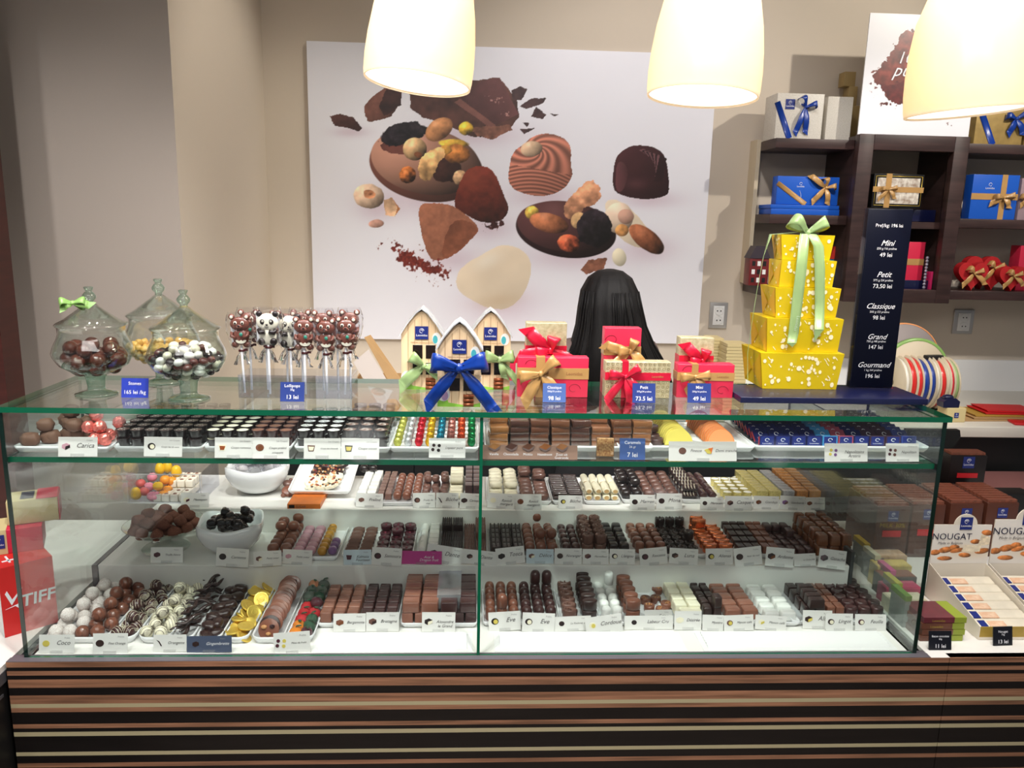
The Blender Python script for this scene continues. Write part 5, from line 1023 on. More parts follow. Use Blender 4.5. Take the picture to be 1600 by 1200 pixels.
def fill(p, name, keyfn, s, n, lab, cat, grp, flat=.8, hmax=.115, sc=1.0):
    """settle pieces inside the jar bowl"""
    import bisect
    prof = [(.047, .028), (.050, .040), (.060, .058), (.070, .066), (.082, .0715), (.094, .070), (.104, .067), (.118, .060)]
    def rad(z):
        for (a, ra), (b, rb) in zip(prof, prof[1:]):
            if a <= z <= b: return ra+(rb-ra)*(z-a)/(b-a)
        return .02
    pts = []; lvl = .0475+s*.28
    while lvl < hmax and len(pts) < n:
        rr = rad(min(lvl, .117))-s*.50
        if lvl > .085: rr *= max(.3, 1-(lvl-.085)/.07)
        k = 0
        ring = rr
        while ring > -s*.3:
            m_ = max(1, int(2*PI*max(ring, 0)/(s*.98)))
            for q in range(m_):
                a = 2*PI*q/m_+lvl*40+k; pts.append((max(ring, 0)*math.cos(a), max(ring, 0)*math.sin(a), lvl+rng.uniform(-.001, .001)))
            ring -= s*.95; k += 1
            if ring < s*.25: break
        lvl += s*flat*.74
    for (x, y, z) in pts[:n]:
        key, fn, ln = keyfn(); piece(name, key, fn, (p.x+x*.95, p.y+y*.95, ZT+z*.955-s*.38), (s, s*.85, s*flat), (rng.uniform(-.5, .5), rng.uniform(-.5, .5), rng.uniform(0, 6)), ln or lab, cat, (grp+' '+ln.split()[0]) if ln else grp)
    return len(pts)
fill(p1, 'chocolate_egg', lambda: ('egg_j', lambda: u_ball(mat('chocolate_glossy_brown', (84, 42, 30), .12, coat=.9, noise=.15), ex=1), ''), .034, 40, 'large glossy brown chocolate egg inside the jar with green ribbon', 'chocolate egg', 'chocolate eggs in the first jar', .84)
DR = [('dr_w', K['white_pure'], 'white'), ('dr_i', K['white'], 'ivory'), ('dr_d', K['black'], 'dark'), ('dr_m', K['dark_plum'], 'brown')]
def drg():
    k, m, n = DR[rng.integers(4)]; return k, (lambda: u_ball(mat('dragee_'+n, {'white': (236, 236, 230), 'ivory': (222, 218, 196), 'dark': (30, 18, 20), 'brown': (82, 40, 36)}[n], .18, coat=.7))), '%s dragee in the jar nearest the lollipops' % n
fill(p3, 'dragee', drg, .0205, 150, '', 'dragee', 'dragees', .72)
fill(p2, 'caramel_nut', lambda: ('nutj', lambda: u_lump(mat('golden_nut', (214, 168, 88), .4, coat=.3, noise=.15), 4), ''), .018, 120, 'golden coated nut in the jar behind', 'nut', 'golden nuts in the back jar', .8, hmax=.085)
# ---------------- lollipops in clear holder
M_cello = glass('cellophane', (254, 254, 255), 1.8, haze=.0)
M_chm = mat('lolly_milk', (116, 66, 54), .28, coat=.4); M_chw = mat('lolly_white', (238, 234, 214), .35, coat=.2); M_chd = mat('lolly_dark', (34, 22, 24), .3, coat=.3); M_teal = mat('lolly_teal', (60, 150, 128), .4)
def bear_fig(mb):
    sp = lambda c, r, m, q=12, w_=8: mb.sphere(c, r, m, q, w_)
    sp((0, 0, .045), (.0165, .006, .0135), M_chm, 16, 10); sp((0, .0005, .020), (.0145, .006, .015), M_chm, 16, 10)
    for s_ in (-1, 1):
        sp((s_*.0125, 0, .0585), (.0055, .004, .006), M_chm); sp((s_*.0125, -.0035, .0585), (.0028, .001, .0032), M_chw)
        sp((s_*.0095, 0, .006), (.0062, .0055, .0062), M_chm); sp((s_*.006, -.0058, .0475), (.0030, .0012, .0036), M_chw, 10, 6); sp((s_*.006, -.0068, .047), (.0017, .0008, .0022), M_chd, 8, 5)
        mb.tube([(s_*.0125, -.003, .030), (s_*.014, -.006, .023), (s_*.007, -.008, .019)], .0032, M_chm, 8)
    sp((0, -.0065, .0405), (.0058, .0032, .0042), M_chm); sp((0, -.0095, .0425), (.0022, .0012, .0018), M_chd, 8, 5)
    mb.prism([(-.008+.009*1.0*math.cos(a), .014+.0065*math.sin(a)) for a in [PI+k*PI/8 for k in range(9)]]+[(-.003, .0145), (-.0055, .012), (-.008, .0145), (-.0115, .012), (-.014, .0145)][::1], -.0075, -.0055, M_chw, T(.010, 0, .001))
    sp((.003, -.0085, .026), (.0032, .0015, .0036), M_teal, 8, 6)
def panda_fig(mb):
    sp = lambda c, r, m, q=12, w_=8: mb.sphere(c, r, m, q, w_)
    sp((0, 0, .044), (.0215, .006, .0175), M_chw, 18, 12); sp((0, .0005, .016), (.017, .006, .017), M_chw, 16, 10)
    for s_ in (-1, 1):
        sp((s_*.0155, 0, .0600), (.0062, .0045, .006), M_chd); e_ = MB()
        sp((s_*.0085, -.0050, .045), (.0048, .0018, .0055), M_chd, 10, 6); sp((s_*.0080, -.0066, .046), (.0020, .0008, .0022), M_chw, 8, 5); sp((s_*.0080, -.0074, .0458), (.0010, .0005, .0012), M_chd, 6, 4)
        mb.tube([(s_*.0165, -.002, .030), (s_*.013, -.006, .024), (s_*.004, -.0075, .026)], .0046, M_chd, 8)
        sp((s_*.0115, -.003, .006), (.0072, .0055, .0075), M_chd)
    sp((0, -.0065, .0395), (.0026, .0012, .0018), M_chd, 8, 5); mb.tube([(-.004, -.0062, .0355), (0, -.0066, .0340), (.004, -.0062, .0355)], .0007, M_chd, 4)
LOL = {}
def lollipop(kind, x, y, zf, label, group=None, lean=0):
    root = empty('panda_lollipop' if kind == 'p' else 'bear_lollipop', (x, y, ZT+.006), label, 'lollipop', group, rz=rng.uniform(-.12, .12)); root.rotation_euler[1] = lean
    def get(k, f):
        if k not in LOL: mb = MB(); f(mb); LOL[k] = mb.mesh(k)
        o = bpy.data.objects.new(k.split('.')[0], LOL[k]); COL.objects.link(o); o.parent = root; return o
    f = get('figure.'+kind, panda_fig if kind == 'p' else bear_fig); f.location = (0, 0, zf)
    if kind == 'b': f.scale = (1.16, 1, 1.04)
    def stick(mb): mb.tube([(0, .001, 0), (0, .001, .075)], .0023, mat('paper_stick', (238, 238, 240), .5), 10)
    s_ = get('stick', stick); s_.scale = (1, 1, (zf+.004)/.075)
    def wrap(mb):
        pr = []
        for k in range(9):
            t = k/8; pr.append((.004+.0225*math.sin(PI*min(1, t*.62+.12))**.8, -.004+.075*t))
        mb.lathe(pr, M_cello, 20, SCL(1, .52, 1), fn=lambda a, z: 1+.06*math.sin(a*7+z*260)+.04*math.sin(a*13))
        mb.lathe([(.0030, -.009), (.0075, -.018), (.0125, -.034)], M_cello, 26, SCL(1.1, .7, 1), fn=lambda a, z: 1+.32*math.sin(a*9+z*60))
        mb.add([(-.020, .006, .006), (-.004, .008, .006), (-.004, .008, .056), (-.020, .006, .056)], [(0, 1, 2, 3)], mat('white_leaflet', (228, 230, 234), .6))
    q = get('wrapper.'+kind, wrap); q.location = (0, 0, zf); 
    if kind == 'p': q.scale = (1.18, 1.1, 1.05)
    def tie(mb): mb.tube([(-.0055, 0, 0), (.0055, 0, 0)], .0026, R['maroon'], 8); mb.strip([(.003, -.001, 0), (.009, -.002, .0025), (.013, -.001, .002)], [(0, 0, 1)]*3, .005, R['maroon'])
    t_ = get('tie', tie); t_.location = (0, 0, zf-.006)
    return root
def lol_at(kind, px_, Y, ytop, lab, grp=None, lean=0):
    p = py(px_, ytop, Y); hgt = .066 if kind == 'b' else .067; lollipop(kind, p.x, Y, p.z-hgt-ZT-.006, lab, grp, lean)
hp = pz(373, 622, ZT); hq = pz(552, 622, ZT); Y0 = hp.y
lol_at('b', 377, Y0+.022, 491, 'leftmost brown bear lollipop in the front row, beside the panda', lean=-.03)
lol_at('p', 417, Y0+.012, 485, 'front panda lollipop with black eyes and paws')
lol_at('p', 452, Y0+.032, 489, 'second panda lollipop partly hidden behind the front row')
lol_at('b', 474, Y0+.014, 495, 'brown bear lollipop just right of the second panda')
lol_at('b', 508, Y0+.014, 497, 'middle brown bear lollipop of the right trio in front row')
lol_at('b', 537, Y0+.018, 495, 'rightmost brown bear lollipop in the front row', lean=.03)
for k, x in enumerate((388, 414, 446, 470, 503, 526, 546)): lol_at('b', x, Y0+.052+.004*(k % 2), 484+k % 3, 'wrapped brown bear lollipop in the back row of the clear holder', 'back row lollipops')
root = empty('lollipop_holder', (hp.x, Y0, ZT), 'clear acrylic block holder full of bear and panda lollipops', 'holder')
mb = MB(); hw = hq.x-hp.x; t_ = .002
for a, b in (((0, 0, .0), (hw, t_, .046)), ((0, .074, 0), (hw, .076, .046)), ((0, t_, 0), (t_, .074, .046)), ((hw-t_, t_, 0), (hw, .074, .046)), ((t_, t_, 0), (hw-t_, .074, .002))): mb.box(a, b, M_clear)
mb.build('box', root, (0, 0, .0004))
mb = MB(); mb.box((.003, .003, .031), (hw-.003, .073, .033), M_clear); mb.build('perforated_plate', root)
# ---------------- little house boxes
M_hwood = mat('house_wood_print', (230, 200, 160), .5, noise=.12, nscale=10, stretch=(8, 8, 1)); M_hline = mat('house_line', (150, 108, 70), .6); M_win = mat('window_film', (30, 20, 18), .1, coat=.6); M_roof = mat('printed_grey_roof', (170, 172, 176), .5, rgb2=(206, 208, 212), nscale=70); M_hgreen = mat('printed_grass', (130, 186, 60), .5); M_hteal = mat('printed_teal', (70, 170, 180), .5); M_lilac = mat('printed_lilac', (196, 160, 200), .5); M_cop2 = mat('copper_wrapped_sweets', (150, 84, 52), .3, .5)
def house(px_, py_, wpx, label, rz=0):
    p = pz(px_, py_, ZT); dep = (p-CAM).dot(CF); w_ = wpx/FPX*dep; root = empty('house_box', (p.x, p.y, ZT+.0004), label, 'gift box', None, rz); h1 = w_*1.42; h2 = w_*1.98; d_ = w_*.62
    prof = [(-w_/2, 0), (w_/2, 0), (w_/2, h1), (w_*.33, h1+(h2-h1)*.42), (w_*.12, h1+(h2-h1)*.86), (0, h2-.003), (-w_*.12, h1+(h2-h1)*.86), (-w_*.33, h1+(h2-h1)*.42), (-w_/2, h1)]
    mb = MB(); mb.prism(prof, 0, d_, M_hwood)
    for x in (-.33, -.17, 0, .17, .33): mb.box((x*w_-.0004, -.0003, 0), (x*w_+.0004, 0, h1+(h2-h1)*(.75-abs(x)*1.2)), M_hline)
    mb.prism([(-w_/2, 0), (w_/2, 0), (w_/2, w_*.10), (w_*.2, w_*.03), (-.02, w_*.1), (-w_*.3, w_*.25), (-w_/2, w_*.3)], -.0006, 0, M_hgreen)
    mb.prism([(-w_*.36+w_*.15*math.cos(a*PI/8), w_*.3+w_*.17*math.sin(a*PI/8)) for a in range(16)], -.0009, -.0002, M_wp); mb.prism([(-w_*.33+w_*.08*math.cos(a*PI/8), w_*.26+w_*.11*math.sin(a*PI/8)) for a in range(16)], -.0012, -.0009, M_lilac)
    mb.prism([(w_*.36+w_*.11*math.cos(a*PI/8), w_*1.28+w_*.15*math.sin(a*PI/8)) for a in range(16)], -.0009, -.0002, M_wp); mb.prism([(w_*.33+w_*.06*math.cos(a*PI/8), w_*1.26+w_*.1*math.sin(a*PI/8)) for a in range(16)], -.0012, -.0009, M_hteal)
    mb.text('MAISON DE CHOCOLAT', w_*.048, M_hline, T(0, -.0006, w_*1.16))
    mb.build('carton', root)
    mb = MB(); pts = [(-w_*.55, h1-.006), (-w_*.36, h1+(h2-h1)*.42), (-w_*.14, h1+(h2-h1)*.90), (0, h2+.004), (w_*.14, h1+(h2-h1)*.90), (w_*.36, h1+(h2-h1)*.42), (w_*.55, h1-.006)]
    mb.prism(pts+[(a*.975, b-.0025) for a, b in pts[::-1]], -.006, d_+.006, M_roof); mb.build('roof', root)
    for (x, z, ww, hh) in ((-.1, .78, .24, .34), (.22, .78, .24, .34), (-.1, .38, .24, .30), (.22, .38, .24, .30)):
        mb = MB(); mb.box((x*w_-ww*w_/2, -.0008, z*w_), (x*w_+ww*w_/2, .0004, (z+hh)*w_), M_win, bev=.0003, seg=1); mb.build('window', root)
    mb = MB()
    for k in range(3): mb.tube([(w_*.10, -.002, w_*(.06+.1*k)), (w_*.34, -.002, w_*(.06+.1*k))], w_*.045, M_cop2, 8)
    mb.build('sweets_shown_in_opening', root)
    mb = MB(); LBL(mb, T(w_*.0, -.0012, w_*1.42), w_*.32, w_*.32); mb.build('brand_label', root)
    return root, w_
h2_, w2 = house(659, 609, 63, 'small house shaped box with pale green bow left of the blue bowed one')
bow(R['green'], .034, .024, ((-.045, -.040), (.052, -.030)), ang=(35, -12), depth=.014, parent=h2_, nm='ribbon_bow', loc=(.005, -.004, .052), rot=(0, 0, 0))
h3_, w3 = house(765, 609, 62, 'small house shaped box half hidden, right of the blue bowed one')
bow(R['green'], .032, .026, ((.010, -.035), (.055, -.072)), ang=(10, 14), depth=.014, tw=.014, parent=h3_, nm='ribbon_bow', loc=(.020, -.004, .066))
h1_, w1 = house(717, 636, 67, 'small house shaped box with a large royal blue bow, front one')
bow(R['blue'], .054, .034, ((-.058, -.070), (.064, -.078)), ang=(10, 14), depth=.020, tw=.024, parent=h1_, nm='ribbon_bow', loc=(0, -.006, .078))
# ---------------- gift boxes
M_red = mat('red_gift_paper', (212, 42, 74), .38, noise=.05, nscale=6); M_gold = mat('gold_patterned_paper', (214, 204, 168), .35, .35, rgb2=(182, 168, 128), nscale=120); M_side = mat('cream_box_side', (216, 200, 170), .5)
def gift(x0, x1, yt, yb, label, paper, rib, dpt=.034, Yf=None, bowx=.35, bowz=.5, L=.034, W=.018, tails=((-.03, -.045), (.02, -.05)), ang=(5, 20), bandz=.55, vb=True, dz=0, curl=True, pat=False, txt=True):
    p = pz((x0+x1)/2, yb, ZT) if Yf is None else py((x0+x1)/2, yb, Yf)
    dep = (p-CAM).dot(CF); w_ = (x1-x0)/FPX*dep; hh = py((x0+x1)/2, yt, p.y).z-ZT; root = empty('gift_box', (p.x, p.y, ZT+.0004), label, 'gift box')
    mb = MB(); mb.box((-w_/2, 0, 0), (w_/2, dpt, hh), paper, bev=.0012)
    mb.box((-w_/2+.001, .004, -.0002), (-w_/2-.0006, dpt-.004, hh-.002), M_side) if False else None
    if curl:
        for (cx, cz, sg) in ((w_*.30, hh*.22, 1), (-w_*.30, hh*.82, -1)):
            mb.tube([(cx+.014*math.cos(a)*sg*(1-a/9), -.0003, cz+.012*math.sin(a)*(1-a/9)) for a in [k*.35 for k in range(16)]], .0005, mat('dark_red_line', (150, 20, 44), .4), 4)
    if pat:
        for i in range(14):
            for j in range(8):
                x, z = -w_/2+w_*(i+.5)/14, hh*(j+.5)/8; mb.tube([(x+.0026*math.cos(a), -.0002, z+.0026*math.sin(a)) for a in [k*PI/4 for k in range(9)]], .0004, mat('gold_line', (150, 132, 92), .35, .5), 3, None, False)
    mb.build('wrapped_box', root)
    bh = W*.95; mb = MB(); mb.box((-w_/2-.0008, -.0009, hh*bandz-bh/2), (w_/2+.0008, dpt+.0008, hh*bandz+bh/2), rib)
    if vb: mb.box((w_*(bowx-.5)-bh*.4, -.0014, -.0), (w_*(bowx-.5)+bh*.4, dpt+.001, hh+.0010), rib)
    if txt: mb.text('Leonidas', bh*.42, mat('ribbon_print', (150, 96, 60), .5) if rib is R['gold'] else MATS['ribbon_gold'], T(w_*.30, -.0014, hh*bandz-bh*.12))
    mb.build('ribbon_band', root)
    bow(rib, L, W, tails, ang=ang, parent=root, nm='ribbon_bow', loc=(w_*(bowx-.5), -.003, hh*bowz)); return root
gift(820, 883, 505, 600, 'upright patterned gold box with red ribbon behind the red box with gold bow', M_gold, R['red'], Yf=pz(863, 621, ZT).y+.038, bowx=.60, bowz=.62, tails=((-.060, -.012), (.058, -.030), (-.045, .040)), ang=(-15, 75), L=.030, W=.026, bandz=.60, vb=False, curl=False)
gift(808, 918, 559, 621, 'red gift box with gold ribbon, beside the little houses', M_red, R['gold'], bowx=.32, bowz=.60, L=.044, W=.024, tails=((-.030, -.056), (.034, -.040)), ang=(-12, 42), bandz=.60)
gift(941, 998, 513, 606, 'upright red box with gold ribbon behind the patterned gold box', M_red, R['gold'], Yf=pz(995, 622, ZT).y+.038, bowx=.70, bowz=.66, L=.026, W=.020, tails=((-.048, -.044), (-.050, .012), (.026, -.024)), ang=(0, 70), bandz=.66, vb=False)
gift(944, 1046, 566, 622, 'patterned gold gift box with red ribbon in the middle of the row', M_gold, R['red'], bowx=.30, bowz=.60, L=.034, W=.017, tails=((-.036, -.048), (.012, -.050), (.030, -.030)), ang=(8, 35), bandz=.60, curl=False, pat=True)
gift(1058, 1111, 528, 610, 'upright patterned gold box with red ribbon behind the rightmost red box', M_gold, R['red'], Yf=pz(1100, 622, ZT).y+.038, bowx=.66, bowz=.60, L=.026, W=.022, tails=((-.040, -.030), (.026, -.030), (-.036, .032)), ang=(-10, 75), bandz=.60, vb=False, curl=False)
gift(1056, 1145, 570, 622, 'rightmost red gift box with gold ribbon, beside the navy plinth', M_red, R['gold'], bowx=.30, bowz=.64, L=.030, W=.018, tails=((-.014, -.030), (.020, -.028)), ang=(-4, 10), bandz=.64)
# ---------------- navy plinth, yellow box tower, price column
M_plinth = mat('navy_plinth', (18, 22, 58), .3, coat=.2)
a = pz(1157, 630, ZT); b = pz(1441, 630, ZT); yb_ = a.y+.13
mb = MB(); pl = [(a.x, a.y), (b.x, a.y+.001), (b.x-.0, yb_), (a.x+.0, yb_)]
mb.box((a.x, a.y, 0), (b.x, yb_, .0125), M_plinth, bev=.001); o = mb.build('navy_plinth', None, (0, 0, ZT+.0004)); tag(o, 'flat navy blue plinth board under the yellow boxes and price column', 'plinth')
ZPl = ZT+.013
M_yel = mat('yellow_wrapping', (220, 190, 14), .4, coat=.2); M_spot = mat('cream_spots', (246, 232, 190), .5); M_fold = mat('yellow_fold', (226, 176, 30), .4)
lv = [(1191, 1306, 1189, 1320, 609, 552, 1160), (1198, 1308, 1199, 1319, 554, 498, 1171), (1212, 1305, 1212, 1315, 498, 450, 1182), (1217, 1300, 1222, 1308, 449, 407, 1189), (1222, 1296, 1221, 1305, 406, 367, 1199)]
YT = pz(1250, 609, ZPl).y; ordn = ['bottom and largest', 'second from bottom', 'middle', 'second from top', 'topmost and smallest']
zprev = ZPl; topz = []
for k, (b0, b1, t0, t1, yb, yt, sl) in enumerate(lv):
    Yk = YT+.004*k; zt = py((t0+t1)/2, yt, Yk).z; zb = zprev; A = py(b0, yb, Yk+.006).x; B_ = py(b1, yb, Yk+.006).x; Cx = py(t0, yt, Yk).x; Dx = py(t1, yt, Yk).x; dp = .125-.017*k
    ox = (A+B_)/2; root = empty('yellow_gift_box', (ox, Yk, zb+.0003), 'yellow spotted gift box, %s of the tower' % ordn[k], 'gift box', None)
    h_ = zt-zb-.0006; A -= ox; B_ -= ox; Cx -= ox; Dx -= ox
    vs = [(A, .006, 0), (B_, .006, 0), (B_, dp-.006, 0), (A, dp-.006, 0), (Cx, 0, h_), (Dx, 0, h_), (Dx, dp, h_), (Cx, dp, h_)]
    mb = MB(); mb.add(vs, [(0, 3, 2, 1), (4, 5, 6, 7), (0, 1, 5, 4), (1, 2, 6, 5), (2, 3, 7, 6), (3, 0, 4, 7)], M_yel)
    rr = random.Random(k)
    def fr(u, v): # front face point
        x = (A+(B_-A)*u)*(1-v)+(Cx+(Dx-Cx)*u)*v; return Vector((x, .006*(1-v)-.0004, h_*v))
    for q in range(58-7*k):
        u, v = rr.uniform(.04, .96), rr.uniform(.08, .92); c = fr(u, v); r = rr.choice([.0013, .0018, .0024, .0030, .0042, .0056]); n = 12; e_ = rr.uniform(.7, 1)
        if rr.random() < .82: mb.add([c+Vector((r*e_*math.cos(2*PI*i/n), 0, r*math.sin(2*PI*i/n))) for i in range(n)], [tuple(range(n))], M_spot)
        else:
            d = Vector((.006, 0, -.007 if k < 3 else .007)); s_ = Vector((.0006, 0, .0006)); mb.add([c-d/2-s_, c-d/2+s_, c+d/2+s_, c+d/2-s_], [(0, 1, 2, 3)], M_spot)
    for q in range(9): # left side spots
        u, v = rr.uniform(.15, .9), rr.uniform(.15, .85); x = A*(1-v)+Cx*v-.0004; r = rr.choice([.0012, .002, .003]); yy = .006+u*(dp-.012); mb.add([(x, yy+r*math.cos(2*PI*i/10), h_*v+r*math.sin(2*PI*i/10)) for i in range(10)], [tuple(range(10))[::-1]], M_spot)
    mb.build('box', root)
    mb = MB(); x = lambda v: A*(1-v)+Cx*v
    mb.add([(x(0)-.0008, .008, 0), (x(.98)-.0008, .004, h_*.98), (x(.45)-.0016, dp*.5, h_*.45)], [(0, 2, 1)], M_fold); mb.add([(x(0)-.0008, dp-.008, 0), (x(.45)-.0018, dp*.5, h_*.45), (x(.98)-.0008, dp-.004, h_*.98)], [(0, 2, 1)], M_fold)
    mb.build('folded_end_flap', root)
    zprev = zt; topz.append((ox+Cx, ox+Dx, Yk, zt, dp))
tx0, tx1, tY, tZ, tdp = topz[-1]
G2 = R['green']
root = empty('green_ribbon', ((tx0+tx1)/2, tY, tZ+.0005), 'wide pale green ribbon with bow tied around the yellow box tower', 'ribbon')
org = Vector(root.location)
def wp(x, y, Y): return py(x, y, Y)-org
mb = MB(); yk = tY-.006
mb.strip([wp(1258, 362, tY+.012), wp(1257, 368, yk), wp(1252, 420, yk-.004), wp(1246, 470, yk-.006), wp(1240, 520, yk-.012), wp(1237, 536, yk-.014)], [(1, 0, .05)]*6, [.020, .021, .023, .023, .022, .020], G2)
e = wp(1237, 536, yk-.014); mb.add([e+Vector((-.010, 0, .0)), e+Vector((.010, 0, .0)), e+Vector((.002, 0, -.008))], [(0, 2, 1)], G2)
e = wp(1243, 505, yk-.0135); mb.text('Leonidas', .009, mat('silver_print', (214, 232, 204), .3, .4), T(e.x, e.y, e.z) @ RY(PI/2+.12)); mb.build('ribbon_tail', root)
mb = MB(); mb.strip([wp(1264, 362, tY+.012), wp(1270, 368, yk), wp(1279, 385, yk-.004), wp(1281, 420, yk-.006), wp(1281, 470, yk-.008), wp(1280, 515, yk-.012)], [(1, 0, 0)]*6, [.018, .021, .022, .022, .021, .020], G2)
e = wp(1280, 515, yk-.012); mb.add([e+Vector((-.010, 0, 0)), e+Vector((.010, 0, 0)), e+Vector((-.008, 0, -.026))], [(0, 2, 1)], G2); mb.build('ribbon_tail', root)
mb = MB(); f_ = [wp(1262, 362, tY+.02), wp(1230, 365, tY+.028), wp(1204, 367, tY+.03)]; pts_ = f_+[wp(1196, 400, tY+.028), wp(1186, 452, tY+.024), wp(1178, 502, tY+.02), wp(1171, 552, tY+.012), wp(1171, 600, tY+.02)]
pts_ = [Vector((p.x-.004*(i > 2), p.y, p.z+(.001 if i < 3 else 0))) for i, p in enumerate(pts_)]
mb.strip(pts_, [(0, 1, 0)]*3+[(.35, 1, 0)]*5, .016, G2); mb.build('ribbon_wrap', root)
b_ = bow(G2, .045, .024, (), ang=(36, 30), depth=.016, parent=root, nm='ribbon_bow', loc=(0, .010, .004))
# navy price column
p0 = pz(1361, 606, ZPl); ppx = lambda x, y: py(x, y, p0.y)
A = ppx(1327, 604); B_ = ppx(1394, 607); Tt = ppx(1357, 326); hh = Tt.z-ZPl; wdt = B_.x-A.x; cx = (A.x+B_.x)/2
root = empty('price_column', (cx, p0.y, ZPl+.0003), 'tall dark navy price column sign standing on the navy plinth', 'sign', None)
M_dn = mat('deep_navy_gloss', (7, 10, 28), .35, spec=.3)
mb = MB(); mb.box((-wdt/2, 0, 0), (wdt/2, .016, hh), M_dn, bev=.0015); mb.build('column_body', root)
mb = MB(); mb.box((-wdt/2-.0015, -.0022, 0), (-wdt/2+.0008, .0165, hh+.001), M_clear); mb.box((-wdt/2, -.0022, hh), (wdt/2, .0165, hh+.002), M_clear); mb.box((-wdt/2, -.006, 0), (-wdt/2+.012, .0, .0018), M_clear); mb.box((wdt/2-.012, -.006, 0), (wdt/2, 0, .0018), M_clear); mb.build('clear_sleeve', root)
mb = MB(); zf = lambda y: hh*(604-y)/(604-326)
for (t, y, s_, sh) in (('Preț/kg: 196 lei', 353, .0098, 0), ('Mini', 381, .0165, .4), ('250 g /16 praline', 387, .0064, 0), ('49 lei', 398, .0125, 0), ('Petit', 429, .0165, .4), ('375 g /24 praline', 435.5, .0064, 0), ('73,50 lei', 446, .0125, 0), ('Classique', 478, .0165, .4), ('500 g /33 praline', 484.5, .0064, 0), ('98 lei', 495, .0125, 0), ('Grand', 526, .0165, .4), ('750 g /48 praline', 531, .0064, 0), ('147 lei', 541.5, .0125, 0), ('Gourmand', 571, .0165, .4), ('1 kg /64 praline', 577, .0064, 0), ('196 lei', 588, .0125, 0)):
    mb.text(t, s_, M_ink, T(0, -.0005, zf(y)), shear=sh, bold=.003 if s_ > .01 else 0)
mb.build('price_lettering', root)
# ================================================================== things on the steps, left
# glass cake stand with cocoa truffles
p = pz(247, 868, Z1); root = empty('cake_stand', (p.x, p.y+.05, Z1+.0003), 'clear glass footed dish of cocoa dusted truffles on the middle step', 'dish')
c0 = Vector(root.location); zr = py(247, 818, c0.y).z-Z1
mb = MB(); mb.lathe([(.001, .0), (.055, 0), (.056, .003), (.045, .006), (.014, .012), (.012, .02), (.013, zr-.03), (.020, zr-.022), (.001, zr-.021)], M_jar, 40); mb.build('foot', root)
mb = MB(); mb.lathe([(.001, zr-.0205), (.04, zr-.0195), (.078, zr-.012), (.092, zr), (.0935, zr+.001), (.090, zr+.001), (.076, zr-.009), (.04, zr-.0165), (.001, zr-.017)], M_jar, 52); mb.build('dish', root)
def u_truf(k):
    mb = MB(); mb.sphere((0, 0, .4), (.5, .46, .46), K['cocoa'], 16, 12, None, lambda d: (1+.08*mnoise.noise(d*4+Vector((k, 0, 0))))*(1 if d.z < 0 else 1-.25*d.z*abs(d.x+d.y))); return mb
tr = []
for ring, n, dz in ((.066, 12, 0), (.036, 7, .0), (.052, 8, .018), (.018, 4, .012)):
    for i in range(n):
        a = 2*PI*i/n+ring*50; tr.append((ring*math.cos(a), ring*math.sin(a), zr-.012+dz))
for i, (x, y, z) in enumerate(tr): piece('cocoa_truffle', 'truf%d' % (i % 3), lambda i=i: u_truf(i % 3*5), (c0.x+x, c0.y+y, Z1+z), (.034, .032, .030), (rng.uniform(-.5, .5), rng.uniform(-.5, .5), rng.uniform(0, 6)), 'matt cocoa dusted truffle in the glass footed dish', 'truffle', 'cocoa truffles in the glass dish')
# white square china bowls
def sq_bowl(name, cx_, cy_, z, R0, H, label, dip=0, rz=0, n=40):
    root = MB(); vs = []; fs = []
    prof = [(.30, .0), (.42, .01), (.66, .14), (.88, .40), (.99, .72), (1.0, 1.0), (.95, 1.0), (.93, .74), (.82, .44), (.60, .2), (.36, .08)]
    for (r, zz) in prof:
        for i in range(n):
            a = 2*PI*i/n; sq = (abs(math.cos(a))**(4)+abs(math.sin(a))**4)**(-.25); k = 1+(sq-1)*min(1, zz*1.4)
            up = dip*(abs(math.cos(a*2+PI))**2 if 0 else (math.cos(2*a+PI*.0)**2)*0)+dip*max(0, (sq-1)/.19)*zz**2
            vs.append((R0*r*k*math.cos(a), R0*r*k*math.sin(a)*.9, H*zz+up))
    for j in range(len(prof)-1):
        for i in range(n): k = (i+1) % n; fs.append((j*n+i, j*n+k, (j+1)*n+k, (j+1)*n+i))
    fs += [tuple(range(n))[::-1], tuple(range((len(prof)-1)*n, len(prof)*n))]
    root.add(vs, fs, M_china, True); o = root.build('china_bowl', None, (cx_, cy_, z), (0, 0, rz)); tag(o, label, 'bowl'); return o
p = pz(350, 876, Z1); bc_ = (p.x, p.y+.062); sq_bowl('china_bowl', bc_[0], bc_[1], Z1+.0003, .074, .070, 'white square china bowl full of black cherries on the middle step', .010, .15)
ch = [(rng.uniform(-.046, .046), rng.uniform(-.036, .036), .050) for _ in range(16)]+[(rng.uniform(-.042, .042), rng.uniform(-.034, .034), .060) for _ in range(16)]+[(-.018, .01, .074), (.030, .008, .078), (.002, -.002, .068)]
for i, (x, y, z) in enumerate(ch): piece('glossy_cherry', 'chr%d' % (i % 3), lambda i=i: u_lump(K['cherry'], 11+i % 3), (bc_[0]+x, bc_[1]+y, Z1+z+.010), (.025, .023, .020), (rng.uniform(-.5, .5), 0, rng.uniform(0, 6)), 'glossy black chocolate cherry in the white square bowl', 'cherry', 'black cherries in the bowl')
p = pz(392, 783, Z2); bw = (p.x, p.y+.080); sq_bowl('china_bowl', bw[0], bw[1], Z2+.0003, .080, .072, 'larger white square china bowl of clear wrapped sweets on the upper step', .012, .1)
M_sw = glass('sweet_wrap', (246, 246, 250), 3.0, haze=.25); M_sw2 = mat('white_sweet', (214, 208, 206), .35, coat=.4)
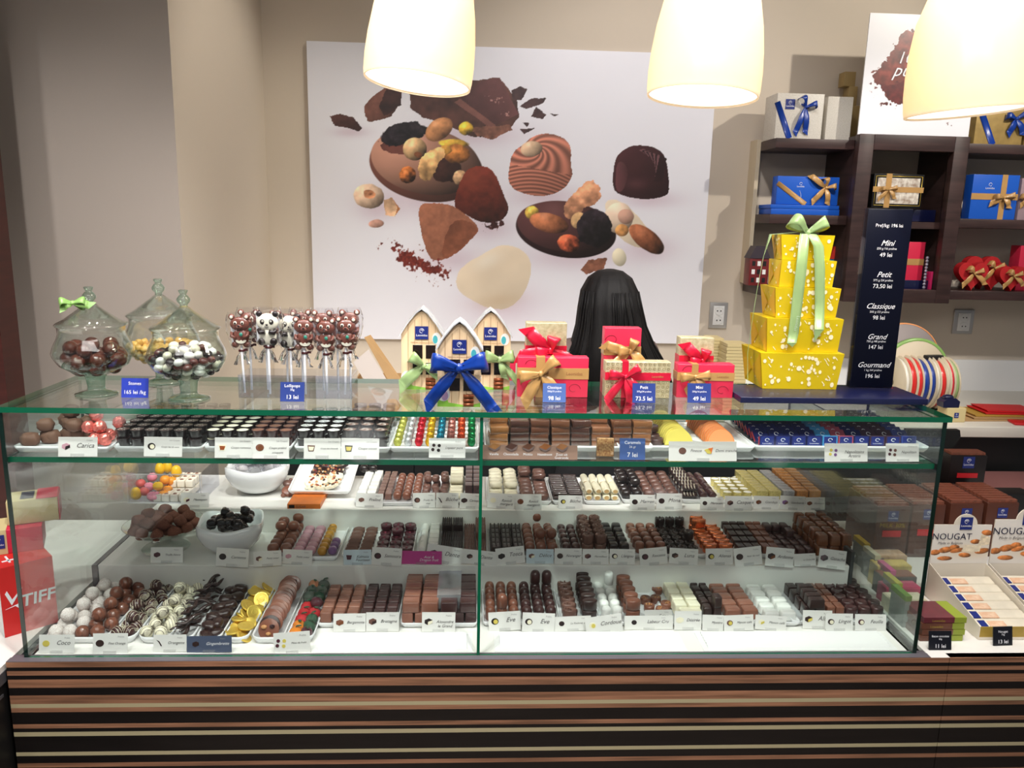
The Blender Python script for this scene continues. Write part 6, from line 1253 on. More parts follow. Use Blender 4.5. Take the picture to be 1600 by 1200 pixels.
def u_sweet():
    mb = MB(); mb.box((-.28, -.3, .1), (.28, .3, .7), M_sw2, bev=.1); mb.lathe([(.38, -.30), (.42, -.1), (.42, .1), (.38, .3)], M_sw, 12, T(0, 0, .4) @ RY(PI/2), fn=lambda a, z: 1+.1*math.sin(a*5))
    for s_ in (-1, 1): mb.lathe([(.09, 0), (.22, .1), (.36, .24)], M_sw, 18, T(s_*.3, 0, .4) @ RY(s_*PI/2), fn=lambda a, z: 1+.3*math.sin(a*6))
    return mb
for i in range(30):
    l = i//11; x, y = rng.uniform(-.050, .050)*(1-l*.1), rng.uniform(-.04, .04)*(1-l*.1); piece('wrapped_sweet', 'swt', u_sweet, (bw[0]+x, bw[1]+y, Z2+.064+l*.014), (.038, .028, .024), (rng.uniform(-.6, .6), rng.uniform(-.6, .6), rng.uniform(0, 6)), 'white sweet twisted in clear wrapper in the larger china bowl', 'sweet', 'wrapped sweets in the bowl')
# clear acrylic box with marzipan fruit
A = pz(200, 787, Z2); B_ = pz(300, 789, Z2); x0 = A.x; x1 = B_.x+.02; y0 = A.y+.002; y1 = y0+.15; hb = .078
root = empty('acrylic_box', ((x0+x1)/2, y0, Z2+.0003), 'clear acrylic open box of marzipan fruit and cubes on the upper step', 'box'); w_ = (x1-x0)/2
mb = MB(); t_ = .0025
for a, b in (((-w_, 0, 0), (w_, t_, hb*.55)), ((-w_, .15-t_, 0), (w_, .15, hb)), ((-w_, t_, 0), (-w_+t_, .15-t_, hb)), ((w_-t_, t_, 0), (w_, .15-t_, hb)), ((-w_+t_, t_, 0), (w_-t_, .15-t_, .002))): mb.box(a, b, M_clear)
M_bright = glass('acrylic_edge', (250, 250, 252), 3.5, haze=.35)
for sx in (-1, 1): mb.box((sx*w_-.0015, -.0005, 0), (sx*w_+.0015, .002, hb), M_bright)
mb.box((-w_, -.0005, hb-.0015), (w_, .0015, hb+.0005), M_bright); mb.box((-w_, -.001, -.0), (w_, .002, .003), M_bright)
mb.build('box_walls', root)
FR = {n: mat('marzipan_'+n, c, .45, coat=.15, rgb2=c2, nscale=24) for n, c, c2 in (('yellow', (236, 196, 30), (228, 170, 20)), ('orange', (232, 130, 30), (236, 160, 30)), ('pink', (222, 84, 130), (240, 180, 190)), ('red', (196, 50, 60), (226, 120, 110)), ('white', (232, 222, 204), (238, 230, 214)))}
def u_fruit(c, pear=False):
    mb = MB(); mb.sphere((0, 0, .45), (.46, .46, .45), FR[c], 16, 12, None, (lambda d: 1+(.45*max(0, d.z)**3 if pear else -.08*max(0, d.z)**6)))
    mb.tube([(0, 0, .85 if not pear else 1.0), (.03, 0, 1.0 if not pear else 1.15)], .03, K['dark'], 5); return mb
fx = [(213, 770, 0, 'yellow', 1), (238, 772, 0, 'pink', 0), (226, 764, .01, 'red', 0), (247, 756, .02, 'yellow', 0), (256, 770, .01, 'orange', 0), (238, 742, .045, 'pink', 0), (258, 746, .04, 'orange', 0), (268, 748, .05, 'orange', 0), (250, 731, .08, 'yellow', 1), (262, 728, .09, 'yellow', 1), (276, 735, .075, 'yellow', 1), (220, 752, .03, 'red', 0), (233, 757, .02, 'pink', 0), (262, 762, .03, 'orange', 0), (244, 778, .0, 'pink', 0)]
for i, (x, y, dy, c, pe) in enumerate(fx):
    q = py(x, y+7, y0+.014+dy); zq = max(Z2+.003, q.z-.006); piece('marzipan_fruit', 'mz%s%d' % (c, pe), lambda c=c, pe=pe: u_fruit(c, pe), (q.x, q.y, zq), (.029, .027, .027 if not pe else .030), (0, 0, i), '%s marzipan %s in the clear box' % (c, 'pear' if pe else 'fruit'), 'marzipan fruit', '%s marzipan %ss' % (c, 'pear' if pe else 'fruit'))
def u_mcube():
    mb = MB(); mb.box((-.48, -.48, 0), (.48, .48, .9), FR['white'], bev=.1); mb.sphere((0, 0, .9), (.25, .2, .12), K['milk'], 10, 6); return mb
for i in range(4):
    for j in range(5):
        for l in range(2 if j > 1 else 1):
            x_ = x0+.070+.0215*i
            if x_ > x1-.012: continue
            piece('marzipan_cube', 'mzc', u_mcube, (x_, y0+.014+.026*j, Z2+.003+.021*l), (.020, .022, .021), (0, 0, rng.uniform(-.1, .1)), 'cream marzipan cube topped with a nut in the clear box', 'marzipan cube', 'marzipan cubes')
card(283, 326, 771, 793, Z2+.0003, 'Massepain', 'wr', 'cream name card before the marzipan cubes on upper step', 0, ymin=Y2-.006)
# small brown wrapped figure
p = pz(447, 783, Z2); root = MB(); root.sphere((0, 0, .018), (.017, .006, .018), K['milk']); root.sphere((0, 0, .043), (.012, .006, .011), K['milk_grey']); root.sphere((-.010, 0, .054), (.005, .004, .005), K['milk_grey']); root.sphere((.010, 0, .054), (.005, .004, .005), K['milk_grey'])
for sx in (-1, 1): root.sphere((sx*.013, -.001, .006), (.007, .006, .006), K['milk'])
tag(root.build('wrapped_chocolate_figure', None, (p.x, p.y+.03, Z2+.0006), (-.9, 0, .3)), 'small brown chocolate figure lying between white bowl and bark tray', 'chocolate figure')
# orange box carrying a tilted tray of chocolate bark
a = pz(449, 795, Z2); b = pz(500, 796, Z2)
mb = MB(); mb.box((0, 0, 0), (b.x-a.x, .16, .0125), mat('orange_box', (206, 112, 44), .45, noise=.1)); mb.box((.004, -.0004, .002), (.018, 0, .010), M_dark); mb.text('SUGAR', .008, M_txt, T(.034, -.0005, .003))
tag(mb.build('orange_carton', None, (a.x, a.y, Z2+.0003)), 'flat orange carton underneath the bark tray', 'carton')
p = pz(450, 783, Z2); q = pz(545, 783, Z2)
o = tray(p.x-.004, q.x+.002, 0, .20, 0, 'cream tray of nut and fruit chocolate bark on the upper step'); o.location = ((p.x+q.x)/2, p.y+.11, Z2+.013); o.rotation_euler = (R_(8), 0, 0); o.location.z += .014
Mt = Matrix.Translation(o.location) @ RX(R_(8))
M_pist = mat('pistachio', (150, 160, 90), .5); M_cran = mat('cranberry', (120, 30, 36), .4)
def u_bark(c, seed):
    mb = u_shard(c, seed); r = random.Random(seed)
    for k in range(9):
        x, y = r.uniform(-.3, .3), r.uniform(-.3, .3); mb.sphere((x, y, .55), (r.uniform(.06, .12), .07, .5), [M_nut, M_rais, M_cran, M_nut, K['white']][k % 5], 7, 5)
    return mb
for i in range(16):
    u, v = (i % 3-.9)*.028+rng.uniform(-.006, .006), -.075+.155*(i//3)/5; wv = v < .0
    l = Mt @ Vector((u, v, .008+.003*(i % 3))); piece('chocolate_bark', 'bark%d%d' % (wv, i % 2), lambda wv=wv, i=i: u_bark(K['white'] if wv else K['dark'], i % 2+3), l, (.045, .045, .007), (R_(8)+rng.uniform(-.1, .25), rng.uniform(-.2, .2), rng.uniform(0, 6)), ('white chocolate bark piece with nuts and dried fruit' if wv else 'dark chocolate bark piece with nuts, at the back of the tray'), 'chocolate bark', ('white' if wv else 'dark')+' bark pieces')
# ================================================================== things on the wall shelves
def wbox(name, x0, x1, yt, yb, Y, zb, d, m, label, parts=None, cat='gift box', rz=0):
    p = py((x0+x1)/2, yb, Y); dep = (p-CAM).dot(CF); w_ = (x1-x0)/FPX*dep; h_ = py((x0+x1)/2, yt, Y).z-zb; root = empty(name, (p.x, Y, zb+.0004), label, cat, None, rz)
    mb = MB(); mb.box((-w_/2, 0, 0), (w_/2, d, h_), m, bev=.0015)
    mb.build('box', root)
    if parts: parts(root, w_, h_, d)
    return root
M_pearl = mat('pearl_paper', (214, 208, 198), .45, rgb2=(198, 192, 180), nscale=200); M_blue = mat('royal_blue_box', (26, 88, 190), .35); M_gbox = mat('gold_box', (170, 142, 86), .35, .3, noise=.15, nscale=30)
def diag(root, w_, h_, d_, rib, x0, z0, x1, z1, wd=.018):
    mb = MB(); mb.strip([(x0, -.0008, z0), ((x0+x1)/2, -.0012, (z0+z1)/2), (x1, -.0008, z1)], [(z1-z0, 0, -(x1-x0))]*3, wd, rib); mb.build('ribbon_band', root)
def pw(root, w_, h_, d_):
    diag(root, w_, h_, d_, R['blue'], -w_/2, h_*.8, -w_*.18, .002, .022); mb = MB(); LBL(mb, T(-w_*.22, -.001, h_*.76), .035, .035); mb.build('brand_label', root)
    bow(R['blue'], .04, .020, ((-.030, -.088), (.006, -.085)), ang=(60, 12), depth=.02, parent=root, nm='ribbon_bow', loc=(w_*.10, -.003, h_*.70))
ZA, ZB_, ZC_ = ZS
wbox('gift_box', 1209, 1283, 146, 216, 2.99, ZA, .12, M_pearl, 'pearl white gift box with royal blue ribbon on top wall shelf', pw)
wbox('gift_box', 1288, 1328, 151, 216, 3.02, ZA, .10, mat('quilted_cream', (206, 200, 190), .5, rgb2=(190, 184, 172), nscale=260), 'plain quilted cream box beside the pearl one with blue ribbon')
for k, (a_, b_, c_, d_) in enumerate(((1318, 1336, 112, 135), (1324, 1338, 135, 165), (1324, 1339, 165, 216))): 
    zb_ = ZA if k == 2 else py(1330, d_, 3.12).z
    wbox('small_gold_box', a_, b_, c_, d_, 3.12, zb_+.0, .05, mat('old_gold_box', (160, 136, 88), .5), ['small gold box on top of the gold stack, top wall shelf', 'middle small gold box of the stack beside the cocoa board', 'lowest gold box of the stack beside the cocoa board'][k])
def bb(root, w_, h_, d_):
    diag(root, w_, h_, d_, R['gold'], -w_/2, h_*.75, -w_*.02, .002, .018); mb = MB(); mb.text('Leonidas', .008, M_ink, T(-w_*.12, -.001, h_*.62)); mb.tube([(-w_*.12+.005*math.cos(a), -.0008, h_*.74+.005*math.sin(a)) for a in [k*PI/5 for k in range(10)]], .0007, M_ink, 4)
    mb.tube([(-w_*.13+.006*math.sin(t*3), -.0008, h_*(.5-.4*t)) for t in [k/12 for k in range(13)]], .0006, M_ink, 4); mb.build('print', root)
    bow(R['gold'], .036, .020, ((-.045, -.050), (.010, -.055), (-.058, .040)), ang=(75, 5), depth=.018, parent=root, nm='ribbon_bow', loc=(w_*.28, -.003, h_*.62))
wbox('flat_blue_box', 1203, 1312, 327, 337, 3.00, ZB_, .13, M_blue, 'lower flat royal blue box on left middle wall shelf'); zt_ = py(1257, 327, 3.0).z
wbox('flat_blue_box', 1203, 1312, 320.5, 326.6, 3.00, zt_+.0005, .13, M_blue, 'thin blue box lying between the gold bowed box and the lower one'); zt2 = py(1257, 320.5, 3.0).z
wbox('gift_box', 1211, 1309, 276, 320, 3.01, zt2+.001, .05, M_blue, 'royal blue gift box with gold bow on left middle wall shelf', bb)
# christmas house tins on the low left shelf
def tin(x, yb, Y, w_, h_, m, label, roofc):
    q = py(x, yb, Y); root = empty('house_tin', (q.x, Y, ZC_+.0004), label, 'tin')
    mb = MB(); mb.box((-w_/2, 0, 0), (w_/2, .06, h_*.7), m, bev=.001)
    for i in range(3):
        for j in range(3): mb.box((-w_*.38+w_*.28*i, -.0006, h_*(.08+.21*j)), (-w_*.38+w_*.28*i+w_*.17, 0, h_*(.2+.21*j)), M_wp if (i+j) % 2 else M_dark)
    mb.build('body', root); mb = MB(); mb.prism([(-w_*.55, h_*.69), (w_*.55, h_*.69), (w_*.25, h_), (-w_*.25, h_)], -.003, .063, roofc); mb.build('roof', root)
tin(1184, 444, 3.03, .075, .15, mat('brick_red_tin', (110, 34, 36), .35, noise=.2), 'dark red house shaped tin at left end of the low shelf', mat('dark_tin_roof', (60, 52, 60), .4))
tin(1303, 444, 3.04, .05, .155, mat('blue_tin', (60, 150, 190), .35, noise=.2), 'blue and red house shaped tin partly behind the yellow boxes', mat('red_tin_roof', (190, 50, 40), .4))
wbox('teal_box', 1308, 1322, 400, 446, 3.06, ZC_, .06, mat('teal_box', (40, 110, 96), .45), 'small teal box beside the wooden frame, low left shelf')
# framed bay contents
ZF = fz0+.036
def tinbox(root, w_, h_, d_):
    mb = MB(); mb.box((-w_*.42, -.001, h_*.12), (w_*.42, -.0002, h_*.88), mat('photo_print', (150, 128, 110), .4, rgb2=(232, 226, 214), nscale=55)); mb.build('picture', root)
    mb = MB()
    for s_ in (-1, 1): mb.tube([(-w_*.46, -.001, h_*(.5+s_*.43)), (w_*.46, -.001, h_*(.5+s_*.43))], .0012, M_coin, 5); mb.tube([(s_*w_*.46, -.001, h_*.07), (s_*w_*.46, -.001, h_*.93)], .0012, M_coin, 5)
    mb.build('gold_border', root)
    mb = MB(); mb.box((-w_*.26, -.0022, 0), (-w_*.15, d_+.001, h_+.001), R['gold']); mb.box((-w_/2-.001, -.0018, h_*.46), (w_/2+.001, -.001, h_*.62), R['gold']); mb.build('ribbon_band', root)
    bow(R['gold'], .030, .014, ((-.035, -.034), (.022, -.030)), ang=(0, 12), depth=.012, parent=root, nm='ribbon_bow', loc=(-w_*.2, -.004, h_*.54))
zz = py(1400, 325, 2.99).z
wbox('black_tin', 1360, 1440, 272, 325, 2.99, max(zz, 1.589), .05, mat('black_tin', (20, 18, 18), .25, coat=.4), 'black framed tin with picture and gold ribbon in the middle bay', tinbox, cat='tin')
if zz > 1.5800: pass
wbox('flat_navy_box', 1418, 1462, 328, 339, 3.02, 1.589, .1, M_plinth, 'flat dark blue box behind the price column on middle bay shelf')
def rb_(root, w_, h_, d_): mb = MB(); mb.box((-w_/2-.0008, -.0008, h_*.45), (w_/2+.0008, d_+.0008, h_*.60), R['gold']); mb.build('ribbon_band', root)
wbox('gift_box', 1398, 1440, 378, 437, 3.00, ZF+.030, .06, M_red, 'red box with narrow gold band in the middle bay', rb_)
wbox('flat_navy_box', 1398, 1452, 438, 452, 2.99, ZF, .08, M_plinth, 'dark blue box underneath the red one in the middle bay')
q = py(1455, 452, 3.04); mb = MB(); hq_ = .15
mb.prism([(-.032, 0), (.032, 0), (.034, .09), (.028, .125), (.012, .148), (-.006, .15), (-.024, .135), (-.032, .10)], 0, .06, mat('purple_lacquer', (52, 18, 50), .15, coat=.6), None, None, False)
tag(mb.build('rounded_purple_box', None, (q.x, 3.04, ZF+.0005)), 'dark purple box with rounded top in the middle bay', 'box')
mb = MB()
for k in range(11): mb.sphere((0, 0, .006+.0125*k), (.0062, .0062, .0062), mat('silver_bead', (196, 196, 214), .15, .6), 10, 7)
q2 = py(1443, 452, 2.975); tag(mb.build('bead_string', None, (q2.x, 2.975, ZF+.0005)), 'upright string of shiny silver beads by the purple box', 'bead string')
def pl(root, w_, h_, d_): mb = MB(); LBL(mb, T(w_*.2, -.001, h_*.72), .014, .014); mb.build('brand_label', root)
wbox('small_pink_box', 1452, 1472, 425, 453, 2.975, ZF, .04, mat('hot_pink_box', (222, 44, 108), .4), 'small hot pink box with navy label in the middle bay', pl)
wbox('gift_box', 1462, 1480, 415, 452, 3.06, ZF, .06, M_red, 'plain red box behind the small pink one')
# right shelves
def gb(root, w_, h_, d_):
    diag(root, w_, h_, d_, R['blue'], -w_/2, h_*.95, -w_*.1, .0, .024); bow(R['blue'], .04, .022, ((-.02, -.05), (.03, -.05)), ang=(10, 30), depth=.015, parent=root, nm='ribbon_bow', loc=(w_*.30, -.003, h_*.62))
wbox('gift_box', 1520, 1597, 160, 222, 2.99, ZA, .08, M_gbox, 'gold patterned gift box with blue ribbon on top right shelf', gb)
def gb2(root, w_, h_, d_): diag(root, w_, h_, d_, R['blue'], -w_*.4, h_*.95, -w_*.1, .0, .024)
wbox('gift_box', 1599, 1660, 160, 222, 3.0, ZA, .08, M_gbox, 'gold gift box cut by the right edge of the photo, top shelf', gb2)
def bx(root, w_, h_, d_):
    mb = MB(); mb.box((w_*.12, -.001, 0), (w_*.24, d_+.001, h_+.0008), R['gold']); mb.box((-w_/2-.0008, -.0014, h_*.44), (w_/2+.0008, -.0004, h_*.58), R['gold']); mb.build('ribbon_band', root)
    mb = MB(); mb.text('Leonidas', .010, M_ink, T(-w_*.12, -.001, h_*.68)); mb.tube([(-w_*.12+.006*math.cos(a), -.0008, h_*.78+.006*math.sin(a)) for a in [k*PI/5 for k in range(10)]], .0008, M_ink, 4); mb.build('print', root)
    bow(R['gold'], .038, .020, ((-.045, -.022), (.022, -.034)), ang=(-2, 10), depth=.018, parent=root, nm='ribbon_bow', loc=(w_*.18, -.004, h_*.50))
wbox('gift_box', 1512, 1586, 273, 341, 2.99, ZB_, .05, M_blue, 'square royal blue gift box with crossed gold ribbon on right middle shelf', bx)
wbox('gift_box', 1588, 1640, 279, 342, 2.99, ZB_, .05, mat('mauve_box', (158, 134, 140), .4), 'mauve box with gold bow at right edge, middle shelf', lambda r, w_, h_, d_: bow(R['gold'], .03, .018, ((-.02, -.02), (.02, -.02)), parent=r, nm='ribbon_bow', loc=(-w_*.3, -.004, h_*.5)))
def heart(x, yb, Y, s, label, lid=False, bl=True, rib=(0, 0)):
    q = py(x, yb, Y); root = empty('heart_box', (q.x, Y, ZC_+.0004), label, 'heart box')
    pts = []
    for k in range(40):
        t = 2*PI*k/40; pts.append((s*.031*16*math.sin(t)**3/8, s*.031*((13*math.cos(t)-5*math.cos(2*t)-2*math.cos(3*t)-math.cos(4*t))/8)+s*.066))
    mb = MB(); mb.prism(pts, 0, .035, mat('red_velvet', (176, 16, 24), .7, noise=.1), None, None, True); mb.build('heart_lid', root)
    if bl: bow(R['gold'], .036*s, .020*s, ((-.04*s, -.045*s), (.045*s, -.04*s)), ang=(35, 20), depth=.016, parent=root, nm='ribbon_bow', loc=(rib[0], -.004, s*.07+rib[1]))
    return root
heart(1531, 455, 3.06, 1.15, 'large red heart box standing open at the back of low right shelf', bl=False)
heart(1517, 455, 2.975, .95, 'red heart box with gold bow at left of the low right shelf')
heart(1548, 455, 3.015, .95, 'red heart box with gold bow between the other two hearts', rib=(0, .02))
heart(1579, 455, 2.975, .85, 'small red heart box with gold bow at right of the hearts')
wbox('gift_box', 1585, 1620, 384, 455, 3.03, ZC_, .06, M_red, 'plain red box at right edge of low shelf')
# cocoa powder board
A = py(1357, 20, 2.95); B_ = py(1341, 207, 2.95); C_ = py(1513, 210, 2.95); wB = .43
x0, x1 = B_.x-.002, C_.x; z0 = fz1+.0006; z1 = A.z
P = pxgrid([(x0, 2.9485, z1), (x1, 2.9485, z1), (x1, 2.9485, z0), (x0, 2.9485, z0)], 260, 300); PX, PY = to_px(P); X = (PX-1100)*3.2; Y = PY*3.2
I = Ink(X, Y, (232, 232, 238)); I.aa = 2.5
I.poly([(820, 400), (900, 320), (960, 220), (1000, 140), (1060, 160), (1120, 180), (1180, 220), (1220, 330), (1180, 430), (1080, 520), (960, 520), (900, 460)], (122, 48, 38), .5, .03, 46, (-.05, -.2), smooth=2)
I.poly([(880, 430), (1000, 400), (1100, 430), (1080, 520), (970, 525), (920, 490)], (92, 28, 28), .4, .04, 30)
I.spat(860, 460, 60, 40, 30, (96, 36, 34), .5, .05, 31); I.spat(930, 530, 90, 30, 10, (96, 36, 34), .5, .05, 32); I.spat(1040, 150, 60, 30, 20, (110, 40, 34), .5, .05, 33); I.spat(1240, 630, 50, 25, 20, (96, 40, 34), .45, .05, 34); I.spat(860, 360, 40, 40, 0, (120, 50, 40), .45, .06, 35); I.spat(1120, 520, 90, 40, 0, (96, 36, 34), .4, .05, 36)
gl = I.c.mean(2, keepdims=True); I.c = gl+(I.c-gl)*.85
root = empty('cocoa_board', (x0, 2.95, z0), 'white board with cocoa powder picture on top of the wooden frame', 'board')
mb = MB(); mb.box((0, -.0012, 0), (x1-x0, .004, z1-z0), M_white); mb.build('board', root)
o = print_mesh('printed_sheet', P-np.array([x0, 2.95, z0]), I.c, Mprint); o.parent = root
mb = MB(); q = py(1424, 99, 2.94); mb.text('100%', .058, M_ink, T(q.x-x0+.012, -.003, q.z-z0), shear=.25); q = py(1424, 119, 2.94); mb.text('pure cocoa', .062, M_ink, T(q.x-x0+.075, -.003, q.z-z0), shear=.4); mb.build('lettering', root)
# ================================================================== back counter things
ZW = ZC
def spool(x, y, r, w_, rib, label):
    root = empty('ribbon_spool', (x, y, ZW+.0004), label, 'ribbon spool'); M = T(0, 0, r) @ RY(PI/2)
    for s_ in (-1, 1): mb = MB(); mb.lathe([(.012, s_*w_/2-.001), (r, s_*w_/2-.001), (r, s_*w_/2+.001), (.012, s_*w_/2+.001), (.012, s_*w_/2-.001)], M_cream, 36, M); mb.build('flange', root)
    mb = MB(); mb.lathe([(.012, -w_/2+.0015), (r*.93, -w_/2+.0015), (r*.93, w_/2-.0015), (.012, w_/2-.0015)], rib, 36, M); mb.build('wound_ribbon', root)
rw = mat('white_ribbon', (220, 216, 206), .35); rr_ = mat('bright_red_ribbon', (206, 34, 34), .3, coat=.3)
q = pz(1400, 642, ZW); sx = q.x; sy = max(q.y, 2.63)
for k, (w_, m, n) in enumerate(((.018, rw, 'white ribbon spool at the left end of the row'), (.024, rr_, 'red ribbon spool beside the white one'), (.020, rr_, 'second red ribbon spool, left of the blue'), (.024, R['blue'], 'blue ribbon spool left of its narrow blue neighbour'), (.020, R['blue'], 'narrow blue ribbon spool in the middle'), (.014, rw, 'pale spool between the blue and the red'), (.022, rr_, 'red ribbon spool right of the blue ones'), (.010, rw, 'thin pale spool near the right end'), (.014, R['red'], 'dark red narrow ribbon spool'), (.018, R['green'], 'green ribbon spool at the right end of the row'))):
    sx += w_/2; spool(sx, sy+.05+.0*k, .098+.004*(k % 3)*.3, w_, m, n); sx += w_/2+.0022
q = pz(1430, 600, ZW); root = empty('ribbon_disc_spool', (py(1425, 600, 2.86).x, 2.86, ZW+.0004), 'large pale ribbon reel with green rim facing forward behind the spools', 'ribbon spool')
mb = MB(); mb.lathe([(.012, -.008), (.12, -.008), (.122, 0), (.12, .008), (.012, .008)], M_cream, 40, T(0, 0, .132) @ RX(PI/2)); mb.build('flange', root); mb = MB(); mb.lathe([(.121, -.0075), (.131, -.0075), (.131, .0075), (.121, .0075)], R['lime'], 40, T(0, 0, .132) @ RX(PI/2)); mb.build('wound_ribbon', root)
root = empty('ribbon_disc_spool', (py(1405, 570, 2.93).x, 2.93, ZW+.0004), 'orange rimmed pale reel farthest back behind the price column', 'ribbon spool')
mb = MB(); mb.lathe([(.012, -.006), (.15, -.006), (.15, .006), (.012, .006)], mat('grey_card', (150, 140, 138), .6), 40, T(0, 0, .156) @ RX(PI/2)); mb.build('flange', root); mb = MB(); mb.lathe([(.1505, -.0065), (.155, -.0065), (.155, .0065), (.1505, .0065)], K['orange'], 40, T(0, 0, .156) @ RX(PI/2)); mb.build('wound_ribbon', root)
q = py(1458, 562, 2.83); mb = MB(); mb.box((-.035, -.012, 0), (.035, .012, .035), M_dark, bev=.004); mb.box((-.03, -.01, -.0), (.03, .01, .006), M_grey); mb.box((-.006, -.006, -(q.z-.018-ZW)), (.006, .006, 0), M_dark); mb.box((-.05, -.03, -(q.z-.018-ZW)), (.05, .03, -(q.z-.018-ZW)+.006), M_dark); tag(mb.build('tape_dispenser_stand', None, (q.x, 2.83, q.z-.018+.0006), (0, 0, .15)), 'black dispenser head on a slim stand behind the green reel', 'dispenser')
def smallbox(x0, x1, yt, yb, Y, m, label, zb=ZW, d=.05, nm='small_box', pt=None): return wbox(nm, x0, x1, yt, yb, Y, zb, d, m, label, pt, cat='box')
M_kraft = mat('kraft_card', (178, 142, 96), .7, noise=.06, nscale=8); M_creamb = mat('cream_gold_box', (208, 190, 140), .5)
smallbox(1478, 1508, 638, 658, 2.62, M_creamb, 'small cream box with navy label, right of the ribbon spools', d=.06, nm='small_cream_box', pt=lambda r, w_, h_, d_: [LBL(mb_, T(0, -.001, h_*.5), .016, .018) or mb_.build('brand_label', r) for mb_ in [MB()]])
zc_ = py(1490, 638, 2.62).z; mb = MB(); mb.prism([(-.028, 0), (.028, 0), (.030, .022), (.014, .034), (-.016, .032), (-.03, .02)], 0, .04, M_plinth); mb.sphere((-.004, .02, .034), (.02, .016, .010), M_plinth); tag(mb.build('navy_pouch', None, (py(1487, 630, 2.625).x, 2.625, zc_+.0005)), 'crumpled navy blue pouch on the small cream box', 'pouch')
qz = ZW
for k in range(5):
    c = (M_kraft, M_kraft, mat('gold_bag', (178, 140, 60), .4), mat('red_bag', (196, 30, 34), .45), mat('red_bag', (196, 30, 34), .45))[k]; q = pz(1556, 655-3*k, ZW); mb = MB(); mb.prism([(-.12+.006*k, 0), (.12-.012*k, 0), (.12-.012*k+.01, .0055), (-.12+.006*k-.004, .0055)], 0, .15-.01*k, c)
    o = mb.build('paper_bag', None, (q.x+.015*(k % 2)-.02, 2.64+.006*k, qz+.0006+.0068*k), (0, 0, .05-.03*k)); tag(o, ['lowest brown paper bag of the flat pile by the wall', 'second brown paper bag of the flat pile', 'gold paper bag in the middle of the flat pile', 'red paper bag second from top of the pile', 'red paper bag on top of the flat pile'][k], 'paper bag')
q = pz(1592, 664, ZW); mb = MB(); mb.box((-.06, 0, 0), (.08, .06, .008), MATS['red_bag'], bev=.002); tag(mb.build('red_folder', None, (q.x+.04, 2.575, ZW+.0006), (0, 0, -.2)), 'flat red packet at the right edge of the worktop', 'packet')
# stacks of folded praline boxes
def stackb(x0, x1, yt, yb, Y, n, label):
    q = py((x0+x1)/2, yb, Y); dep = (q-CAM).dot(CF); w_ = (x1-x0)/FPX*dep; h_ = py((x0+x1)/2, yt, Y).z-ZW; root = empty('carton_stack', (q.x, Y, ZW+.0004), label, 'carton stack')
    for k in range(n): mb = MB(); mb.box((-w_/2+.002*(k % 2), 0, k*h_/n+.0012), (w_/2, .09, (k+1)*h_/n), M_creamb); mb.build('folded_carton', root)
stackb(1131, 1165, 538, 600, 2.70, 22, 'stack of nested ribbed cream cartons left of the yellow boxes')
stackb(1104, 1126, 529, 600, 2.80, 24, 'narrow stack of nested cream cartons behind the rightmost gift boxes')
mb = MB(); q = py(1150, 525, 2.92); mb.box((-.05, 0, 0), (.05, .05, .16), M_wp, bev=.008); tag(mb.build('white_dispenser', None, (py(1162, 500, 2.92).x, 2.92, ZW+.0005)), 'white plastic container behind the cream carton stacks', 'container')
# kraft boxes
q = pz(590, 640, ZW)
def P3(*a): return [Vector(v) for v in a]
root = empty('kraft_box', (py(600, 600, 2.68).x, 2.68, ZW+.0004), 'open brown cardboard box behind the little houses', 'cardboard box')
mb = MB(); mb.box((-.11, 0, 0), (.11, .005, .10), M_kraft); mb.box((-.11, .195, 0), (.11, .20, .10), M_kraft); mb.box((-.11, .005, 0), (-.105, .195, .10), M_kraft); mb.box((.105, .005, 0), (.11, .195, .10), M_kraft); mb.box((-.105, .005, 0), (.105, .195, .005), M_kraft); mb.build('box', root)
mb = MB(); pa = [py(569, 527, 2.70), py(579, 523, 2.74), py(632, 600, 2.70), py(622, 622, 2.69)]; pa = [v-Vector(root.location) for v in pa]
mb.add(pa+[v+Vector((0, .006, -.003)) for v in pa], [(0, 3, 2, 1), (4, 5, 6, 7), (0, 1, 5, 4), (1, 2, 6, 5), (2, 3, 7, 6), (3, 0, 4, 7)], M_kraft); mb.build('raised_flap', root)
mb = MB(); pa = [py(552, 566, 2.685), py(576, 546, 2.69), py(614, 610, 2.68), py(596, 640, 2.675)]; pa = [v-Vector(root.location) for v in pa]
mb.add(pa+[v+Vector((0, .003, -.001)) for v in pa], [(0, 3, 2, 1), (4, 5, 6, 7), (0, 1, 5, 4), (1, 2, 6, 5), (2, 3, 7, 6), (3, 0, 4, 7)], mat('printed_paper', (206, 196, 190), .6)); o = mb.build('printed_sheet', root)
wbox('kraft_box', 655, 735, 655, 690, 2.575, ZW, .10, M_kraft, 'closed brown box seen through the case behind the foil eggs', cat='cardboard box')
wbox('kraft_box', 560, 640, 652, 690, 2.59, ZW, .07, M_kraft, 'low brown box seen through the case behind the dusted cups', cat='cardboard box')
wbox('kraft_box', 742, 792, 650, 692, 2.58, ZW, .09, M_kraft, 'brown box seen through the case beside the glass joint', cat='cardboard box')
wbox('cream_tub', 402, 500, 644, 668, 2.62, ZW, .12, mat('cream_tub', (206, 194, 172), .5), 'low cream tray of odds and ends behind the praline cups', cat='tub')
q = py(792, 560, 2.66); wbox('gift_box', 785, 805, 560, 606, 2.66, ZW, .05, M_red, 'distant red box with gold ribbon seen between houses and gift boxes', rb_)
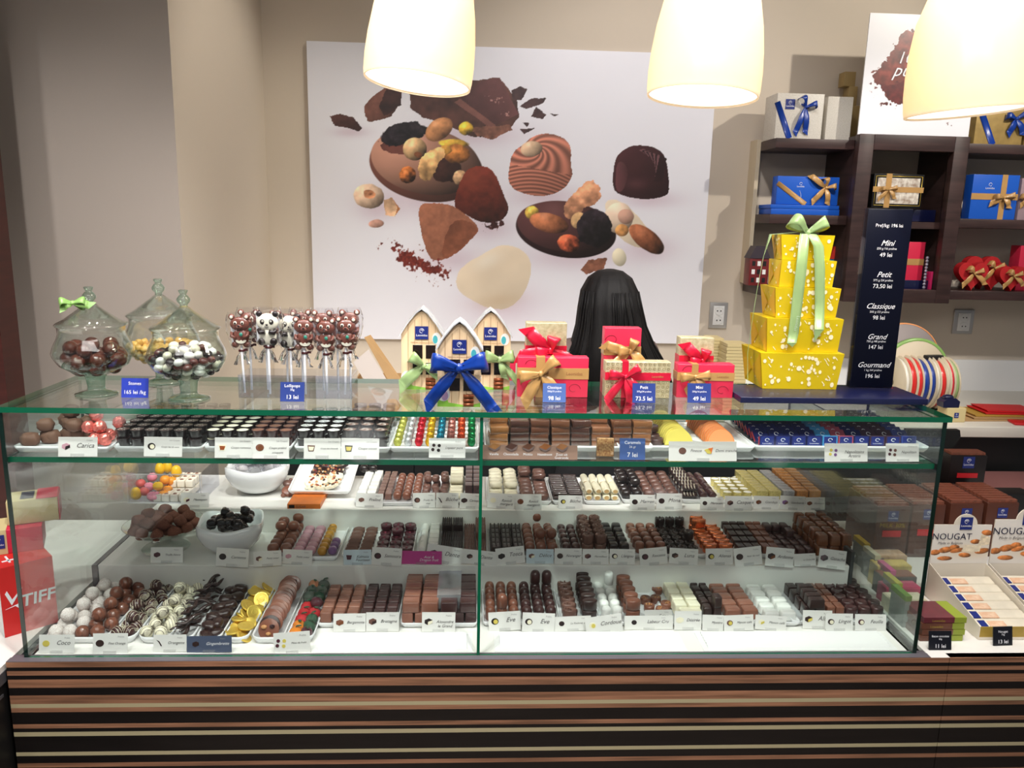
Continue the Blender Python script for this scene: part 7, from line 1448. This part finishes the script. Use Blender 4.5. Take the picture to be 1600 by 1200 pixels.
# ================================================================== right hand counter things
ZR = .6968
M_bar = mat('brown_bar_box', (84, 46, 34), .35, noise=.08); M_barrib = mat('copper_bar_edges', (132, 76, 58), .4, noise=.3, nscale=120, stretch=(1, 12, 1)); M_blackbox = mat('black_bar_box', (30, 22, 22), .35); M_redtag = mat('red_tag', (206, 30, 40), .5)
def barbox(x0, x1, yt, yb, Y, zb, d, m, label, txt='', tagc=True):
    def f(root, w_, h_, d_):
        mb = MB()
        n = 8
        for k in range(n): mb.box((-w_*.47, .006+k*(d_-.01)/n, h_-.004), (w_*.47, .006+(k+.72)*(d_-.01)/n, h_+.007), M_barrib)
        mb.build('chocolate_bars', root); mb = MB(); LBL(mb, T(0, -.0008, h_*.82), w_*.32, w_*.32); mb.build('brand_label', root)
        if txt: mb = MB(); mb.text(txt, w_*.19, MATS['gold_foil'], T(0, -.001, h_*.60), shear=.15); mb.build('lettering', root)
        if tagc: mb = MB(); mb.box((-w_*.28, -.003, h_*.42), (w_*.28, -.0008, h_*.54), M_redtag); mb.build('red_tag', root)
    return wbox('chocolate_bar_box', x0, x1, yt, yb, Y, zb, d, m, label, f, cat='display box')
hb_ = lambda x, y, Y: py(x, y, Y).z
barbox(1358, 1410, 792, 900, 1.93, ZR, .16, M_bar, 'tall brown box of bars with gold lettering, nearest the side glass', 'MILK 30%')
barbox(1412, 1464, 789, 900, 1.935, ZR, .16, M_bar, 'tall brown box of bars just right of the gold lettered one')
barbox(1470, 1522, 787, 900, 1.935, ZR, .16, M_bar, 'third brown box of bars behind the left nougat sign', '', False)
barbox(1526, 1576, 786, 900, 1.94, ZR, .16, M_bar, 'rightmost brown box of bars behind the right nougat sign', '', False)
zr_ = hb_(1500, 770, 2.05)
wbox('black_riser', 1440, 1600, 772, 890, 2.125, ZR, .06, M_dark, 'black riser block behind the brown bar boxes', cat='riser')
barbox(1478, 1536, 712, 768, 2.128, hb_(1500, 772, 2.125)+.001, .05, M_blackbox, 'black box of dark bars standing above the brown boxes')
# copper rows behind glass and white praline trays
# nougat display boxes
M_nb = mat('cream_print_card', (226, 216, 200), .5); M_olive = mat('mustard_front', (176, 146, 62), .5); M_nougat = mat('nougat_wrap', (226, 216, 196), .35, coat=.3, noise=.05)
def nougat(x0, x1, ytop, yfold, yfront, label, seed, text=True):
    """carton: printed back card at Yb, open tray in front"""
    fr_ = pz((x0+x1)/2+28, yfront, ZR); Yf = max(fr_.y, 1.47); Yb = Yf+.205
    a = py(x0, yfold, Yb); b = py(x1, yfold, Yb); w_ = b.x-a.x; ht = py((x0+x1)/2, ytop, Yb).z-ZR; hf = a.z-ZR
    root = empty('nougat_display_box', ((a.x+b.x)/2, Yf, ZR+.0004), label, 'display box')
    W2 = w_/2; ny, nx = 120, 150
    P = pxgrid([(-W2, Yb-Yf-.0012, ht), (W2, Yb-Yf-.0012, ht), (W2, Yb-Yf-.0012, hf), (-W2, Yb-Yf-.0012, hf)], nx, ny)
    X = (P[..., 0]+W2)/w_*440; Y = (ht-P[..., 2])/(ht-hf)*370
    I = Ink(X, Y, (232, 226, 218)); I.aa = 2.5
    I.blob(300, 250, 200, 80, 0, (222, 196, 160), .6)
    for (cx, cy, rx, ry, an) in ((30, 265, 42, 28, -5), (110, 240, 58, 30, -12), (175, 215, 40, 26, 0), (200, 245, 60, 22, -15), (260, 290, 50, 24, 5), (110, 322, 60, 22, 0), (330, 160, 42, 24, 0), (410, 75, 46, 28, 10), (390, 250, 60, 28, -12)): I.ell(cx, cy, rx, ry, an, (196, 118, 62), .3, .05, .06, .7, .1, seed)
    I.poly([(250, 190), (380, 200), (370, 260), (230, 250)], (236, 222, 196), .1, .05, 8); I.poly([(370, 90), (440, 120), (440, 190), (350, 200)], (230, 214, 186), .15, .05, 10)
    o = print_mesh('printed_picture', P, I.c, Mprint); o.parent = root
    mb = MB(); mb.box((-W2, Yb-Yf-.001, 0), (W2, Yb-Yf+.0015, ht), M_nb); R0 = w_*.20; cxn = w_*.04
    mb.prism([(cxn+R0*math.cos(PI*k/16), ht+R0*.95*math.sin(PI*k/16)) for k in range(17)], Yb-Yf-.001, Yb-Yf+.0015, M_nb); mb.build('back_card', root)
    mb = MB(); LBL(mb, T(cxn, Yb-Yf-.0025, ht+.004), R0*1.05, R0*1.1); mb.build('brand_label', root)
    mb = MB(); mb.text('NOUGAT', w_*.16, M_plinth, T(-w_*.18, Yb-Yf-.003, ht-.036)); mb.text('Made in Belgium', w_*.065, M_txt, T(-w_*.20, Yb-Yf-.003, ht-.048), shear=.3); mb.build('lettering', root)
    mb = MB(); hf2 = .030
    mb.add([(-W2, 0, 0), (-W2, Yb-Yf, 0), (-W2, Yb-Yf, hf+.0), (-W2, 0, hf2), (-W2+.0015, 0, 0), (-W2+.0015, Yb-Yf, 0), (-W2+.0015, Yb-Yf, hf), (-W2+.0015, 0, hf2)], [(0, 3, 2, 1), (4, 5, 6, 7), (3, 7, 6, 2), (0, 4, 7, 3)], M_nb)
    mb.add([(W2-.0015, 0, 0), (W2-.0015, Yb-Yf, 0), (W2-.0015, Yb-Yf, hf), (W2-.0015, 0, hf2), (W2, 0, 0), (W2, Yb-Yf, 0), (W2, Yb-Yf, hf), (W2, 0, hf2)], [(0, 3, 2, 1), (4, 5, 6, 7), (3, 7, 6, 2), (0, 4, 7, 3)], M_nb)
    mb.box((-W2+.0015, 0, 0), (W2-.0015, .0015, hf2), M_olive); mb.box((-W2+.0015, -.0006, 0), (W2-.0015, 0, .006), M_nb); mb.box((-W2+.0015, .0016, 0), (W2-.0015, Yb-Yf-.002, .002), M_nb); mb.build('tray_walls', root)
    n = 6
    for k in range(n):
        yy = .012+k*(Yb-Yf-.03)/n; zz = .010+k*.006
        mb = MB(); mb.box((-W2+.006, 0, 0), (W2-.006, .028, .016), M_nougat, bev=.004); mb.box((-W2+.010, -.0006, .004), (-W2+.026, .020, .0166), M_logo); mb.box((-W2+.030, -.0003, .004), (-W2+.068, .018, .0164), mat('peach_print', (232, 200, 172), .45, rgb2=(214, 160, 124), nscale=60)); q = mb.build('nougat_bar', None, (root.location.x, root.location.y+yy, root.location.z+zz), (R_(14), 0, 0)); tag(q, 'cream wrapped nougat bar in the %s carton' % ('left' if seed == 1 else 'right'), 'nougat bar', 'nougat bars in %s carton' % ('left' if seed == 1 else 'right'))
    return root
nougat(1452, 1541, 820, 880, 1000, 'left NOUGAT carton with almond picture and rounded top', 1)
nougat(1545, 1640, 812, 880, 998, 'right NOUGAT carton with almond picture, cut by photo edge', 2)
# stacked bars with green ends
zz = ZR
for k in range(4):
    a = pz(1438, 1003, ZR); b = pz(1508, 1003, ZR); mb = MB(); w_ = b.x-a.x-.004; c = mat('brown_bar_wrap', (110, 66, 50), .35, noise=.15, nscale=30, coat=.2) if k < 3 else mat('maroon_bar_wrap', (104, 40, 50), .35, noise=.15, nscale=30, coat=.2)
    mb.box((0, 0, 0), (w_*.72, .075, .0125), c); mb.box((w_*.72, 0, 0), (w_, .075, .0125), mat('green_bar_end', (146, 160, 50), .4)); mb.text('Leonidas', .008, MATS['gold_foil'], T(w_*.35, -.0008, .003))
    o = mb.build('chocolate_bar', None, (a.x+.003*(k % 2), a.y+.003, ZR+.0005+.0138*k)); tag(o, '%s chocolate bar with green end in the stack beside the corner glass' % ['lowest', 'second lowest', 'third', 'topmost'][k], 'chocolate bar')
for k, (c, n) in enumerate(((( 226, 214, 188), 'cream'), ((206, 70, 110), 'pink'), ((60, 48, 44), 'dark brown'), ((222, 196, 110), 'yellow'), ((214, 180, 150), 'beige'))):
    Yk = 1.62+.045*k; a = py(1440, 980, Yk); xk = .955+.012*k; mb = MB(); mb.box((0, 0, 0), (.085, .040, .034+.007*k), mat('bar_pack_'+n.replace(' ', '_'), c, .4, noise=.2, nscale=40)); mb.box((.002, .002, .034+.007*k), (.083, .038, .0356+.007*k), M_barrib if k == 2 else MATS['bar_pack_'+n.replace(' ', '_')])
    LBL(mb, T(.02, -.0006, .022+.007*k), .012, .012); o = mb.build('bar_pack', None, (xk, Yk, ZR+.0005)); tag(o, '%s packet of bars in the receding row beside the side glass' % n, 'chocolate packet')
for k, (x, y, c, n) in enumerate(((1352, 850, (214, 176, 40), 'yellow'), (1368, 868, (226, 220, 190), 'ivory'), (1392, 892, (206, 80, 140), 'pink'), (1402, 912, (190, 180, 60), 'lime yellow'), (1416, 932, (110, 150, 60), 'green'))):
    Yk = 1.86-.075*k; q = py(x, y, Yk); mb = MB(); h_ = q.z-ZR; mb.box((0, 0, 0), (.012, .060, h_-.012), mat('tall_pack_grey', (150, 156, 150), .4)); mb.box((-.001, -.001, h_-.012), (.013, .061, h_), mat('tall_pack_'+n.replace(' ', '_'), c, .4)); o = mb.build('slim_packet', None, (max(q.x, .931), Yk, ZR+.0005)); tag(o, 'slim upright packet with %s top leaning along the side glass' % n, 'chocolate packet')
# kitchen scale and till
sc0 = py(1575, 765, 2.06)
root = empty('scale', (py(1590, 770, 2.30).x, 2.30, 0), 'black shop scale with steel plate, red reflection painted into its colour, at right', 'scale')
q = py(1580, 768, 2.30); hs = q.z
mb = MB(); mb.box((-.09, 0, hs-.10), (.24, .24, hs-.03), M_dark, bev=.012); mb.box((-.02, .04, 0), (.16, .2, hs-.1), M_dark); mb.build('body', root)
mb = MB(); mb.box((-.10, -.01, hs-.024), (.26, .25, hs-.012), mat('steel_painted_reflection', (176, 120, 116), .4, .35), bev=.003); mb.build('weighing_plate', root)  # red reflection is put into the plate's base colour
q0 = py(1465, 690, 2.32); root = empty('till_screen', (q0.x, 2.34, 0), 'black till screen seen behind the upper right corner of the case', 'till'); hz = q0.z
mb = MB(); mb.prism([(-.09, hz-.035), (.055, hz-.035), (.075, hz-.012), (.085, hz+.012), (.08, hz+.032), (-.09, hz+.032)], 0, .02, M_dark); mb.build('screen', root); mb = MB(); mb.box((-.03, .02, 0), (.03, .06, hz-.02), M_dark); mb.build('stand', root)
# ================================================================== left counter things
ZLc = .69
M_tiff = mat('tiff_red', (214, 38, 36), .45)
Fa = Vector((pz(8, 997, ZLc).x, pz(8, 997, ZLc).y, 0)); Fb = Vector((-.878, Fa.y+.066, 0)); dirv = (Fb-Fa); Lf = dirv.length; ang = math.atan2(dirv.y, dirv.x); hh = py(8, 890, Fa.y).z-ZLc
root = empty('red_cube_box', (Fa.x, Fa.y, ZLc+.0004), 'red cube box lettered TIFF on the left counter', 'box', None, ang)
mb = MB(); mb.box((0, 0, 0), (Lf, .16, hh), M_tiff); mb.box((-.0012, 0, 0), (-.0002, .16, hh), M_wp); mb.build('box', root)
mb = MB(); mb.text('TIFF', .036, M_ink, T(Lf*.66, -.0008, hh*.38), shear=.12, bold=.02)
mb.prism([(Lf*.08, hh*.62), (Lf*.18, hh*.44), (Lf*.40, hh*.66), (Lf*.20, hh*.52), (Lf*.12, hh*.66)], -.0012, -.0002, M_ink); mb.prism([(Lf*.06, hh*.40), (Lf*.24, hh*.42), (Lf*.38, hh*.32), (Lf*.30, hh*.44)], -.0012, -.0002, M_ink)
mb.box((Lf*.15, .03, hh), (Lf*.4, .036, hh+.0008), M_ink); mb.box((Lf*.25, .02, hh), (Lf*.29, .06, hh+.0008), M_ink); mb.build('white_lettering', root)
q = py(20, 905, Fa.y+.06); rz_ = .5
root = empty('gift_box', (-.955, Fa.y+.085, ZLc+hh+.001), 'gold and red gift box standing on the red cube box', 'gift box', None, .42)
mb = MB(); mb.box((-.06, 0, 0), (.045, .08, .052), M_red, bev=.001); mb.build('lower_box', root)
mb = MB(); mb.box((-.0605, -.0008, .0), (-.02, .0808, .0525), M_creamb); mb.build('gold_wrap', root); mb = MB(); LBL(mb, T(-.035, -.0015, .028), .022, .030); mb.build('brand_label', root)
root = empty('gift_box', (-.93, Fa.y+.12, ZLc+hh+.0545), 'small gold gift box with red stripe, uppermost on the left counter', 'gift box', None, .42)
mb = MB(); mb.box((-.055, 0, 0), (.04, .07, .052), M_creamb, bev=.001); mb.build('box', root); mb = MB(); mb.box((.041, -.0008, -.0), (.0425, .0708, .052), M_red); mb.box((-.0, -.0008, .0525), (.04, .0708, .0535), M_red); mb.box((-.03, .01, .0526), (-.005, .06, .0532), M_plinth); mb.build('red_band', root)
# ================================================================== person behind the counter
M_skin = mat('skin', (206, 160, 132), .5, sss=.1); M_top = mat('taupe_jumper', (104, 86, 82), .8, noise=.1, nscale=60); M_trou = mat('dark_trousers', (30, 28, 32), .8); M_hair = bpy.data.materials.get('hair') or mat('black_hair', (12, 9, 10), .5, spec=.3, noise=.4, nscale=70, stretch=(9, 9, .35), bump=.5, bscale=160)
px0 = py(952, 480, 2.44).x; PYc = 2.455
bmv = [(0, 0, .80, .115), (0, 0, .93, .105), (0, .005, 1.06, .115), (0, .01, 1.15, .105), (0, .0, 1.205, .045), (0, -.0, 1.245, .042), (0, .012, 1.315, .082)]
vs = [(x, y, z) for x, y, z, r in bmv]; rad = [r for *_, r in bmv]; ed = [(i, i+1) for i in range(6)]
for s_ in (-1, 1):
    k = len(vs); vs += [(s_*.13, .01, 1.155), (s_*.195, .03, .99), (s_*.16, .125, .935), (s_*.13, .165, .945)]; rad += [.052, .040, .033, .024]; ed += [(3, k), (k, k+1), (k+1, k+2), (k+2, k+3)]
    k = len(vs); vs += [(s_*.085, 0, .74), (s_*.10, .035, .43), (s_*.10, -.005, .09), (s_*.10, .06, .045)]; rad += [.088, .060, .042, .034]; ed += [(0, k), (k, k+1), (k+1, k+2), (k+2, k+3)]
    hk = len(vs)-5
    for f_ in range(5):
        k = len(vs); bx_, bz = s_*(.130+.010*(f_-2)), .940; ln = (.030, .038, .041, .037, .028)[f_] if True else 0
        if f_ == 0: vs += [(s_*.108, .185, .932), (s_*.100, .200, .925)]; rad += [.009, .0075]
        else: vs += [(bx_, .190+ln*.3, .938), (bx_, .195+ln, .926)]; rad += [.0085, .0065]
        ed += [(hk, k), (k, k+1)]
me = bpy.data.meshes.new('person'); me.from_pydata(vs, ed, []); per = bpy.data.objects.new('person', me); COL.objects.link(per); per.location = (px0, PYc, 0)
sk = per.modifiers.new('skin', 'SKIN'); sk.use_smooth_shade = True; sb = per.modifiers.new('sub', 'SUBSURF'); sb.levels = 2; sb.render_levels = 2
for i, v in enumerate(me.skin_vertices[0].data): v.radius = (rad[i], rad[i]*(.80 if i < 4 else 1)); v.use_root = (i == 0)
me.materials.append(M_skin)
dg = bpy.context.evaluated_depsgraph_get(); nm_ = bpy.data.meshes.new_from_object(per.evaluated_get(dg)); per.modifiers.clear(); per.data = nm_
nm_.materials.clear(); [nm_.materials.append(m) for m in (M_skin, M_top, M_trou)]
for p_ in nm_.polygons:
    c = p_.center; p_.material_index = 0 if (c.z > 1.215 or (c.y > .15 and c.z > .9)) else (1 if c.z > .84 else 2); p_.use_smooth = True
tag(per, 'person with long black hair seen from behind, wearing a taupe jumper', 'person')
mb = MB() # face turned away: nose, ears
for s_ in (-1, 1): mb.sphere((s_*.080, .012, 1.305), (.010, .018, .026), M_skin, 10, 8); mb.sphere((s_*.030, .088, 1.322), (.012, .008, .008), M_wp, 8, 6); mb.sphere((s_*.030, .095, 1.322), (.005, .003, .005), M_dark, 6, 5)
mb.sphere((0, .098, 1.300), (.012, .018, .02), M_skin, 10, 8); mb.tube([(-.02, .088, 1.268), (0, .093, 1.266), (.02, .088, 1.268)], .005, mat('lips', (170, 90, 84), .5), 6); mb.build('face', per)
# hair: crown cap widening over the shoulders
mb = MB(); n = 72; vs = []; fs = []
rows = [(1.418, .012, .012, 0, .0), (1.412, .040, .042, 0, .0), (1.392, .068, .074, -.002, 0), (1.352, .088, .094, -.004, .0), (1.300, .098, .100, -.008, .003), (1.245, .108, .102, -.012, .008), (1.190, .128, .108, -.020, .014), (1.130, .158, .112, -.024, .022), (1.06, .178, .110, -.022, .030), (.985, .186, .098, -.018, .036), (.92, .180, .080, -.012, .036), (.88, .165, .064, -.006, .034)]
for j, (z, rx, ry, oy, ox) in enumerate(rows):
    for i in range(n):
        a = 2*PI*i/n; rip = 1+(.018*math.sin(a*17+z*5)+.012*math.sin(a*31-z*9))*min(1, j/3); face = .62 if (math.sin(a) > .55 and 3 <= j) else 1
        vs.append((ox+rx*rip*math.cos(a), oy+ry*rip*math.sin(a)*face, z+(.012*math.sin(a*9) if j == len(rows)-1 else 0)))
for j in range(len(rows)-1):
    for i in range(n): k = (i+1) % n; fs.append((j*n+i, (j+1)*n+i, (j+1)*n+k, j*n+k))
fs += [tuple(range(n)), tuple(range((len(rows)-1)*n, len(rows)*n))[::-1]]
mb.add(vs, fs, M_hair, True)
for k in range(26):
    a = rng.uniform(PI*1.02, PI*1.98); pts = []
    for (z, rx, ry, oy, ox) in rows[3:]: pts.append((ox+rx*1.02*math.cos(a), oy+ry*1.03*math.sin(a), z)); a += rng.uniform(-.03, .03)
    mb.tube(pts, [.0022]*(len(pts)-1)+[.001], M_hair, 5)
mb.build('hair', per)
